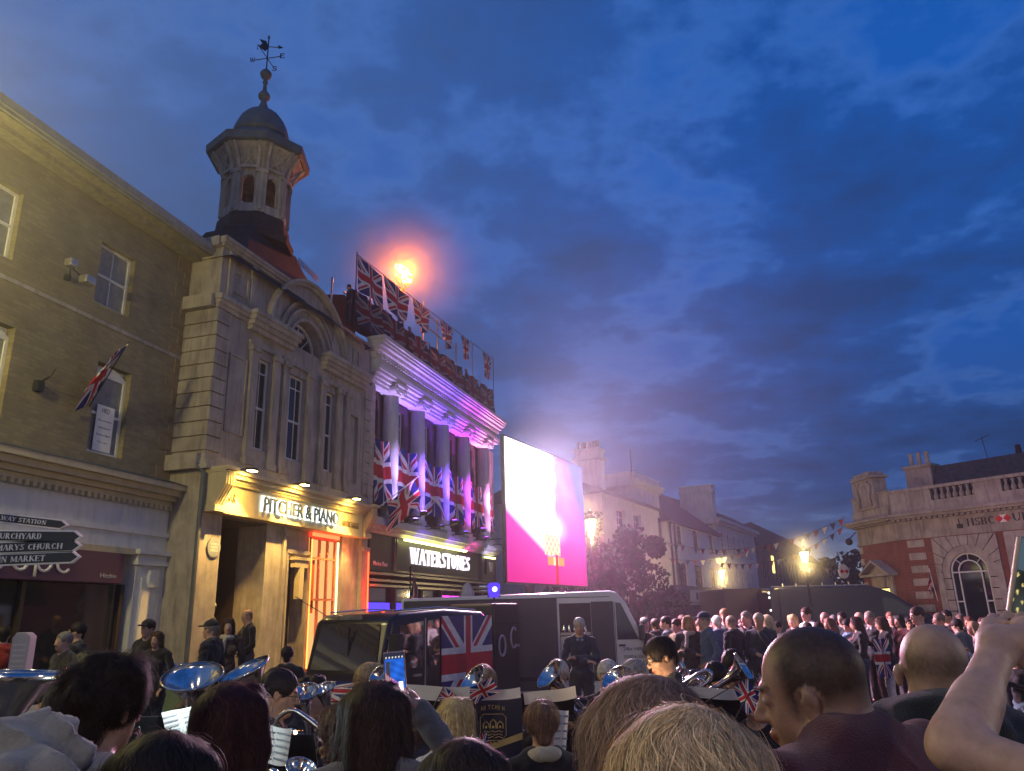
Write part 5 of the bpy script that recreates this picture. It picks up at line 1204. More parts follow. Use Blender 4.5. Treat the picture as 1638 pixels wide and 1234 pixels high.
# ================================================================== FIGURES: smooth-union volumes turned into one continuous surface
class Vox:
    def __init__(s, lo, hi, h):
        s.lo = np.array(lo, np.float32); s.h = h; n = np.ceil((np.array(hi)-s.lo)/h).astype(int)+1; s.n = n
        s.V = np.full(tuple(n), .08, np.float32)
    def _sub(s, lo, hi):
        a = np.clip(((np.array(lo)-s.lo)/s.h).astype(int)-1, 0, s.n-1); b = np.clip(((np.array(hi)-s.lo)/s.h).astype(int)+3, 1, s.n)
        if (b <= a).any(): return None
        ax = [s.lo[i]+s.h*np.arange(a[i], b[i], dtype=np.float32) for i in range(3)]
        G = np.stack(np.meshgrid(*ax, indexing='ij'), -1); return tuple(slice(a[i], b[i]) for i in range(3)), G
    def add(s, fn, lo, hi, k=.02):
        pad = .05
        r = s._sub(np.array(lo)-pad, np.array(hi)+pad)
        if r is None: return
        sl, G = r; d = fn(G); v = s.V[sl]
        hh = np.clip(.5+.5*(v-d)/k, 0, 1); s.V[sl] = v*(1-hh)+d*hh-k*hh*(1-hh)
    def sub(s, fn, lo, hi, k=.006):
        r = s._sub(np.array(lo)-.02, np.array(hi)+.02)
        if r is None: return
        sl, G = r; d = -fn(G); v = s.V[sl]
        hh = np.clip(.5-.5*(v-d)/k, 0, 1); s.V[sl] = v*(1-hh)+d*hh+k*hh*(1-hh)
    def cone(s, a, b, ra, rb, k=.02, grow=0.0):
        a, b = np.array(a, np.float32), np.array(b, np.float32); ra += grow; rb += grow; m_ = max(ra, rb)
        ab = b-a; L = float(ab@ab)+1e-9
        def fn(G):
            t = np.clip(((G-a)@ab)/L, 0, 1); return np.linalg.norm(G-a-t[..., None]*ab, axis=-1)-(ra+(rb-ra)*t)
        s.add(fn, np.minimum(a, b)-m_, np.maximum(a, b)+m_, k)
    def ell(s, c, r, M3=None, k=.02, cut=False, grow=0.0):
        c = np.array(c, np.float32); r = np.array(r, np.float32)+grow; m_ = float(r.max())
        def fn(G):
            p = G-c
            if M3 is not None: p = p@M3
            q = p/r; k0 = np.linalg.norm(q, axis=-1)+1e-6; k1 = np.linalg.norm(q/r, axis=-1)+1e-6; return k0*(k0-1)/k1
        (s.sub if cut else s.add)(fn, c-m_, c+m_, k)
    def mesh(s):
        V = s.V; n = V.shape; ins = V < 0
        c = np.zeros((n[0]-1, n[1]-1, n[2]-1), np.int8)
        for i in (0, 1):
            for j in (0, 1):
                for k in (0, 1): c += ins[i:n[0]-1+i, j:n[1]-1+j, k:n[2]-1+k]
        act = (c > 0) & (c < 8); idx = np.full(act.shape, -1, np.int64); I = np.argwhere(act); idx[act] = np.arange(len(I))
        acc = np.zeros((len(I), 3), np.float64); cnt = np.zeros(len(I))
        cor = [(0,0,0),(1,0,0),(0,1,0),(1,1,0),(0,0,1),(1,0,1),(0,1,1),(1,1,1)]
        for a in range(8):
            for b in range(a+1, 8):
                d = np.array(cor[b])-np.array(cor[a])
                if np.abs(d).sum() != 1: continue
                pa = I+np.array(cor[a]); pb = I+np.array(cor[b]); va = V[tuple(pa.T)]; vb = V[tuple(pb.T)]
                mk = (va < 0) != (vb < 0); t = np.where(mk, va/(va-vb+1e-12), 0)
                acc[mk] += (np.array(cor[a])+t[:, None]*d)[mk]; cnt[mk] += 1
        P = (I+acc/cnt[:, None])*s.h+s.lo
        F = []
        for ax in range(3):
            o1, o2 = [(1, 2), (2, 0), (0, 1)][ax]
            A = ins.take(range(n[ax]-1), ax); B = ins.take(range(1, n[ax]), ax); E = np.argwhere(A != B)
            E = E[(E[:, o1] > 0) & (E[:, o2] > 0) & (E[:, o1] < n[o1]-1) & (E[:, o2] < n[o2]-1)]
            d1 = np.zeros(3, int); d1[o1] = 1; d2 = np.zeros(3, int); d2[o2] = 1
            q = np.stack([idx[tuple((E-d1-d2).T)], idx[tuple((E-d2).T)], idx[tuple(E.T)], idx[tuple((E-d1).T)]], 1)
            fl = ~ins[tuple(E.T)]; q[fl] = q[fl][:, ::-1]; F.append(q)
        return P, np.concatenate(F)
def rotm(yaw=0, pitch=0, roll=0):
    """yaw: left+, pitch: nod down+, roll: tilt to the right+ (facing +y)"""
    return np.array((Matrix.Rotation(yaw, 3, 'Z') @ Matrix.Rotation(-pitch, 3, 'X') @ Matrix.Rotation(roll, 3, 'Y')), np.float32)
POSE = {   # elbow L, wrist L, elbow R, wrist R  (left = -x)
 'side': ((-.245, -.03, 1.14), (-.25, .06, .90), (.245, -.03, 1.14), (.25, .06, .90)),
 'fold': ((-.25, .05, 1.17), (.07, .19, 1.19), (.25, .05, 1.15), (-.09, .20, 1.14)),
 'clasp': ((-.24, .0, 1.15), (-.05, .20, 1.02), (.24, 0, 1.15), (.05, .21, 1.03)),
 'clap': ((-.24, .06, 1.17), (-.04, .28, 1.27), (.24, .06, 1.17), (.04, .28, 1.27)),
 'mouth': ((-.20, .10, 1.18), (-.03, .15, 1.44), (.22, 0, 1.16), (.05, .2, 1.12)),
 'phone': ((-.24, .0, 1.15), (-.1, .18, 1.0), (.21, .14, 1.22), (.09, .32, 1.40)),
 'hip': ((-.33, -.05, 1.17), (-.20, .06, .99), (.245, -.03, 1.14), (.25, .06, .90)),
 'pocket': ((-.27, -.05, 1.15), (-.19, .07, .95), (.27, -.05, 1.15), (.19, .07, .95)),
 'play': ((-.24, .12, 1.16), (-.10, .27, 1.30), (.24, .12, 1.16), (.08, .28, 1.27)) }
def person(label, x, y, top, yaw=0, pose='side', hd=(0, 0, 0), skin=(.42, .25, .18), hair='short', hc=(.06, .035, .02), topc=(.03, .03, .04), botc=(.03, .035, .05), shoe=(.02, .02, .02),
           h=.018, group=None, sit=False, coat=0.0, arms=None, kind='top', sex='m', scarf=None, cap=None, glasses=False, strands=0, lean=0.0, hips=1.0, patt=None, cat='person', neckl=0.0, build_hands=True, sheer=None, collar=None, seed=None, wide=1.0, hvol=1.0, hoodup=False):
    rs = np.random.RandomState((seed if seed is not None else abs(hash(label)) if False else sum(ord(c)*(i+1) for i, c in enumerate(label))) % 100000)
    S = top/(1.75+neckl) if not sit else 1.0
    dz = 0.0 if not sit else top-1.75
    o = thing('person', label, cat, (x, y, 0), R(yaw), group); o.scale = (S, S, S)
    # ---- joints
    hj = (.09, .0, .93+dz)
    if sit: legs = [((sx_*.09, 0, .93+dz), (sx_*.13, .44, .50), (sx_*.12, .46, .09)) for sx_ in (-1, 1)]
    else:
        st = rs.uniform(-.04, .05); legs = [((-.09, 0, .93), (-.10, .03+st, .50), (-.11, -.01+st, .09)), ((.09, 0, .93), (.11, .03-st, .50), (.12, -.01-st, .09))]
    L_ = lambda p: (p[0]*1.0, p[1]+lean*(p[2]-.93), p[2]+dz)
    pl = list(arms or POSE[pose]); eL, wL, eR, wR = [L_(p) for p in pl]
    sL, sR = L_((-.18*wide, -.01, 1.42)), L_((.18*wide, -.01, 1.42))
    hc0 = np.array(L_((0, .03, 1.615+neckl)), np.float32); HM = rotm(R(hd[0]), R(hd[1]), R(hd[2]))
    W_ = lambda p: tuple(hc0+HM@np.array(p, np.float32))
    allp = np.array([eL, wL, eR, wR, sL, sR, *[p for lg in legs for p in lg], W_((0, 0, 0))])
    lo = allp.min(0)-np.array((.18, .2, 0)); hi = allp.max(0)+np.array((.18, .22, .22)); lo[2] = -.01; hi[2] = max(hi[2], hc0[2]+.2)
    chest, waist, pel = L_((0, 0, 1.27)), L_((0, .01, 1.08)), (0, 0, .96+dz)
    cw = (.145 if sex == 'm' else .128)*wide
    def torso(v, g=0.0, k=.05):
        v.ell(L_((0, -.005, 1.30)), (cw, .105, .17), None, k, grow=g); v.ell(waist, (.134*wide*hips if sex == 'm' else .118*wide*hips, .100, .16), None, k, grow=g); v.ell(pel, (.155*hips, .115, .11), None, k, grow=g)
        v.cone(L_((-.12*wide, -.01, 1.425)), L_((.12*wide, -.01, 1.425)),   .050, .050, k, g); v.cone(L_((-.05, -.015, 1.46)), L_((.05, -.015, 1.46)), .05, .05, k, g)
        if sex == 'f': v.ell(L_((-.065, .085, 1.27)), (.062, .055, .062), None, .03, grow=g); v.ell(L_((.065, .085, 1.27)), (.062, .055, .062), None, .03, grow=g)
    ak = .84 if sex == 'f' else 1.0
    def arm(v, s_, e_, w_, g=0.0, fore=True, k=.03):
        v.cone(s_, e_, .047*ak, .039*ak, k, g*.8)
        if fore: v.cone(e_, w_, .039*ak, .026 if g == 0 else .029, .02, g*.8)
    # ---- body (one continuous surface)
    v = Vox(lo, hi, h)
    if h < .012: v.cone(L_((0, -.02, 1.38)), W_((0, -.02, -.04)), .062, .056, .03)
    else: v.cone(L_((0, -.01, 1.38)), W_((0, -.015, -.04)), .060, .054, .03)
    torso(v)
    for a, b, c in legs: v.cone(a, b, .085*(.9 if sex == 'f' else 1), .055, .03); v.cone(b, c, .055, .036, .02); v.cone(c, (c[0], c[1]+.13, .04), .035, .03, .02)
    for s_, e_, w_, sd in ((sL, eL, wL, -1), (sR, eR, wR, 1)):
        arm(v, s_, e_, w_)
        if h < .01:
            s0, e0, w0_ = np.array(s_), np.array(e_), np.array(w_); f_ = (w0_-e0); sd_ = np.cross(f_/np.linalg.norm(f_), (0, 1., 0)); v.cone(tuple(e0+f_*.10+sd_*.010), tuple(e0+f_*.42+sd_*.006), .031*ak, .027*ak, .03); v.cone(tuple(e0+f_*.12-sd_*.012), tuple(e0+f_*.5-sd_*.006), .027*ak, .024*ak, .03); v.cone(tuple(w0_-f_*.04+sd_*.010), tuple(w0_-f_*.02+sd_*.016), .016, .015, .015); bk_ = (e0-s0)/np.linalg.norm(e0-s0)-f_/np.linalg.norm(f_); v.cone(tuple(e0), tuple(e0+bk_*.012), .03, .022, .02)
        if build_hands is not True and sd in (build_hands or ()): continue
        d = np.array(w_)-np.array(e_); d = d/(np.linalg.norm(d)+1e-6); side = np.cross(d, (0, 0, 1.)); side = side/(np.linalg.norm(side)+1e-6)
        nrm = np.cross(side, d); w0 = np.array(w_)
        pm = w0+d*.055; v.cone(w0, tuple(w0+d*.02), .027, .03, .015); v.cone(tuple(w0+d*.03-side*.022), tuple(pm+d*.02-side*.026), .017, .015, .018); v.cone(tuple(w0+d*.03+side*.022), tuple(pm+d*.02+side*.026), .017, .015, .018)
        for f, (off, ln) in enumerate(((-.033, .062), (-.011, .074), (.011, .070), (.032, .054))):
            a0 = pm+d*.025+side*off; a1 = a0+d*ln*.5-nrm*.008; a2 = a1+d*ln*.35-nrm*.026
            r_ = .0085 if h < .01 else .0105
            v.cone(tuple(a0), tuple(a1), r_+.001, r_, .006); v.cone(tuple(a1), tuple(a2), r_, r_-.001, .006)
        t0 = w0+d*.025-side*sd*.03; v.cone(tuple(t0), tuple(t0+d*.035-side*sd*.028), .012, .011, .01); v.cone(tuple(t0+d*.035-side*sd*.028), tuple(t0+d*.065-side*sd*.030-nrm*.01), .011, .009, .008)
    head_prims(v, W_, HM, h)
    P, F = v.mesh()
    loc = (P-hc0)@HM; col = np.tile(np.array(skin, np.float32), (len(P), 1)); isH = P[:, 2] > hc0[2]-.16
    def near(c, r): return isH & (np.linalg.norm((loc-np.array(c))/np.array(r), axis=1) < 1)
    rd = near((0, .10, -.054), (.027, .03, .011)); col[rd] = np.array(skin)*np.array((.85, .45, .45))
    for ex in (-.031, .031):
        col[near((ex, .09, .016), (.013, .02, .0065))] = (.45, .42, .40); col[near((ex, .095, .016), (.0065, .02, .007))] = (.03, .02, .015)
        col[near((ex, .09, .036), (.021, .03, .006))] = np.array(hc)*.6+np.array(skin)*.35
    if hair in ('buzz', 'bald', 'shaved'):
        r_ = {'buzz': .92, 'bald': .36, 'shaved': .5}[hair]
        zz = loc[:, 2]-.03+np.clip(loc[:, 1], -.2, .2)*-.25+.0
        m_ = np.clip((loc[:, 2]+.04-.95*np.clip(loc[:, 1]-.02, 0, 1)*1.0)/.055, 0, 1)*np.clip((.055-loc[:, 1]+np.clip(loc[:, 2]-.09, 0, .1)*.6)/.03, 0, 1)*isH
        if hair == 'bald': m_ = np.clip(m_*np.clip((.10-loc[:, 2])/.06, .25, 1)*2.2, 0, 3)
        ear = near((-.085, -.0, .0), (.03, .035, .04)) | near((.085, 0, 0), (.03, .035, .04)); m_[ear] *= .35
        m_ = (m_*r_)[:, None]; nz_ = 1+.25*rs.randn(len(P), 1); col = col*(1-m_)+np.array(hc)*nz_*m_
    body = mesh_np('body', P, F, M['skin'], o, col=np.clip(col, 0, 1))
    fold = (lambda P: .0) 
    def cloth(name, v, c, mt=None, amp=.006, patt=None):
        P, F = v.mesh()
        if len(P) < 10: return None
        # folds: displacement along approximate normals
        a = P*S; nz = np.sin(a[:, 2]*38+a[:, 0]*22+3*np.sin(a[:, 1]*17+a[:, 2]*9))+.6*np.sin(a[:, 0]*71-a[:, 2]*33+2*np.sin(a[:, 2]*41)); 
        ctr = np.stack([P[:, 0]*.0, P[:, 1]*0, P[:, 2]], 1); dr = P-ctr; dr = dr/(np.linalg.norm(dr, axis=1, keepdims=True)+1e-6)
        P = P+dr*(nz*amp)[:, None]
        if hoodup and name == 'hooded_top':
            rg = 1-np.abs(np.sin(a[:, 0]*16+a[:, 2]*34+1.6*np.sin(a[:, 0]*13+a[:, 1]*19)))**.7; P = P+dr*((rg-.4)*.020)[:, None]+np.array((0, 0, 1.))*((rg-.4)*.016*(P[:, 2] > hc0[2]-.1))[:, None]
        cc = np.tile(np.array(c, np.float32), (len(P), 1))
        if patt is not None:
            m_ = (np.sin(P[:, 0]*60+np.sin(P[:, 2]*50)*2)*np.sin(P[:, 2]*47+np.sin(P[:, 0]*70)) > .15); cc[m_] = patt
        cc = cc*(1+.06*rs.randn(len(P), 1))
        return mesh_np(name, P, F, mt or M['cloth'], o, col=np.clip(cc, 0, 1))
    # ---- trousers / skirt
    v = Vox(lo, hi, h); g = .012
    for a, b, c in legs: v.cone(a, b, .090, .066, .03, g*.6); v.cone(b, (c[0], c[1], .075), .064, .056 if kind != 'leggings' else .042, .02, g*.4)
    v.ell(pel, (.158*hips, .118, .12), None, .04, grow=g)
    cloth('trousers' if kind != 'leggings' else 'leggings', v, botc, patt=patt)
    v = Vox((-.3, -.3, -.02) if not sit else (-.3, -.1, -.02), (.3, .4, .16) if not sit else (.3, .8, .2), h*.8)
    for a, b, c in legs: v.ell((c[0], c[1]+.06, .035), (.046, .125, .042), None, .02); v.cone(c, (c[0], c[1]+.02, .05), .05, .05, .02)
    v.sub(lambda G: G[..., 2]-.001, (-.3, -.3, -.1), (.3, .8, .0)); cloth('shoes', v, shoe, M['leather'] if shoe[0] < .1 else None, amp=0)
    # ---- top
    v = Vox(lo, hi, h); g = .020 if kind == 'coat' else .013
    torso(v, g)
    full = kind not in ('tshirt',)
    for s_, e_, w_ in ((sL, eL, wL), (sR, eR, wR)):
        if full: arm(v, s_, e_, w_, g)
        else: e2 = tuple(np.array(s_)+(np.array(e_)-np.array(s_))*.62); v.cone(s_, e2, .054, .052, .03, g)
    if coat: v.cone((0, 0, .95+dz), (0, -.0, .93+dz-coat), .16*hips, .175*hips, .05, 0); 
    if coat: v.ell((0, 0, .93+dz-coat*.5), (.19*hips, .14, .12+coat*.5), None, .04)
    if kind == 'hood': v.ell(L_((0, -.085, 1.47)), (.125, .075, .07), None, .03); v.cone(L_((-.11, -.0, 1.475)), L_((0, -.12, 1.49)), .038, .045, .03); v.cone(L_((.11, -.0, 1.475)), L_((0, -.12, 1.49)), .038, .045, .03)
    if hoodup:
        for (yy, zz, rr_, tk_) in ((-.08, .035, .098, .020), (.045, .045, .106, .024), (-.15, -.05, .080, .036)):
            for i in range(8):
                a, b = R(10+20*i), R(30+20*i); v.cone(W_((rr_*math.cos(a), yy+.012*math.sin(i*2.3), zz+rr_*.95*math.sin(a))), W_((rr_*math.cos(b), yy+.012*math.sin(i*2.3+2.3), zz+rr_*.95*math.sin(b))), tk_*(1+.2*math.sin(i)), tk_, .022)
        v.ell(W_((0, -.03, .04)), (.100, .118, .108), HM, .012); v.cone(W_((0, -.05, -.04)), L_((0, -.04, 1.43)), .10, .12, .05); v.ell(W_((0, .12, .0)), (.07, .09, .10), HM, .01, cut=True)
    if kind in ('coat', 'jacket'): v.cone(L_((-.06, -.03, 1.49)), L_((.06, -.03, 1.49)), .042, .042, .02)
    v.ell(L_((0, .025, 1.53)), (.066, .075, .07), None, .01, cut=True)
    zb = .93+dz-coat-.06
    if not sit: v.sub(lambda G, zb=zb: G[..., 2]-zb, (-1, -1, -.1), (1, 1, zb), .004) if True else None
    nm = {'coat': 'coat', 'jacket': 'jacket', 'hood': 'hooded_top', 'tshirt': 'tshirt'}.get(kind, 'sweater')
    cloth(nm, v, topc)
    if collar is not None:
        v = Vox(L_((-.16, -.16, 1.38)), L_((.16, .16, 1.56)), min(h, .01)); v.cone(L_((-.085, -.03, 1.485)), L_((-.03, -.085, 1.50)), .034, .036, .02); v.cone(L_((-.03, -.085, 1.50)), L_((.03, -.085, 1.50)), .036, .036, .02); v.cone(L_((.085, -.03, 1.485)), L_((.03, -.085, 1.50)), .034, .036, .02); v.cone(L_((-.06, -.02, 1.47)), L_((-.03, .06, 1.43)), .036, .03, .02); v.cone(L_((.06, -.02, 1.47)), L_((.03, .06, 1.43)), .036, .03, .02); cloth('collar', v, collar, amp=.003)
    if scarf is not None:
        v = Vox(L_((-.2, -.2, 1.2)), L_((.2, .25, 1.58)), min(h, .014))
        for i in range(10):
            a = 2*math.pi*i/10; b = 2*math.pi*(i+1)/10; v.cone(L_((.085*math.cos(a), .085*math.sin(a), 1.47+.01*math.sin(a*2))), L_((.085*math.cos(b), .085*math.sin(b), 1.47)), .032, .032, .02)
        v.cone(L_((.03, .1, 1.46)), L_((.05, .15, 1.27)), .03, .035, .02); cloth('scarf', v, scarf)
    # ---- hair
    hb = min(h, .014) if h > .01 else .007
    if hair not in ('buzz', 'bald', 'shaved', 'none'):
        V = Vox(hc0-np.array((.26, .30, .5)), hc0+np.array((.26, .26, .26)), hb)
        hv = hvol
        V.ell(W_((0, -.018, .052)), (.086*hv, .104*hv, .090*hv), HM, .02)
        if hair in ('long', 'bob', 'thick'):
            ln = {'long': .30, 'bob': .14, 'thick': .26}[hair]; tk = 1.25 if hair == 'thick' else 1.0
            V.cone(W_((0, -.055, .03)), W_((0, -.085, -ln)), .078*tk*hv, .070*tk, .03)
            for sx_ in (-1, 1): V.cone(W_((sx_*.062*tk, -.02, .05)), W_((sx_*.078*tk, -.03, -ln*.95)), .040*tk*hv, .036*tk, .03); V.cone(W_((sx_*.05, .03, .10)), W_((sx_*.082*tk, .01, -.06)), .03, .024, .03)
        elif hair == 'bun': V.ell(W_((0, -.10, .09)), (.045, .045, .045), HM, .02); V.cone(W_((0, -.06, .0)), W_((0, -.07, -.04)), .05, .04, .02)
        elif hair == 'pony': V.cone(W_((0, -.10, .07)), W_((0, -.15, -.05)), .03, .035, .02); V.cone(W_((0, -.15, -.05)), W_((0, -.13, -.2)), .035, .02, .02)
        elif hair == 'curly':
            for i in range(46):
                d = rs.randn(3); d /= np.linalg.norm(d)
                if d[1] > .45 and d[2] < .45 or d[2] < -.35: continue
                V.ell(W_((d[0]*.080*hv, -.018+d[1]*.100*hv, .055+d[2]*.088*hv)), (.026*hv, .026*hv, .024*hv), HM, .012)
            V.cone(W_((0, -.06, .0)), W_((0, -.068, -.045)), .052, .045, .02)
        else: V.cone(W_((0, -.055, .01)), W_((0, -.062, -.035)), .052, .042, .02)
        cy = .105 if hair in ('short', 'grey') else .115
        V.ell(W_((0, cy, -.03)), (.070, .075, .098), HM, .01, cut=True)
        for sx_ in (-1, 1):
            if hair in ('short', 'curly', 'bun', 'pony'): V.ell(W_((sx_*.085, .012, -.012)), (.024, .036, .042), HM, .008, cut=True)
        if hair in ('short', 'curly', 'bun', 'pony'):
            V.sub(lambda G: ((G-hc0)@HM)[..., 2]+.062, W_((-.2, -.2, -.2)), W_((.2, .2, .0)), .004) if False else None
        Pn, Fn = V.mesh(); cc = np.tile(np.array(hc, np.float32), (len(Pn), 1))*(1+.18*rs.randn(len(Pn), 1))
        q = Pn-hc0; Pn = Pn+(.3 if strands else 1.)*(q/(np.linalg.norm(q, axis=1, keepdims=True)+1e-6))*(.0025*np.sin(q[:, 0]*240+3*np.sin(q[:, 2]*60))[:, None])
        ho = mesh_np('hair', Pn, Fn, M['hair'], o, col=np.clip(cc, 0, 1))
        if strands: hair_strands(o, ho, V, hc0, HM, strands, hair, hc, rs, S)
    if cap is not None:
        V = Vox(hc0-.2, hc0+.26, hb); V.ell(W_((0, -.012, .075)), (.092, .108, .078), HM, .01); V.sub(lambda G: ((G-hc0)@HM)[..., 2]-.055, hc0-.3, hc0+.3, .004)
        V.ell(W_((0, .115, .066)), (.065, .075, .010), HM, .01); cloth('cap', V, cap, amp=0)
    if glasses:
        q = MB()
        for ex in (-.033, .033): q.tube([W_((ex+.024*math.cos(R(30*i)), .112, .014+.019*math.sin(R(30*i)))) for i in range(12)], .0022, 4, closed=True); q.tube([W_((ex*2.0-.008*np.sign(ex), .108, .018)), W_((math.copysign(.079, ex), .02, .012)), W_((math.copysign(.08, ex), -.01, .004))], .002, 4)
        q.tube([W_((-.01, .114, .018)), W_((.01, .114, .018))], .002, 4); q.build('glasses', M['iron'], o)
    return o
def head_prims(v, W_, HM, h):
    v.ell(W_((0, -.012, .045)), (.074, .094, .083), HM, .02); v.ell(W_((0, .025, -.022)), (.058, .066, .086), HM, .02); v.ell(W_((0, .062, -.082)), (.026, .024, .022), HM, .02)
    v.ell(W_((0, -.045, -.01)), (.06, .05, .06), HM, .02)
    v.cone(W_((0, .088, .022)), W_((0, .108, -.018)), .0085, .0135, .008); v.ell(W_((-.012, .098, -.022)), (.009, .010, .008), HM, .006); v.ell(W_((.012, .098, -.022)), (.009, .010, .008), HM, .006)
    v.ell(W_((0, .082, .036)), (.046, .012, .009), HM, .012)
    for ex in (-.031, .031): v.ell(W_((ex, .096, .016)), (.017, .012, .010), HM, .006, cut=True); v.ell(W_((ex, .076, .015)), (.013, .014, .012), HM, .004)
    v.ell(W_((0, .090, -.048)), (.022, .011, .006), HM, .005); v.ell(W_((0, .089, -.059)), (.019, .011, .007), HM, .005)
    for ex in (-1, 1): v.ell(W_((ex*.079, -.006, .002)), (.009, .016, .028), HM, .006); v.ell(W_((ex*.082, -.012, .012)), (.010, .011, .017), HM, .006); v.ell(W_((ex*.090, .002, .002)), (.006, .009, .014), HM, .004, cut=True)
def hair_strands(o, ho, V, hc0, HM, n, style, hc, rs, S, steps=12):
    co = np.empty(len(ho.data.vertices)*3, np.float32); ho.data.vertices.foreach_get('co', co); co = co.reshape(-1, 3)
    def val(p):
        g = (p-V.lo)/V.h; i = np.clip(np.floor(g).astype(int), 0, V.n-2); f = np.clip(g-i, 0, 1); r = 0
        for a in (0, 1):
            for b in (0, 1):
                for c in (0, 1):
                    r = r+V.V[i[:, 0]+a, i[:, 1]+b, i[:, 2]+c]*(f[:, 0] if a else 1-f[:, 0])*(f[:, 1] if b else 1-f[:, 1])*(f[:, 2] if c else 1-f[:, 2])
        return r
    def grad(p, e=.006):
        g = np.stack([val(p+np.array(q)*e)-val(p-np.array(q)*e) for q in ((1, 0, 0), (0, 1, 0), (0, 0, 1))], 1); return g/(np.linalg.norm(g, axis=1, keepdims=True)+1e-6)
    p = co[rs.randint(0, len(co), n)].astype(np.float64)+rs.randn(n, 3)*.003
    lq = (p-hc0)@HM; top_ = lq[:, 2] > -.1
    crown = hc0+HM@np.array((0.01, -.055, .14)); stp = {'long': .020, 'thick': .020, 'bob': .014, 'curly': .008, 'short': .006, 'bun': .010, 'pony': .012}.get(style, .010)
    stp = stp*rs.uniform(.6, 1.2, (n, 1)); off = rs.uniform(-.001, .006 if style not in ('curly', 'short') else (.010 if style == 'short' else .022), n)
    fa = rs.rand(n) < .05; off = np.where(fa, off+rs.uniform(.004, .02, n), off)
    ph = rs.uniform(0, 6.28, n)+0*p[:, 0]; wv = {'curly': 1.6, 'thick': .55, 'long': .22, 'bob': .12, 'short': .45, 'bun': .1, 'pony': .2}.get(style, .3)
    wid = (.0011 if n < 4500 else (.0009 if n < 8000 else .00065))/S
    rows = []; tdir = None
    for i in range(steps):
        g = grad(p); fl = p-crown; fl[:, 2] -= .04+.02*i; fl /= np.linalg.norm(fl, axis=1, keepdims=True)+1e-6
        fl = fl+np.stack([np.sin(p[:, 2]*31+p[:, 1]*23+1), np.sin(p[:, 0]*27+p[:, 2]*19), 0*p[:, 0]], 1)*(.35 if style in ('thick', 'long', 'bob') else .1)*min(1, wv*2)+rs.randn(n, 3)*.06; t = fl-g*(fl*g).sum(1, keepdims=True); t /= np.linalg.norm(t, axis=1, keepdims=True)+1e-6
        sd = np.cross(t, g); rows.append((p.copy(), sd.copy()))
        p = p+(t+sd*(wv*np.sin(ph+i*(.9 if style != 'curly' else 1.9)))[:, None])*stp
        if i > 1 and style in ('curly', 'short'): p = p+g*(stp*.45)
        d = val(p); p = p-grad(p)*np.clip(d-off, -.02, .02)[:, None]*(.8 if style not in ('curly', 'short') else .3)
    Vv = np.empty((n, steps, 2, 3), np.float32)
    for i, (q, sd) in enumerate(rows):
        w_ = wid*(1-(i/(steps-1))**3*.8); Vv[:, i, 0] = q-sd*w_; Vv[:, i, 1] = q+sd*w_
    b = (np.arange(n)*steps*2)[:, None]+np.arange(steps-1)*2; F = np.stack([b, b+1, b+3, b+2], -1).reshape(-1, 4)
    c = np.array(hc)[None]*np.exp(rs.randn(n, 1)*.35); c = np.repeat(c, steps*2, 0)
    mesh_np('hair_strands', Vv.reshape(-1, 3), F, M['hair'], o, col=np.clip(c, 0, 1))
# ================================================================== PEOPLE
FAIR, TAN, DARKS, PINK = (.46, .27, .20), (.38, .22, .14), (.16, .085, .055), (.50, .26, .22)
BLK, NAVY, BLUE, GREY, BRN, WHT, CRM = (.018, .017, .02), (.02, .028, .05), (.05, .09, .17), (.10, .10, .11), (.06, .04, .03), (.55, .54, .54), (.45, .40, .30)
JEAN, TROU, TANT, MAR = (.045, .07, .13), (.025, .025, .03), (.28, .19, .11), (.075, .018, .022)
HB, HD, HG, HL, HR = (.045, .024, .014), (.014, .010, .009), (.15, .14, .13), (.36, .24, .11), (.085, .03, .02)
def PA(label, px, py, Y, **k):
    p = at(px, py, Y); return person(label, p.x, p.y, p.z, **k)
def loc_(p, o, S):
    q = Vector(p)-o.location if hasattr(o, 'location') else Vector(p)-Vector(o); return q
def larm(px, py, Y, base, yaw, S):
    p = at(px, py, Y)-Vector((base[0], base[1], 0)); p = Matrix.Rotation(-R(yaw), 3, 'Z') @ p; return tuple(p/S)

# ---- foreground, seen from behind
PA('person with short curly dark hair and grey collar seen from behind at left', 163, 1055, 2.15, yaw=-22, pose='pocket', hd=(0, 6, 3), hair='curly', hc=(.022, .013, .009), topc=(.22, .21, .19), kind='hood', h=.0085, strands=9000, hvol=.96, skin=TAN)
PA('person wearing a light grey hood at the bottom left corner', 42, 1166, 1.6, yaw=18, hd=(10, 18, 0), pose='pocket', hair='none', topc=(.30, .29, .26), kind='hood', h=.008, hoodup=True, wide=1.1)
PA('person with black hair low in front of the lit music sheet', 258, 1180, 1.7, yaw=8, hd=(0, 14, 0), hair='thick', hc=(.012, .009, .008), topc=BLK, h=.009, strands=6000, sex='f')
PA('person with long dark auburn hair seen from behind', 368, 1093, 2.45, yaw=-12, hair='thick', hc=(.035, .010, .010), topc=BLK, h=.010, strands=6500, sex='f', kind='coat', hvol=.98)
b4 = at(600, 1092, 2.7); S4 = b4.z/1.75
person('person with dark brown hair holding up a phone with a wool coat sleeve', b4.x, b4.y, b4.z, yaw=4, hair='thick', hc=(.035, .018, .013), topc=(.15, .14, .13), kind='coat', h=.0085, strands=7500, sex='f', hvol=.98, skin=TAN,
       arms=((-.24, .0, 1.15), (-.1, .18, 1.0), larm(742, 1238, 2.86, b4, 4, S4), larm(672, 1138, 2.92, b4, 4, S4)))
PA('person with dark hair and bright streaks low at the bottom centre', 742, 1190, 2.0, yaw=0, hd=(0, 16, 0), hair='thick', hc=(.03, .02, .016), topc=NAVY, h=.0095, strands=6000, sex='f')
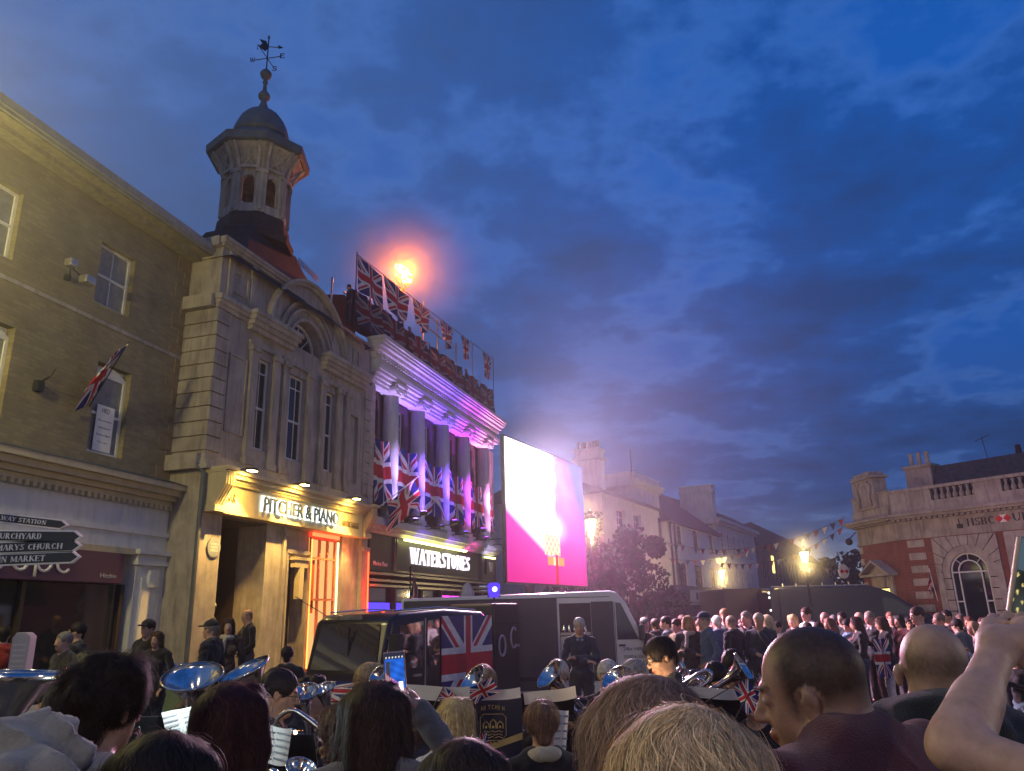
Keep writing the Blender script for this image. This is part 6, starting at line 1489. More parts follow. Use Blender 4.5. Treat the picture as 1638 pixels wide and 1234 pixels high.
PA('person with straight blonde hair and white collar seen from behind', 727, 1118, 4.4, yaw=-6, hair='bob', hc=(.50, .36, .15), topc=WHT, h=.011, strands=3800, sex='f', kind='jacket', sit=True)
PA('person with neat brown bob and cream collar seen from behind', 867, 1124, 4.6, yaw=6, hair='bun', hc=(.19, .11, .07), topc=BLK, collar=CRM, h=.010, strands=3200, sex='f', kind='coat', sit=True, hvol=1.1)
PA('person with big tousled ash brown hair at bottom centre', 1035, 1116, 1.66, yaw=10, hd=(0, 8, 0), hair='thick', hc=(.26, .16, .11), topc=NAVY, h=.008, strands=15000, sex='f', hvol=1.38)
PA('person with blonde grey swept hair nearest the camera at bottom centre', 1098, 1156, 1.26, yaw=-12, hd=(0, 14, 0), hair='thick', hc=(.60, .42, .23), topc=(.05, .05, .055), h=.008, strands=16000, sex='f', hvol=1.14)
PA('person with cropped dark hair in a maroon top looking left', 1436, 996, 1.50, yaw=38, hd=(22, 10, -6), lean=.25, pose='side', hair='buzz', hc=(.028, .018, .014), topc=(.085, .014, .022), h=.0075, wide=1.35, neckl=-.075, skin=(.33, .19, .135), kind='tshirt')
PA('person with bald head and navy hooded jacket seen from behind', 1482, 994, 2.05, yaw=-22, hd=(0, 4, 4), pose='pocket', hair='bald', hc=(.07, .05, .035), topc=(.018, .024, .034), kind='hood', h=.0075, wide=1.25, neckl=-.06, skin=(.46, .29, .20))
b11 = Vector((1.10, .98, 1.82)); S11 = 1.82/1.75
person('person mostly out of view whose bare raised arm holds up a phone', b11.x, b11.y, 1.82, yaw=8, hair='long', hc=HB, topc=(.012, .018, .024), kind='tshirt', h=.0065, sex='f', skin=(.46, .29, .21),
       arms=(larm(1532, 1195, 1.22, b11, 8, S11), larm(1596, 1040, 1.36, b11, 8, S11), (.24, .0, 1.15), (.1, .18, 1.0)))

# ---- the band
BG = 'members of the brass band'
PA('person with glasses in profile playing a silver horn', 440, 1072, 4.5, yaw=-80, hd=(0, 12, 0), pose='play', sit=True, hair='short', hc=HD, topc=BLK, h=.010, glasses=True, group=BG, skin=TAN)
PA('person with curly dark hair behind two silver bells', 497, 1083, 5.6, yaw=-110, pose='play', sit=True, hair='curly', hc=HD, topc=BLK, h=.013, group=BG)
PA('person with tight brown curls and black jacket seen from behind', 553, 1132, 3.6, yaw=-20, pose='play', sit=True, hair='curly', hc=(.07, .035, .022), topc=BLK, h=.010, strands=2500, group=BG)
PA('person with long straight blonde hair behind the raised phone', 588, 1061, 6.2, yaw=-30, pose='play', sit=True, hair='long', hc=(.36, .25, .12), topc=BLK, h=.012, strands=2200, sex='f', group=BG)
PA('person with long fair hair facing us playing a tilted silver horn', 772, 1064, 6.0, yaw=172, hd=(0, 14, 0), pose='play', sit=True, hair='long', hc=(.30, .22, .14), topc=BLK, h=.012, sex='f', group=BG, strands=1500)
PA('person with grey hair facing us behind a tilted silver bell', 892, 1056, 6.3, yaw=175, hd=(0, 10, 0), pose='play', sit=True, hair='short', hc=(.34, .31, .28), topc=BLK, h=.013, group=BG, glasses=True)
PA('person with short white hair seated left of the conductor', 972, 1056, 6.6, yaw=165, hd=(0, 14, 0), pose='play', sit=True, hair='short', hc=(.40, .37, .35), topc=BLK, h=.013, group=BG)
PA('person with grey hair bowed behind the conductor', 1018, 1056, 6.2, yaw=120, hd=(0, 25, 0), pose='play', sit=True, hair='short', hc=(.22, .2, .19), topc=BLK, h=.013, group=BG)
PA('conductor in profile with glasses and black jacket looking down', 1063, 1020, 5.2, yaw=100, hd=(0, 20, 0), pose='clap', hair='short', hc=(.03, .022, .018), topc=BLK, kind='jacket', h=.010, glasses=True, skin=(.44, .26, .17), strands=1500, group=None)
PA('person with dark hair reading behind a cream music sheet', 1143, 1060, 5.6, yaw=170, hd=(0, 24, 0), pose='play', sit=True, hair='short', hc=HD, topc=BLK, h=.012, group=BG, skin=TAN)
PA('person with receding dark hair holding a large upright silver bell', 1170, 1040, 5.9, yaw=178, hd=(-6, 16, 0), pose='play', sit=True, hair='short', hc=HD, topc=BLK, h=.012, group=BG, skin=(.36, .21, .15))
PA('person in black sitting beside the upright bell with a small flag', 1205, 1088, 5.2, yaw=150, hd=(0, 24, 0), pose='play', sit=True, hair='short', hc=HD, topc=BLK, h=.014, group=BG)
PA('person in black at the tuba stand behind the auburn hair', 300, 1122, 5.9, yaw=170, pose='play', sit=True, hair='short', hc=HB, topc=BLK, h=.016, group=BG)
PA('person in black hidden behind the leftmost tuba', 12, 1130, 3.5, yaw=150, pose='play', sit=True, hair='short', hc=HB, topc=BLK, h=.015, group=BG)
PA('person in black playing the rightmost of the two big tubas', 408, 1118, 6.0, yaw=-170, pose='play', sit=True, hair='short', hc=HB, topc=BLK, h=.016, group=BG)

# ---- by the shop and the pub on the left
PA('person in a red coat at the far left shop window', 8, 1001, 11.0, yaw=40, topc=(.28, .03, .02), hair='short', hc=HD, sex='f', kind='coat')
PA('person with grey hair in dark coat before the shop window', 107, 1011, 10.5, yaw=150, topc=BLK, hair='short', hc=HG, kind='coat', coat=.2)
PA('person with black hair eating beside the shop window', 128, 996, 11.0, yaw=110, pose='mouth', topc=BLK, hair='short', hc=HD, kind='coat')
PA('person in a dark beanie behind the shorter woman by the pilaster', 240, 992, 12.3, yaw=165, topc=BLK, hair='short', hc=HD, kind='coat', cap=BLK)
PA('person with dark bobbed hair and black coat by the pilaster', 254, 1010, 12.0, yaw=170, topc=BLK, hair='bob', hc=HB, sex='f', kind='coat', pose='pocket', coat=.15, h=.016)
PA('person in a dark flat cap near the pub doorway', 341, 993, 11.6, yaw=80, topc=BLK, hair='short', hc=HG, kind='coat', cap=(.02, .02, .022), h=.016)
PA('person in a scarf behind the flat cap by the pub', 366, 989, 13.2, yaw=200, topc=BRN, hair='bob', hc=HB, sex='f', kind='coat', scarf=CRM)
PA('bald person in a dark jacket holding a lit phone by the pub', 399, 975, 16.5, yaw=130, hd=(0, 15, 0), pose='phone', topc=BLK, hair='bald', hc=HB, kind='jacket')
PA('person with white cap half hidden behind the pub pier', 338, 963, 17.8, yaw=120, topc=BLK, hair='short', hc=HD, cap=WHT)
PA('person with black hair low in front of the pub door', 460, 1034, 9.6, yaw=10, topc=BLK, hair='short', hc=HD, kind='coat', h=.016)
PA('person seen through the cab window in dark clothes', 541, 1010, 14.4, yaw=140, topc=BLK, hair='long', hc=HB, sex='f', kind='coat')
# on the bookshop roof
rp = FP.w(24.0, .1, 0)
pr = person('person in black silhouette crouching on the roof by the flags', rp.x, rp.y, 1.35, yaw=120, topc=BLK, hair='short', hc=HD, h=.03); pr.location.z = 10.88
PA('grey haired person standing with folded arms in front of the van', 926, 988, 12.0, yaw=175, pose='fold', topc=(.03, .035, .06), hair='short', hc=(.42, .38, .38), kind='jacket', collar=(.2, .25, .35), h=.015, botc=TROU)

# ---- crowd along the far side, from left to right
CR = 'onlookers across the square'
crowd = [
 (1012, 992, 16.5, 'person in dark coat leaning beside the van nose', dict(topc=BLK, yaw=140)),
 (1030, 988, 15.8, 'person with fair hair in dark anorak under the tree', dict(topc=BLK, hair='short', hc=HG, yaw=200)),
 (1048, 990, 15.2, 'person in black seen from behind under the tree', dict(topc=BLK, yaw=10, kind='coat', coat=.2)),
 (1066, 986, 14.6, 'person with pale blue jacket rim lit under the tree', dict(topc=(.12, .14, .18), hair='short', hc=HD, yaw=60)),
 (1083, 990, 14.2, 'person in a tan coat with dark hair left of the scarf wearer', dict(topc=(.20, .13, .06), hair='short', hc=HB, yaw=120, kind='coat', coat=.25)),
 (1101, 985, 13.4, 'person with fair bob, pale scarf, black coat and patterned skirt', dict(topc=BLK, hair='bob', hc=(.25, .15, .09), sex='f', pose='fold', kind='coat', scarf=(.42, .33, .32), botc=(.10, .08, .10), patt=(.3, .26, .27), yaw=160)),
 (1127, 980, 13.2, 'person in a blue cap, blue jacket and tan trousers', dict(topc=(.055, .09, .16), cap=(.02, .03, .07), hair='short', hc=HG, botc=(.34, .19, .12), yaw=100, kind='jacket', pose='pocket')),
 (1147, 985, 14.8, 'person with white hair behind the blue cap', dict(topc=BLUE, hair='short', hc=(.5, .48, .45), yaw=30)),
 (1159, 974, 15.0, 'tall person with ginger hair behind the group', dict(topc=GREY, hair='short', hc=(.22, .11, .05), yaw=150)),
 (1170, 984, 13.6, 'person with bald crown and black jacket from behind', dict(topc=BLK, hair='bald', hc=HG, yaw=40, kind='coat')),
 (1194, 978, 13.8, 'person with grey hair holding a drink to the mouth', dict(topc=(.06, .065, .08), hair='short', hc=(.16, .13, .11), pose='mouth', yaw=130)),
 (1213, 981, 13.4, 'person with fair hair, navy coat and hand at chin', dict(topc=NAVY, hair='short', hc=(.35, .28, .2), pose='mouth', yaw=150, kind='coat')),
 (1228, 984, 14.2, 'person with blonde bob in navy coat beside the black van', dict(topc=NAVY, hair='bob', hc=(.42, .32, .2), sex='f', yaw=60, kind='coat')),
 (1186, 990, 15.6, 'person in dark clothes between two taller onlookers', dict(topc=BLK, hair='short', hc=HB, yaw=170)),
 (1244, 994, 15.0, 'person with dark hood near the marker lights', dict(topc=BLK, hair='short', hc=HD, yaw=90, kind='hood')),
 (1269, 983, 15.6, 'person with long blonde hair lit pink by the screen', dict(topc=BLK, hair='long', hc=HL, sex='f', yaw=115)),
 (1290, 972, 15.2, 'tall person in a bright white shirt with dark hair', dict(topc=(.7, .69, .7), hair='short', hc=HB, yaw=105)),
 (1291, 996, 14.0, 'child with black hair in front of the white shirt', dict(topc=BLK, hair='short', hc=HD, yaw=20)),
 (1309, 995, 14.4, 'person with black hair and lit cheek low in the row', dict(topc=NAVY, hair='short', hc=HD, yaw=60)),
 (1319, 979, 15.8, 'bald person in a dark suit behind the row', dict(topc=BLK, hair='bald', hc=HB, yaw=120, kind='jacket')),
 (1327, 989, 14.6, 'person with brown bob in navy looking left', dict(topc=NAVY, hair='bob', hc=(.12, .06, .04), sex='f', yaw=95)),
 (1346, 979, 15.6, 'person with dark hair and open collar behind the pink leggings', dict(topc=(.03, .04, .04), hair='short', hc=HD, yaw=130, kind='jacket')),
 (1356, 991, 14.3, 'girl in pale pink top and red patterned leggings', dict(topc=(.55, .36, .42), kind='top', hair='short', hc=HD, sex='f', botc=(.36, .03, .06), patt=(.55, .22, .26), pose='phone', yaw=110, hd=(10, 20, 0), scarf=(.15, .28, .5))),
 (1370, 987, 14.0, 'person with long dark hair, black top and jeans in trainers', dict(topc=BLK, hair='long', hc=(.035, .015, .015), sex='f', botc=(.03, .045, .08), yaw=70, shoe=(.5, .5, .5))),
 (1374, 979, 16.2, 'bald person half hidden behind the long dark hair', dict(topc=GREY, hair='bald', hc=HG, yaw=110)),
 (1390, 978, 15.2, 'person with grey hair in a dark suit and white collar', dict(topc=(.03, .032, .036), hair='short', hc=(.2, .16, .13), collar=WHT, kind='jacket', pose='pocket', botc=(.045, .03, .025), yaw=125)),
 (1410, 987, 14.2, 'person with dark hair in black jacket and white trousers', dict(topc=BLK, hair='bob', hc=HB, sex='f', botc=(.55, .50, .52), yaw=80, kind='jacket', coat=.1, pose='clap')),
 (1424, 979, 15.8, 'person with ginger fringe behind the white trousers', dict(topc=BLK, hair='short', hc=(.16, .08, .05), yaw=140)),
 (1438, 984, 15.0, 'person with dark bob and bright pink lit cheek', dict(topc=MAR, hair='bob', hc=HD, sex='f', yaw=100)),
 (1453, 987, 15.2, 'person with dark hair and sunglasses low behind the bald head', dict(topc=BLK, hair='short', hc=HD, yaw=150)),
 (1468, 971, 11.8, 'tall smiling person with swept dark hair looking left', dict(topc=BRN, hair='short', hc=(.06, .03, .025), yaw=85, h=.015, skin=PINK)),
 (1502, 981, 13.8, 'person with brown hair and dark glasses in profile', dict(topc=BLK, hair='short', hc=(.14, .10, .08), yaw=88, glasses=True)),
 (1514, 976, 15.2, 'person with dark hair and lit neck right of the glasses wearer', dict(topc=BLK, hair='short', hc=HD, yaw=110)),
 (1531, 990, 12.8, 'person in a grey wool coat with black hair from behind', dict(topc=(.12, .12, .135), hair='short', hc=HD, sex='f', kind='coat', coat=.35, yaw=20)),
 (1537, 982, 15.4, 'person with brown hair over the grey coat', dict(topc=BLK, hair='short', hc=(.12, .08, .06), yaw=120)),
 (1550, 986, 15.0, 'person with auburn hair clapping at right', dict(topc=GREY, hair='long', hc=HR, sex='f', yaw=115, pose='clap')),
 (1556, 994, 13.0, 'person with long fair hair and pale pink scarf at right', dict(topc=(.28, .2, .2), hair='long', hc=(.28, .17, .1), sex='f', yaw=100)),
 (1572, 988, 14.6, 'person in dark jacket beside the raised hand', dict(topc=BLK, hair='short', hc=HB, yaw=120)),
 (1571, 1012, 12.6, 'child in a pale lilac top beside the raised arm', dict(topc=(.42, .42, .62), hair='short', hc=HB, yaw=100)),
 (1600, 985, 14.0, 'person with brown hair right of the raised hand', dict(topc=NAVY, hair='short', hc=HB, yaw=110)),
 (1622, 1040, 9.5, 'person in dark top and blue jeans shorts at the right edge', dict(topc=BLK, hair='long', hc=(.2, .1, .05), sex='f', botc=(.12, .22, .30), yaw=100)),
 (1436, 992, 16.5, 'person with light hair peeping over the front row', dict(topc=GREY, hair='bob', hc=HL, sex='f', yaw=120)),
 (1400, 990, 16.8, 'person in shadow behind the suited onlooker', dict(topc=BLK, yaw=130)),
 (1333, 984, 17.0, 'person with fair hair in the back row by the van', dict(topc=BLK, hair='short', hc=HG, yaw=120)),
 (1118, 992, 16.0, 'person in dark parka behind the blue jacket', dict(topc=BLK, hair='short', hc=HB, yaw=160)),
 (1090, 984, 16.8, 'tall person in black far behind the scarf wearer', dict(topc=BLK, hair='short', hc=HB, yaw=190)),
 (1137, 990, 16.4, 'person in olive coat in the gap right of the cap', dict(topc=(.05, .05, .03), hair='bob', hc=HG, sex='f', yaw=170)),
]
for i, (px, py, Y, lb, k) in enumerate(crowd):
    k.setdefault('h', .018); k.setdefault('pose', ['pocket', 'side', 'clasp', 'phone', 'fold', 'clap', 'hip'][i % 7]); k.setdefault('hd', ((i*37) % 40-20, (i*13) % 18-4, (i*7) % 12-6)); k.setdefault('wide', .92+.04*(i % 6)); k.setdefault('hips', .95+.05*(i % 4)); k.setdefault('skin', [FAIR, PINK, TAN][i % 3]); k.setdefault('botc', [TROU, JEAN, BLK][i % 3])
    PA(lb, px, py, Y, group=CR, **k)

# ================================================================== PHONES
def phone(label, c, rot, pic, w_=.076, h_=.155):
    o = thing('phone', label, 'phone', c); o.rotation_euler = rot
    MB().box(-w_/2, w_/2, -.001, .009, -h_/2, h_/2).build('case', mat('phone_case', (.35, .28, .26), .3, metal=.6, var=0), o, bevel=.004)
    nx, nz = 30, 54; V = []; cl = []; F = []
    for j in range(nz+1):
        for i in range(nx+1):
            u, v = i/nx, j/nz; V.append(((u-.5)*(w_-.008), -.0015, (v-.5)*(h_-.008))); cl.append(pic(u, v))
    F = [(j*(nx+1)+i, j*(nx+1)+i+1, (j+1)*(nx+1)+i+1, (j+1)*(nx+1)+i) for j in range(nz) for i in range(nx)]
    mesh_np('screen', V, F, MATS['phone_picture'], o, col=np.array(cl), smooth=False); return o
em = D.materials.new('phone_picture'); em.use_nodes = True; nt = em.node_tree; nt.nodes.clear(); oo = nt.nodes.new('ShaderNodeOutputMaterial'); ee = nt.nodes.new('ShaderNodeEmission'); an = nt.nodes.new('ShaderNodeAttribute'); an.attribute_name = 'col'
nt.links.new(an.outputs['Color'], ee.inputs[0]); ee.inputs[1].default_value = 1.0; nt.links.new(ee.outputs[0], oo.inputs[0]); MATS['phone_picture'] = em
def pic1(u, v):
    if v > .86: return (.9, .9, .9) if abs(v-.9) < .015 and (u*6) % 1 > .35 and (u*6) % 1 < .75 else (.03, .03, .06)
    c = np.array((.02, .13, .65))*(1+.35*math.sin(u*9+v*14)*math.sin(v*23))
    rl = .56-.42*u
    if v < rl: c = np.array((.55, .28, .36))*(.8+.4*math.sin(u*60)); 
    if v < rl and .35 < u < .7: c = np.array((.75, .22, .72))
    if .05 < u < .25 and rl-.02 < v < .80: c = np.array((.06, .05, .06))
    if .66 < u < .88 and .08 < v < .33: c = np.array((2, 1.7, 2.0))
    if v < .08+.04*math.sin(u*25): c = np.array((.10, .08, .07))
    return tuple(np.clip(c, 0, 3))
phone('raised phone showing the lit street and blue sky on its screen', at(632, 1079, 2.90), (R(8), R(-4), R(4)), pic1)
def pic2(u, v):
    c = np.array((.035, .04, .038))*(1+.5*math.sin(u*8)*math.sin(v*9))
    if math.sin(u*23+v*7)*math.sin(v*31) > .72: c = np.array((.8, .65, .22))
    if v > .62: c = np.array((.07, .11, .14))
    return tuple(c)
phone('phone held up by the bare arm at the right edge', at(1652, 935, 1.45), (R(6), R(17), R(10)), pic2, .078, .16)

# ================================================================== INSTRUMENTS
def basis(ax):
    z = Vector(ax).normalized(); x = z.cross(Vector((0, 1, 0.01))).normalized(); y = z.cross(x); return Matrix((x, y, z)).transposed()
def horn(name, label, cat, c, ax, Dm, L, big, group=None, mt=None):
    mt = mt or M['silver']; o = thing(name, label, cat, c, 0, group); B_ = basis(ax).to_4x4(); Rr = Dm/2
    pr = [];
    for i in range(22):
        t = i/21; pr.append((.012*(1+.6*big)+(Rr-.012)*(.10*t+.90*t**(5.5 if big else 6.5)), -L*(1-t)))
    pr += [(Rr+.004, .0), (Rr+.004, .004), (Rr-.003, .005)]
    inn = [(max(.002, r_-.003), z_+.002) for r_, z_ in pr[:22]][::-1]
    MB().lathe(pr+inn, (0, 0, 0), 40, M=B_, cap=False).build('bell', mt, o, smooth=True)
    q = MB(); s = 1.0 if big else .6
    def tw(p): return tuple(B_ @ Vector(p))
    q.tube(spline_pts([tw((0, 0, -L+.02)), tw((0, 0, -L-.06*s)), tw((.05*s, 0, -L-.13*s)), tw((.13*s, 0, -L-.13*s)), tw((.19*s, 0, -L-.05*s)), tw((.20*s, 0, -L+.25*s)), tw((.16*s, .02, -L+.34*s)), tw((.10*s, .03, -L+.28*s)), tw((.09*s, .04, -L+.02*s))]), .018*s+.003, 10)
    q.tube([tw((.13*s, .05, -L+.05*s+.1*s*math.sin(a_)+.1*s)) if False else tw((.12*s+.07*s*math.cos(R(30*a_)), .05*s, -L+.14*s+.10*s*math.sin(R(30*a_)))) for a_ in range(12)], .011*s+.002, 8, closed=True)
    q.build('tubing', mt, o, smooth=True)
    q = MB()
    for i in range(3): q.lathe([(.016*s+.002, -.07*s), (.016*s+.002, .07*s), (.008, .075*s), (.004, .10*s), (.011, .105*s)], tw((.08*s+.045*s*i, -.055*s, -L+.16*s)), 10, M=B_)
    q.build('valve', mt, o, smooth=True)
    q = MB(); q.tube([tw((.05*s, .0, -L+.26*s)), tw((.0, .12*s, -L+.30*s)), tw((-.02*s, .18*s, -L+.33*s))], .006); q.lathe([(.004, 0), (.013, .02)], tw((-.02*s, .18*s, -L+.33*s)), 10); q.build('mouthpiece', mt, o, smooth=True)
    return o
TB = 'silver tubas of the band'
horn('tuba', 'big silver tuba cut by the left edge, its bell facing the sky', 'tuba', at(6, 1076, 2.95), (.04, .04, 1), .42, .75, True, TB)
horn('tuba', 'silver tuba half hidden behind the curly dark hair', 'tuba', at(165, 1068, 4.5), (.0, -.04, 1), .38, .7, True, TB)
horn('tuba', 'silver tuba with wide round bell left of the auburn hair', 'tuba', at(308, 1081, 5.4), (.03, -.42, 1), .385, .7, True, TB)
horn('tuba', 'silver tuba leaning left with its bell edge raised at right', 'tuba', at(390, 1071, 5.6), (-.42, -.30, 1), .35, .7, True, TB)
HG_ = 'silver horns of the band'
horn('tenor_horn', 'silver horn with round bell right of the bespectacled player', 'horn', at(487, 1106, 4.9), (.0, -.55, 1), .17, .45, False, HG_)
horn('tenor_horn', 'small silver horn bell touching a larger one at left centre', 'horn', at(517, 1101, 5.2), (-.2, -.40, 1), .15, .45, False, HG_)
horn('tenor_horn', 'silver horn partly hidden behind the raised phone', 'horn', at(607, 1082, 5.8), (-.5, -.75, .6), .17, .4, False, HG_)
horn('baritone_horn', 'silver horn tilted left before the fair haired player', 'horn', at(755, 1090, 5.6), (-.75, -.42, .62), .235, .45, False, HG_)
horn('baritone_horn', 'silver horn tilted left before the grey haired player', 'horn', at(879, 1079, 5.9), (-.72, -.35, .72), .235, .45, False, HG_)
horn('baritone_horn', 'silver horn half hidden behind the tousled hair', 'horn', at(984, 1084, 6.1), (-.55, -.42, .75), .22, .45, False, HG_)
horn('euphonium', 'bright silver euphonium bell turned sideways at right centre', 'horn', at(1191, 1070, 5.3), (.80, -.35, .50), .215, .40, False, HG_)
horn('cornet', 'small cornet bell glinting beside the conductor', 'horn', at(1112, 1084, 5.9), (.55, -.8, .2), .11, .25, False, HG_)
horn('cornet', 'silver cornet pointing up at the bottom behind the auburn hair', 'horn', at(482, 1228, 3.3), (.3, -.3, .8), .12, .25, False, HG_)
# held horn of the bespectacled player, lying across
o = thing('long_horn', 'dark silver horn held low across the lap of the bespectacled player', 'horn', at(505, 1172, 4.3), 0)
q = MB(); q.tube(spline_pts([(-.22, 0, .0), (-.20, 0, .07), (-.13, 0, .11), (-.05, 0, .07), (.08, -.02, -.02), (.20, -.04, -.08)]), .009, 8, r1=.018); q.tube(spline_pts([(.0, .02, -.02), (.08, .02, -.10), (.12, .02, -.16), (.07, .02, -.21), (-.03, .02, -.18)]), .006, 8); q.build('tubing', mat('tarnished_silver', (.42, .38, .34), .28, metal=1.0, var=.2), o, smooth=True)

# ================================================================== MUSIC STANDS, SHEETS, BANNER
def stand(label, c, tilt=35, w_=.42, rz=0, hgt=None, col=None):
    o = thing('music_stand', label, 'music stand', (c.x, c.y, 0), rz, 'music stands'); z = c.z
    q = MB(); q.tube([(0, .02, 0.3), (0, .02, z)], .009, 6)
    for a in (90, 210, 330): q.tube([(0, .02, .32), (.28*math.cos(R(a)), .28*math.sin(R(a)), .01)], .008, 5)
    q.build('leg', M['black'], o)
    T4 = Matrix.Translation((0, 0, z)) @ Matrix.Rotation(R(tilt), 4, 'X')
    q = MB(); q.box(-w_*.42, w_*.42, 0, .006, -.12, .06); q.box(-w_*.42, w_*.42, -.04, 0, -.13, -.122); d = q.build('desk', M['black'], o); d.data.transform(T4); return o
def sheet(label, c, w_, h_, rx, ry=0, rz=0, mt=None, lines=True, group=None):
    o = thing('music_sheet', label, 'music sheet', c, 0, group); o.rotation_euler = (R(rx), R(ry), R(rz))
    flag('page', o, lambda u, v: ((u-.5)*w_, .006*math.sin(u*6.2)+.01*(2*u-1)**2, (v-.5)*h_), 12, 6, mt or M['paper'])
    if lines:
        q = MB()
        for i in range(5):
            z = h_*(.36-.17*i)
            for k_ in (-1, 1): q.box(k_*w_*.25-w_*.19, k_*w_*.25+w_*.19, -.012, -.011, z, z+h_*.045)
        q.build('stave', mat('faint_ink', (.30, .32, .34), .8), o)
    return o
stand('black music stand below the lit blue white sheet', at(292, 1165, 3.4)); sheet('open music sheet glowing pale blue white left of the auburn hair', at(293, 1156, 3.35), .15, .115, 22, -12, 6)
l = point(None, at(300, 1130, 3.15), (.75, .92, 1), 7, .02)  # added point light without a lamp body, brightens the sheet
stand('black music stand in front of the bespectacled player', at(440, 1195, 3.7)); sheet('cream printed sheet clipped in front of the bespectacled player', at(438, 1193, 3.6), .13, .16, 15, 10, 0)
stand('wide black music stand left of the straight blonde hair', at(700, 1122, 5.0), w_=.45); sheet('white sheet on the stand left of the straight blonde hair', at(698, 1110, 4.95), .40, .10, 30, 3, 0, lines=False)
stand('music stand before the player with the tilted horn', at(872, 1122, 5.4), w_=.45); sheet('pale sheet on the stand below the grey haired player', at(880, 1114, 5.35), .34, .09, 30, -6, 0, lines=False)
stand('music stand before the dark haired reading player', at(1140, 1120, 5.2), w_=.42); sheet('cream sheet held open under the reading player', at(1142, 1110, 5.15), .36, .07, 20, 4, 0, lines=False)
lt = thing('stand_lamp', 'small warm reading lamp clipped on the desk in front of the conductor', 'lamp', at(1008, 1092, 5.0))
MB().tube([(0, 0, -.25), (0, -.01, -.05), (.02, 0, 0)], .006, 6).build('arm', M['black'], lt); MB().ball((.03, 0, 0), .012, 8).build('bulb', emat('reading_bulb', (1, .75, .45), 12), lt)
point(lt, (.05, 0, .03), (1, .68, .40), 4.5, .02)
MB().box(-.22, .22, -.02, .0, -.42, -.25).build('desk', M['black'], lt); MB().tube([(0, 0, -.42), (0, 0, .002-lt.location.z)], .01, 6).build('post', M['black'], lt)
lt = thing('stand_lamp', 'small warm reading lamp clipped over the cream sheet of the bespectacled player', 'lamp', at(462, 1172, 3.9))
MB().tube([(0, 0, -.12), (0, -.01, -.05), (.02, 0, 0)], .005, 6).build('arm', M['black'], lt); MB().ball((.03, 0, 0), .009, 8).build('bulb', MATS['reading_bulb'], lt)
point(lt, (.04, .03, .02), (1, .68, .40), 1.6, .02)
sheet('white sheet hanging right of the brown bob', at(897, 1172, 4.9), .09, .24, 4, 6, 20)
sheet('white paper lying behind the straight blonde hair', at(738, 1195, 4.0), .22, .05, 30, -4, 0, lines=False)
bn = thing('band_banner', 'navy music desk banner with gold castle crest and the word BAND', 'banner', (at(788, 1100, 5.3).x, 5.3, 0), R(-4))
zt = at(788, 1118, 5.3).z; zb = at(788, 1214, 5.3).z; W2 = .185; nav = mat('navy_banner', (.012, .012, .028), .7, var=.1)
MB().box(-W2, W2, 0, .02, zb, zt).build('cloth', nav, bn)
MB().prism([(-W2, zb+.0), (W2, zb+.11), (W2, zb+.15), (-W2, zb+.03)], -.006, -.001, 'y').build('gold_band', M['gold'], bn)
gz = lambda t: zb+(zt-zb)*t
q = MB(); w1, hA, hB = .082, gz(.30), gz(.74)
q.tube([(-w1, -.004, hA+.03), (-w1+.03, -.004, hA), (w1-.03, -.004, hA), (w1, -.004, hA+.03), (w1, -.004, hB-.02), (w1-.02, -.004, hB), (-w1+.02, -.004, hB), (-w1, -.004, hB-.02)], .0022, 4, closed=True)
for k_ in (-1, 0, 1): q.tube([(k_*.045-.018, -.004, gz(.50)), (k_*.045-.018, -.004, gz(.575)+.01*(k_ == 0)), (k_*.045, -.004, gz(.62)+.012*(k_ == 0)), (k_*.045+.018, -.004, gz(.575)+.01*(k_ == 0)), (k_*.045+.018, -.004, gz(.50))], .0035, 4); q.box(k_*.045-.006, k_*.045+.006, -.006, -.002, gz(.505), gz(.545))
for t in (.45, .40, .355): q.tube([(-.06+.01*i, -.004, gz(t)+.004*math.sin(i*1.5)) for i in range(13)], .0024, 4)
q.build('crest', M['gold'], bn); serif('lettering', 'BAND', M['gold'], bn, -.055, -.004, gz(.20), .11, .028, ext=.002)
for i, ch in enumerate('HITCHIN'): text('lettering', ch, M['gold'], bn, -.075+.0225*i, -.004, gz(.79)+.012*math.sin(math.pi*(i+.5)/7), .014 if ch != 'I' else .004, .026, ext=.002)
sheet('white music sheet standing on top of the navy banner', at(795, 1112, 5.25), .30, .07, 25, -3, 0, lines=False)
# hand flags
def hflag(label, c, w_, a, tw=0, st=True):
    o = thing('hand_flag', label, 'flag', c, 0, 'small hand waving union flags'); o.rotation_euler = (R(8), R(a), R(tw))
    MB().tube([(0, 0, -w_*1.6), (0, 0, w_*.62)], .0035, 5).build('stick', M['darkwood'], o)
    flag('cloth', o, lambda u, v: (w_*u, .12*w_*math.sin(5*u+v), w_*.6*v-.10*w_*u))
hflag('small union flag clipped on the left of the navy banner', at(760, 1128, 5.15), .17, -32, 10)
hflag('small union flag drooping over the stand left of the blonde hair', at(700, 1118, 4.85), .13, 30, 30)
hflag('small union flag right of the straight blonde hair', at(760, 1178, 4.6), .11, 70, 10)
hflag('small union flag hanging under the upright bell, left one', at(1172, 1098, 4.9), .17, 62, 0)
hflag('small union flag hanging under the upright bell, right one', at(1204, 1100, 4.9), .17, 40, 30)
hflag('small union flag behind the curly dark hair near the sheet', at(212, 1172, 3.0), .05, 50, 0)
hflag('tiny union flag at the foot of the navy banner', at(800, 1222, 4.2), .07, 100, 0)
o = thing('draped_flag', 'union flag hanging from the hands of the white trousered onlooker', 'flag', at(1396, 1030, 14.0), R(5))
flag('cloth', o, lambda u, v: (-.05+.26*u, -.12+.03*math.sin(8*u+3*v), .08-.62*(1-v)))
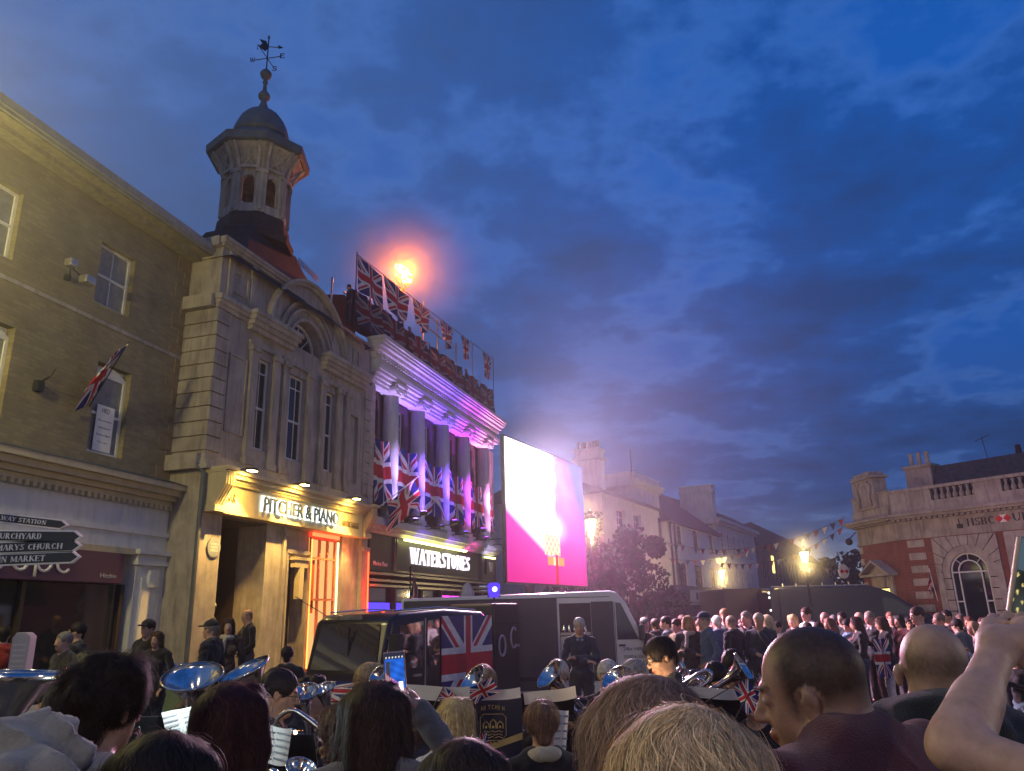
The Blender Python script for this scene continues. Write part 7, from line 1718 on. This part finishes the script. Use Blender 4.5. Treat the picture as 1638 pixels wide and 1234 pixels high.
# bookshop pavement clutter
dk = thing('furled_flag', 'tall dark furled flag standing before the bookshop sign', 'flag', (at(656, 960, 19).x, 19, 0))
MB().tube([(0, 0, 0), (.0, 0, 3.0)], .02, 6).build('pole', M['iron'], dk)
flag('cloth', dk, lambda u, v: (.02+(.42*u)*(1-.8*v)+.04*math.sin(9*v), .05*math.sin(12*u), 1.1+1.85*v-.25*u))
sl_ = thing('stage_light', 'blue stage light on a stand left of the big screen', 'lamp', (at(790, 943, 14.6).x, 14.6, 0))
zz = at(790, 945, 14.6).z; MB().tube([(0, 0, 0), (0, 0, zz-.1)], .02, 6).tube([(-.12, 0, zz-.1), (.12, 0, zz-.1)], .015, 5).build('stand', M['iron'], sl_)
MB().lathe([(.09, zz-.12), (.11, zz+.0), (.12, zz+.10), (.07, zz+.14)], n=14).build('head', emat('blue_lamp', (.10, .05, 1.0), 1.2), sl_)
MB().lathe([(.045, 0), (.05, .01)], (0.02, -.12, zz+.02), 10, M=Matrix.Rotation(R(90), 4, 'X')).build('lens', emat('blue_lens', (.5, .5, 1), 3), sl_)
st_ = thing('pale_pillar_banner', 'pale cloth covered pillar sign in front of the bookshop door', 'banner', (at(748, 950, 17).x, 17, 0))
q = MB(); q.lathe([(.22, 0), (.24, .9), (.21, 1.6), (.18, 2.0), (.14, 2.3), (.08, 2.46), (.03, 2.5)], n=20); q.build('cloth', mat('pale_drape', (.30, .31, .38), .8, var=.15), st_, smooth=True)
pt_ = thing('beer_table', 'high table with a pale green cloth and glasses beside the pub pillar', 'table', (at(300, 1000, 13.5).x, 13.5, 0))
MB().box(-.55, .55, -.25, .25, 1.02, 1.06).build('top', M['darkwood'], pt_); MB().box(-.52, .52, -.24, .24, .05, 1.019).build('cloth', mat('sage_cloth', (.16, .22, .14), .85), pt_)
gp = None
for i in range(12):
    g_ = tag(MB().lathe([(.03, 0), (.035, .12), (.033, .12), (.028, .01)], n=10).build('glass', M['silver'], None, smooth=True), 'drinking glass standing on the green clothed table', 'glass', 'glasses on the green clothed table') if gp is None else gp.copy()
    if gp is not None: COL.objects.link(g_)
    gp = gp or g_; g_.location = (at(300, 1000, 13.5).x-.48+.088*i, 13.42+.05*(i % 3), 1.06)
bo = thing('ticket_machine', 'cream rounded ticket machine on a post at the far left', 'machine', (at(35, 1040, 6.4).x, 6.4, 0), R(10))
zt = at(35, 1012, 6.4).z
q = MB(); q.prism([(-.06, .5), (.06, .5), (.065, zt-.03), (.03, zt), (-.04, zt), (-.065, zt-.04)], -.05, .09, 'y'); q.build('body', mat('machine_cream', (.42, .40, .34), .5), bo, bevel=.012)
MB().box(-.055, .055, -.05, .05, 0, .499).build('post', M['iron'], bo)
q = MB()
for i in range(5): q.box(-.045, .045, -.054, -.051, zt-.10-.04*i, zt-.085-.04*i)
q.build('notice', mat('pale_print', (.55, .5, .48), .6), bo)
# ================================================================== HAZE (thin smoke and damp air over the square)
HAZE = .0008
hz = MB().box(-45, 60, -14, 150, -1.3, 21.6).build('haze', None); hz.data.materials.clear()
hm = D.materials.new('haze_air'); hm.use_nodes = True; nt = hm.node_tree; nt.nodes.clear(); oo = nt.nodes.new('ShaderNodeOutputMaterial'); pv_ = nt.nodes.new('ShaderNodeVolumePrincipled')
pv_.inputs['Color'].default_value = (.85, .87, .92, 1); pv_.inputs['Density'].default_value = HAZE; pv_.inputs['Anisotropy'].default_value = .55
nt.links.new(pv_.outputs[0], oo.inputs['Volume']); hz.data.materials.append(hm); tag(hz, 'thin smoke hanging over the square', 'haze', kind='stuff')

def glow_volume(name, label, c, r, dens, col, an=.4):  # soft volume added round a light source to give it a glow
    o = MB().ball((0, 0, 0), 1.0, 16).build(name, None); o.data.materials.clear(); o.location = c; o.scale = r
    m_ = D.materials.new(name+'_air'); m_.use_nodes = True; nt = m_.node_tree; nt.nodes.clear(); oo = nt.nodes.new('ShaderNodeOutputMaterial'); pv_ = nt.nodes.new('ShaderNodeVolumePrincipled')
    tcn = nt.nodes.new('ShaderNodeTexCoord'); ln = nt.nodes.new('ShaderNodeVectorMath'); ln.operation = 'LENGTH'; nt.links.new(tcn.outputs['Object'], ln.inputs[0])
    f = (X(nt, ln.outputs['Value'])*-1+1).max(0.0).pow(2.0)*X(nt, noise(nt, tcn.outputs['Object'], 2.2, 3))*2.0*dens
    nt.links.new(f.v, pv_.inputs['Density']); pv_.inputs['Color'].default_value = (*col, 1); pv_.inputs['Anisotropy'].default_value = an
    nt.links.new(pv_.outputs[0], oo.inputs['Volume']); o.data.materials.append(m_); tag(o, label, 'glow volume', kind='stuff'); return o
fb = FP.w(29.25, .5, 15.0)
glow_volume('glow volume', 'orange lit smoke added to give the beacon flame a halo', fb, (3.9, 3.9, 3.3), .18, (.9, .85, .8))
glow_volume('glow_mist', 'violet lit air added for the glow round the big screen', Vector((-.6, 20.5, 6.8)), (13, 12, 11), .0125, (.86, .84, .95), .2)

for nm, c in (('the wall lamp by the tree', (2.42, 25, 4.6)), ('the tall post lamp', (11.66, 45, 3.8)), ('the lamp above the black van', (12.43, 34, 3.95))):
    r_ = 1.7*c[1]/34; glow_volume('glow_mist', 'faintly lit air added for the glow round '+nm, c, (r_, r_, r_), .20*34/c[1], (.95, .93, .85), .3)
glow_volume('glow_mist', 'yellow lit air added for the veil near the lamp by the brick building', (-7.6, 8.4, 8.0), (5.5, 5.0, 4.5), .055, (.95, .93, .85), .2)
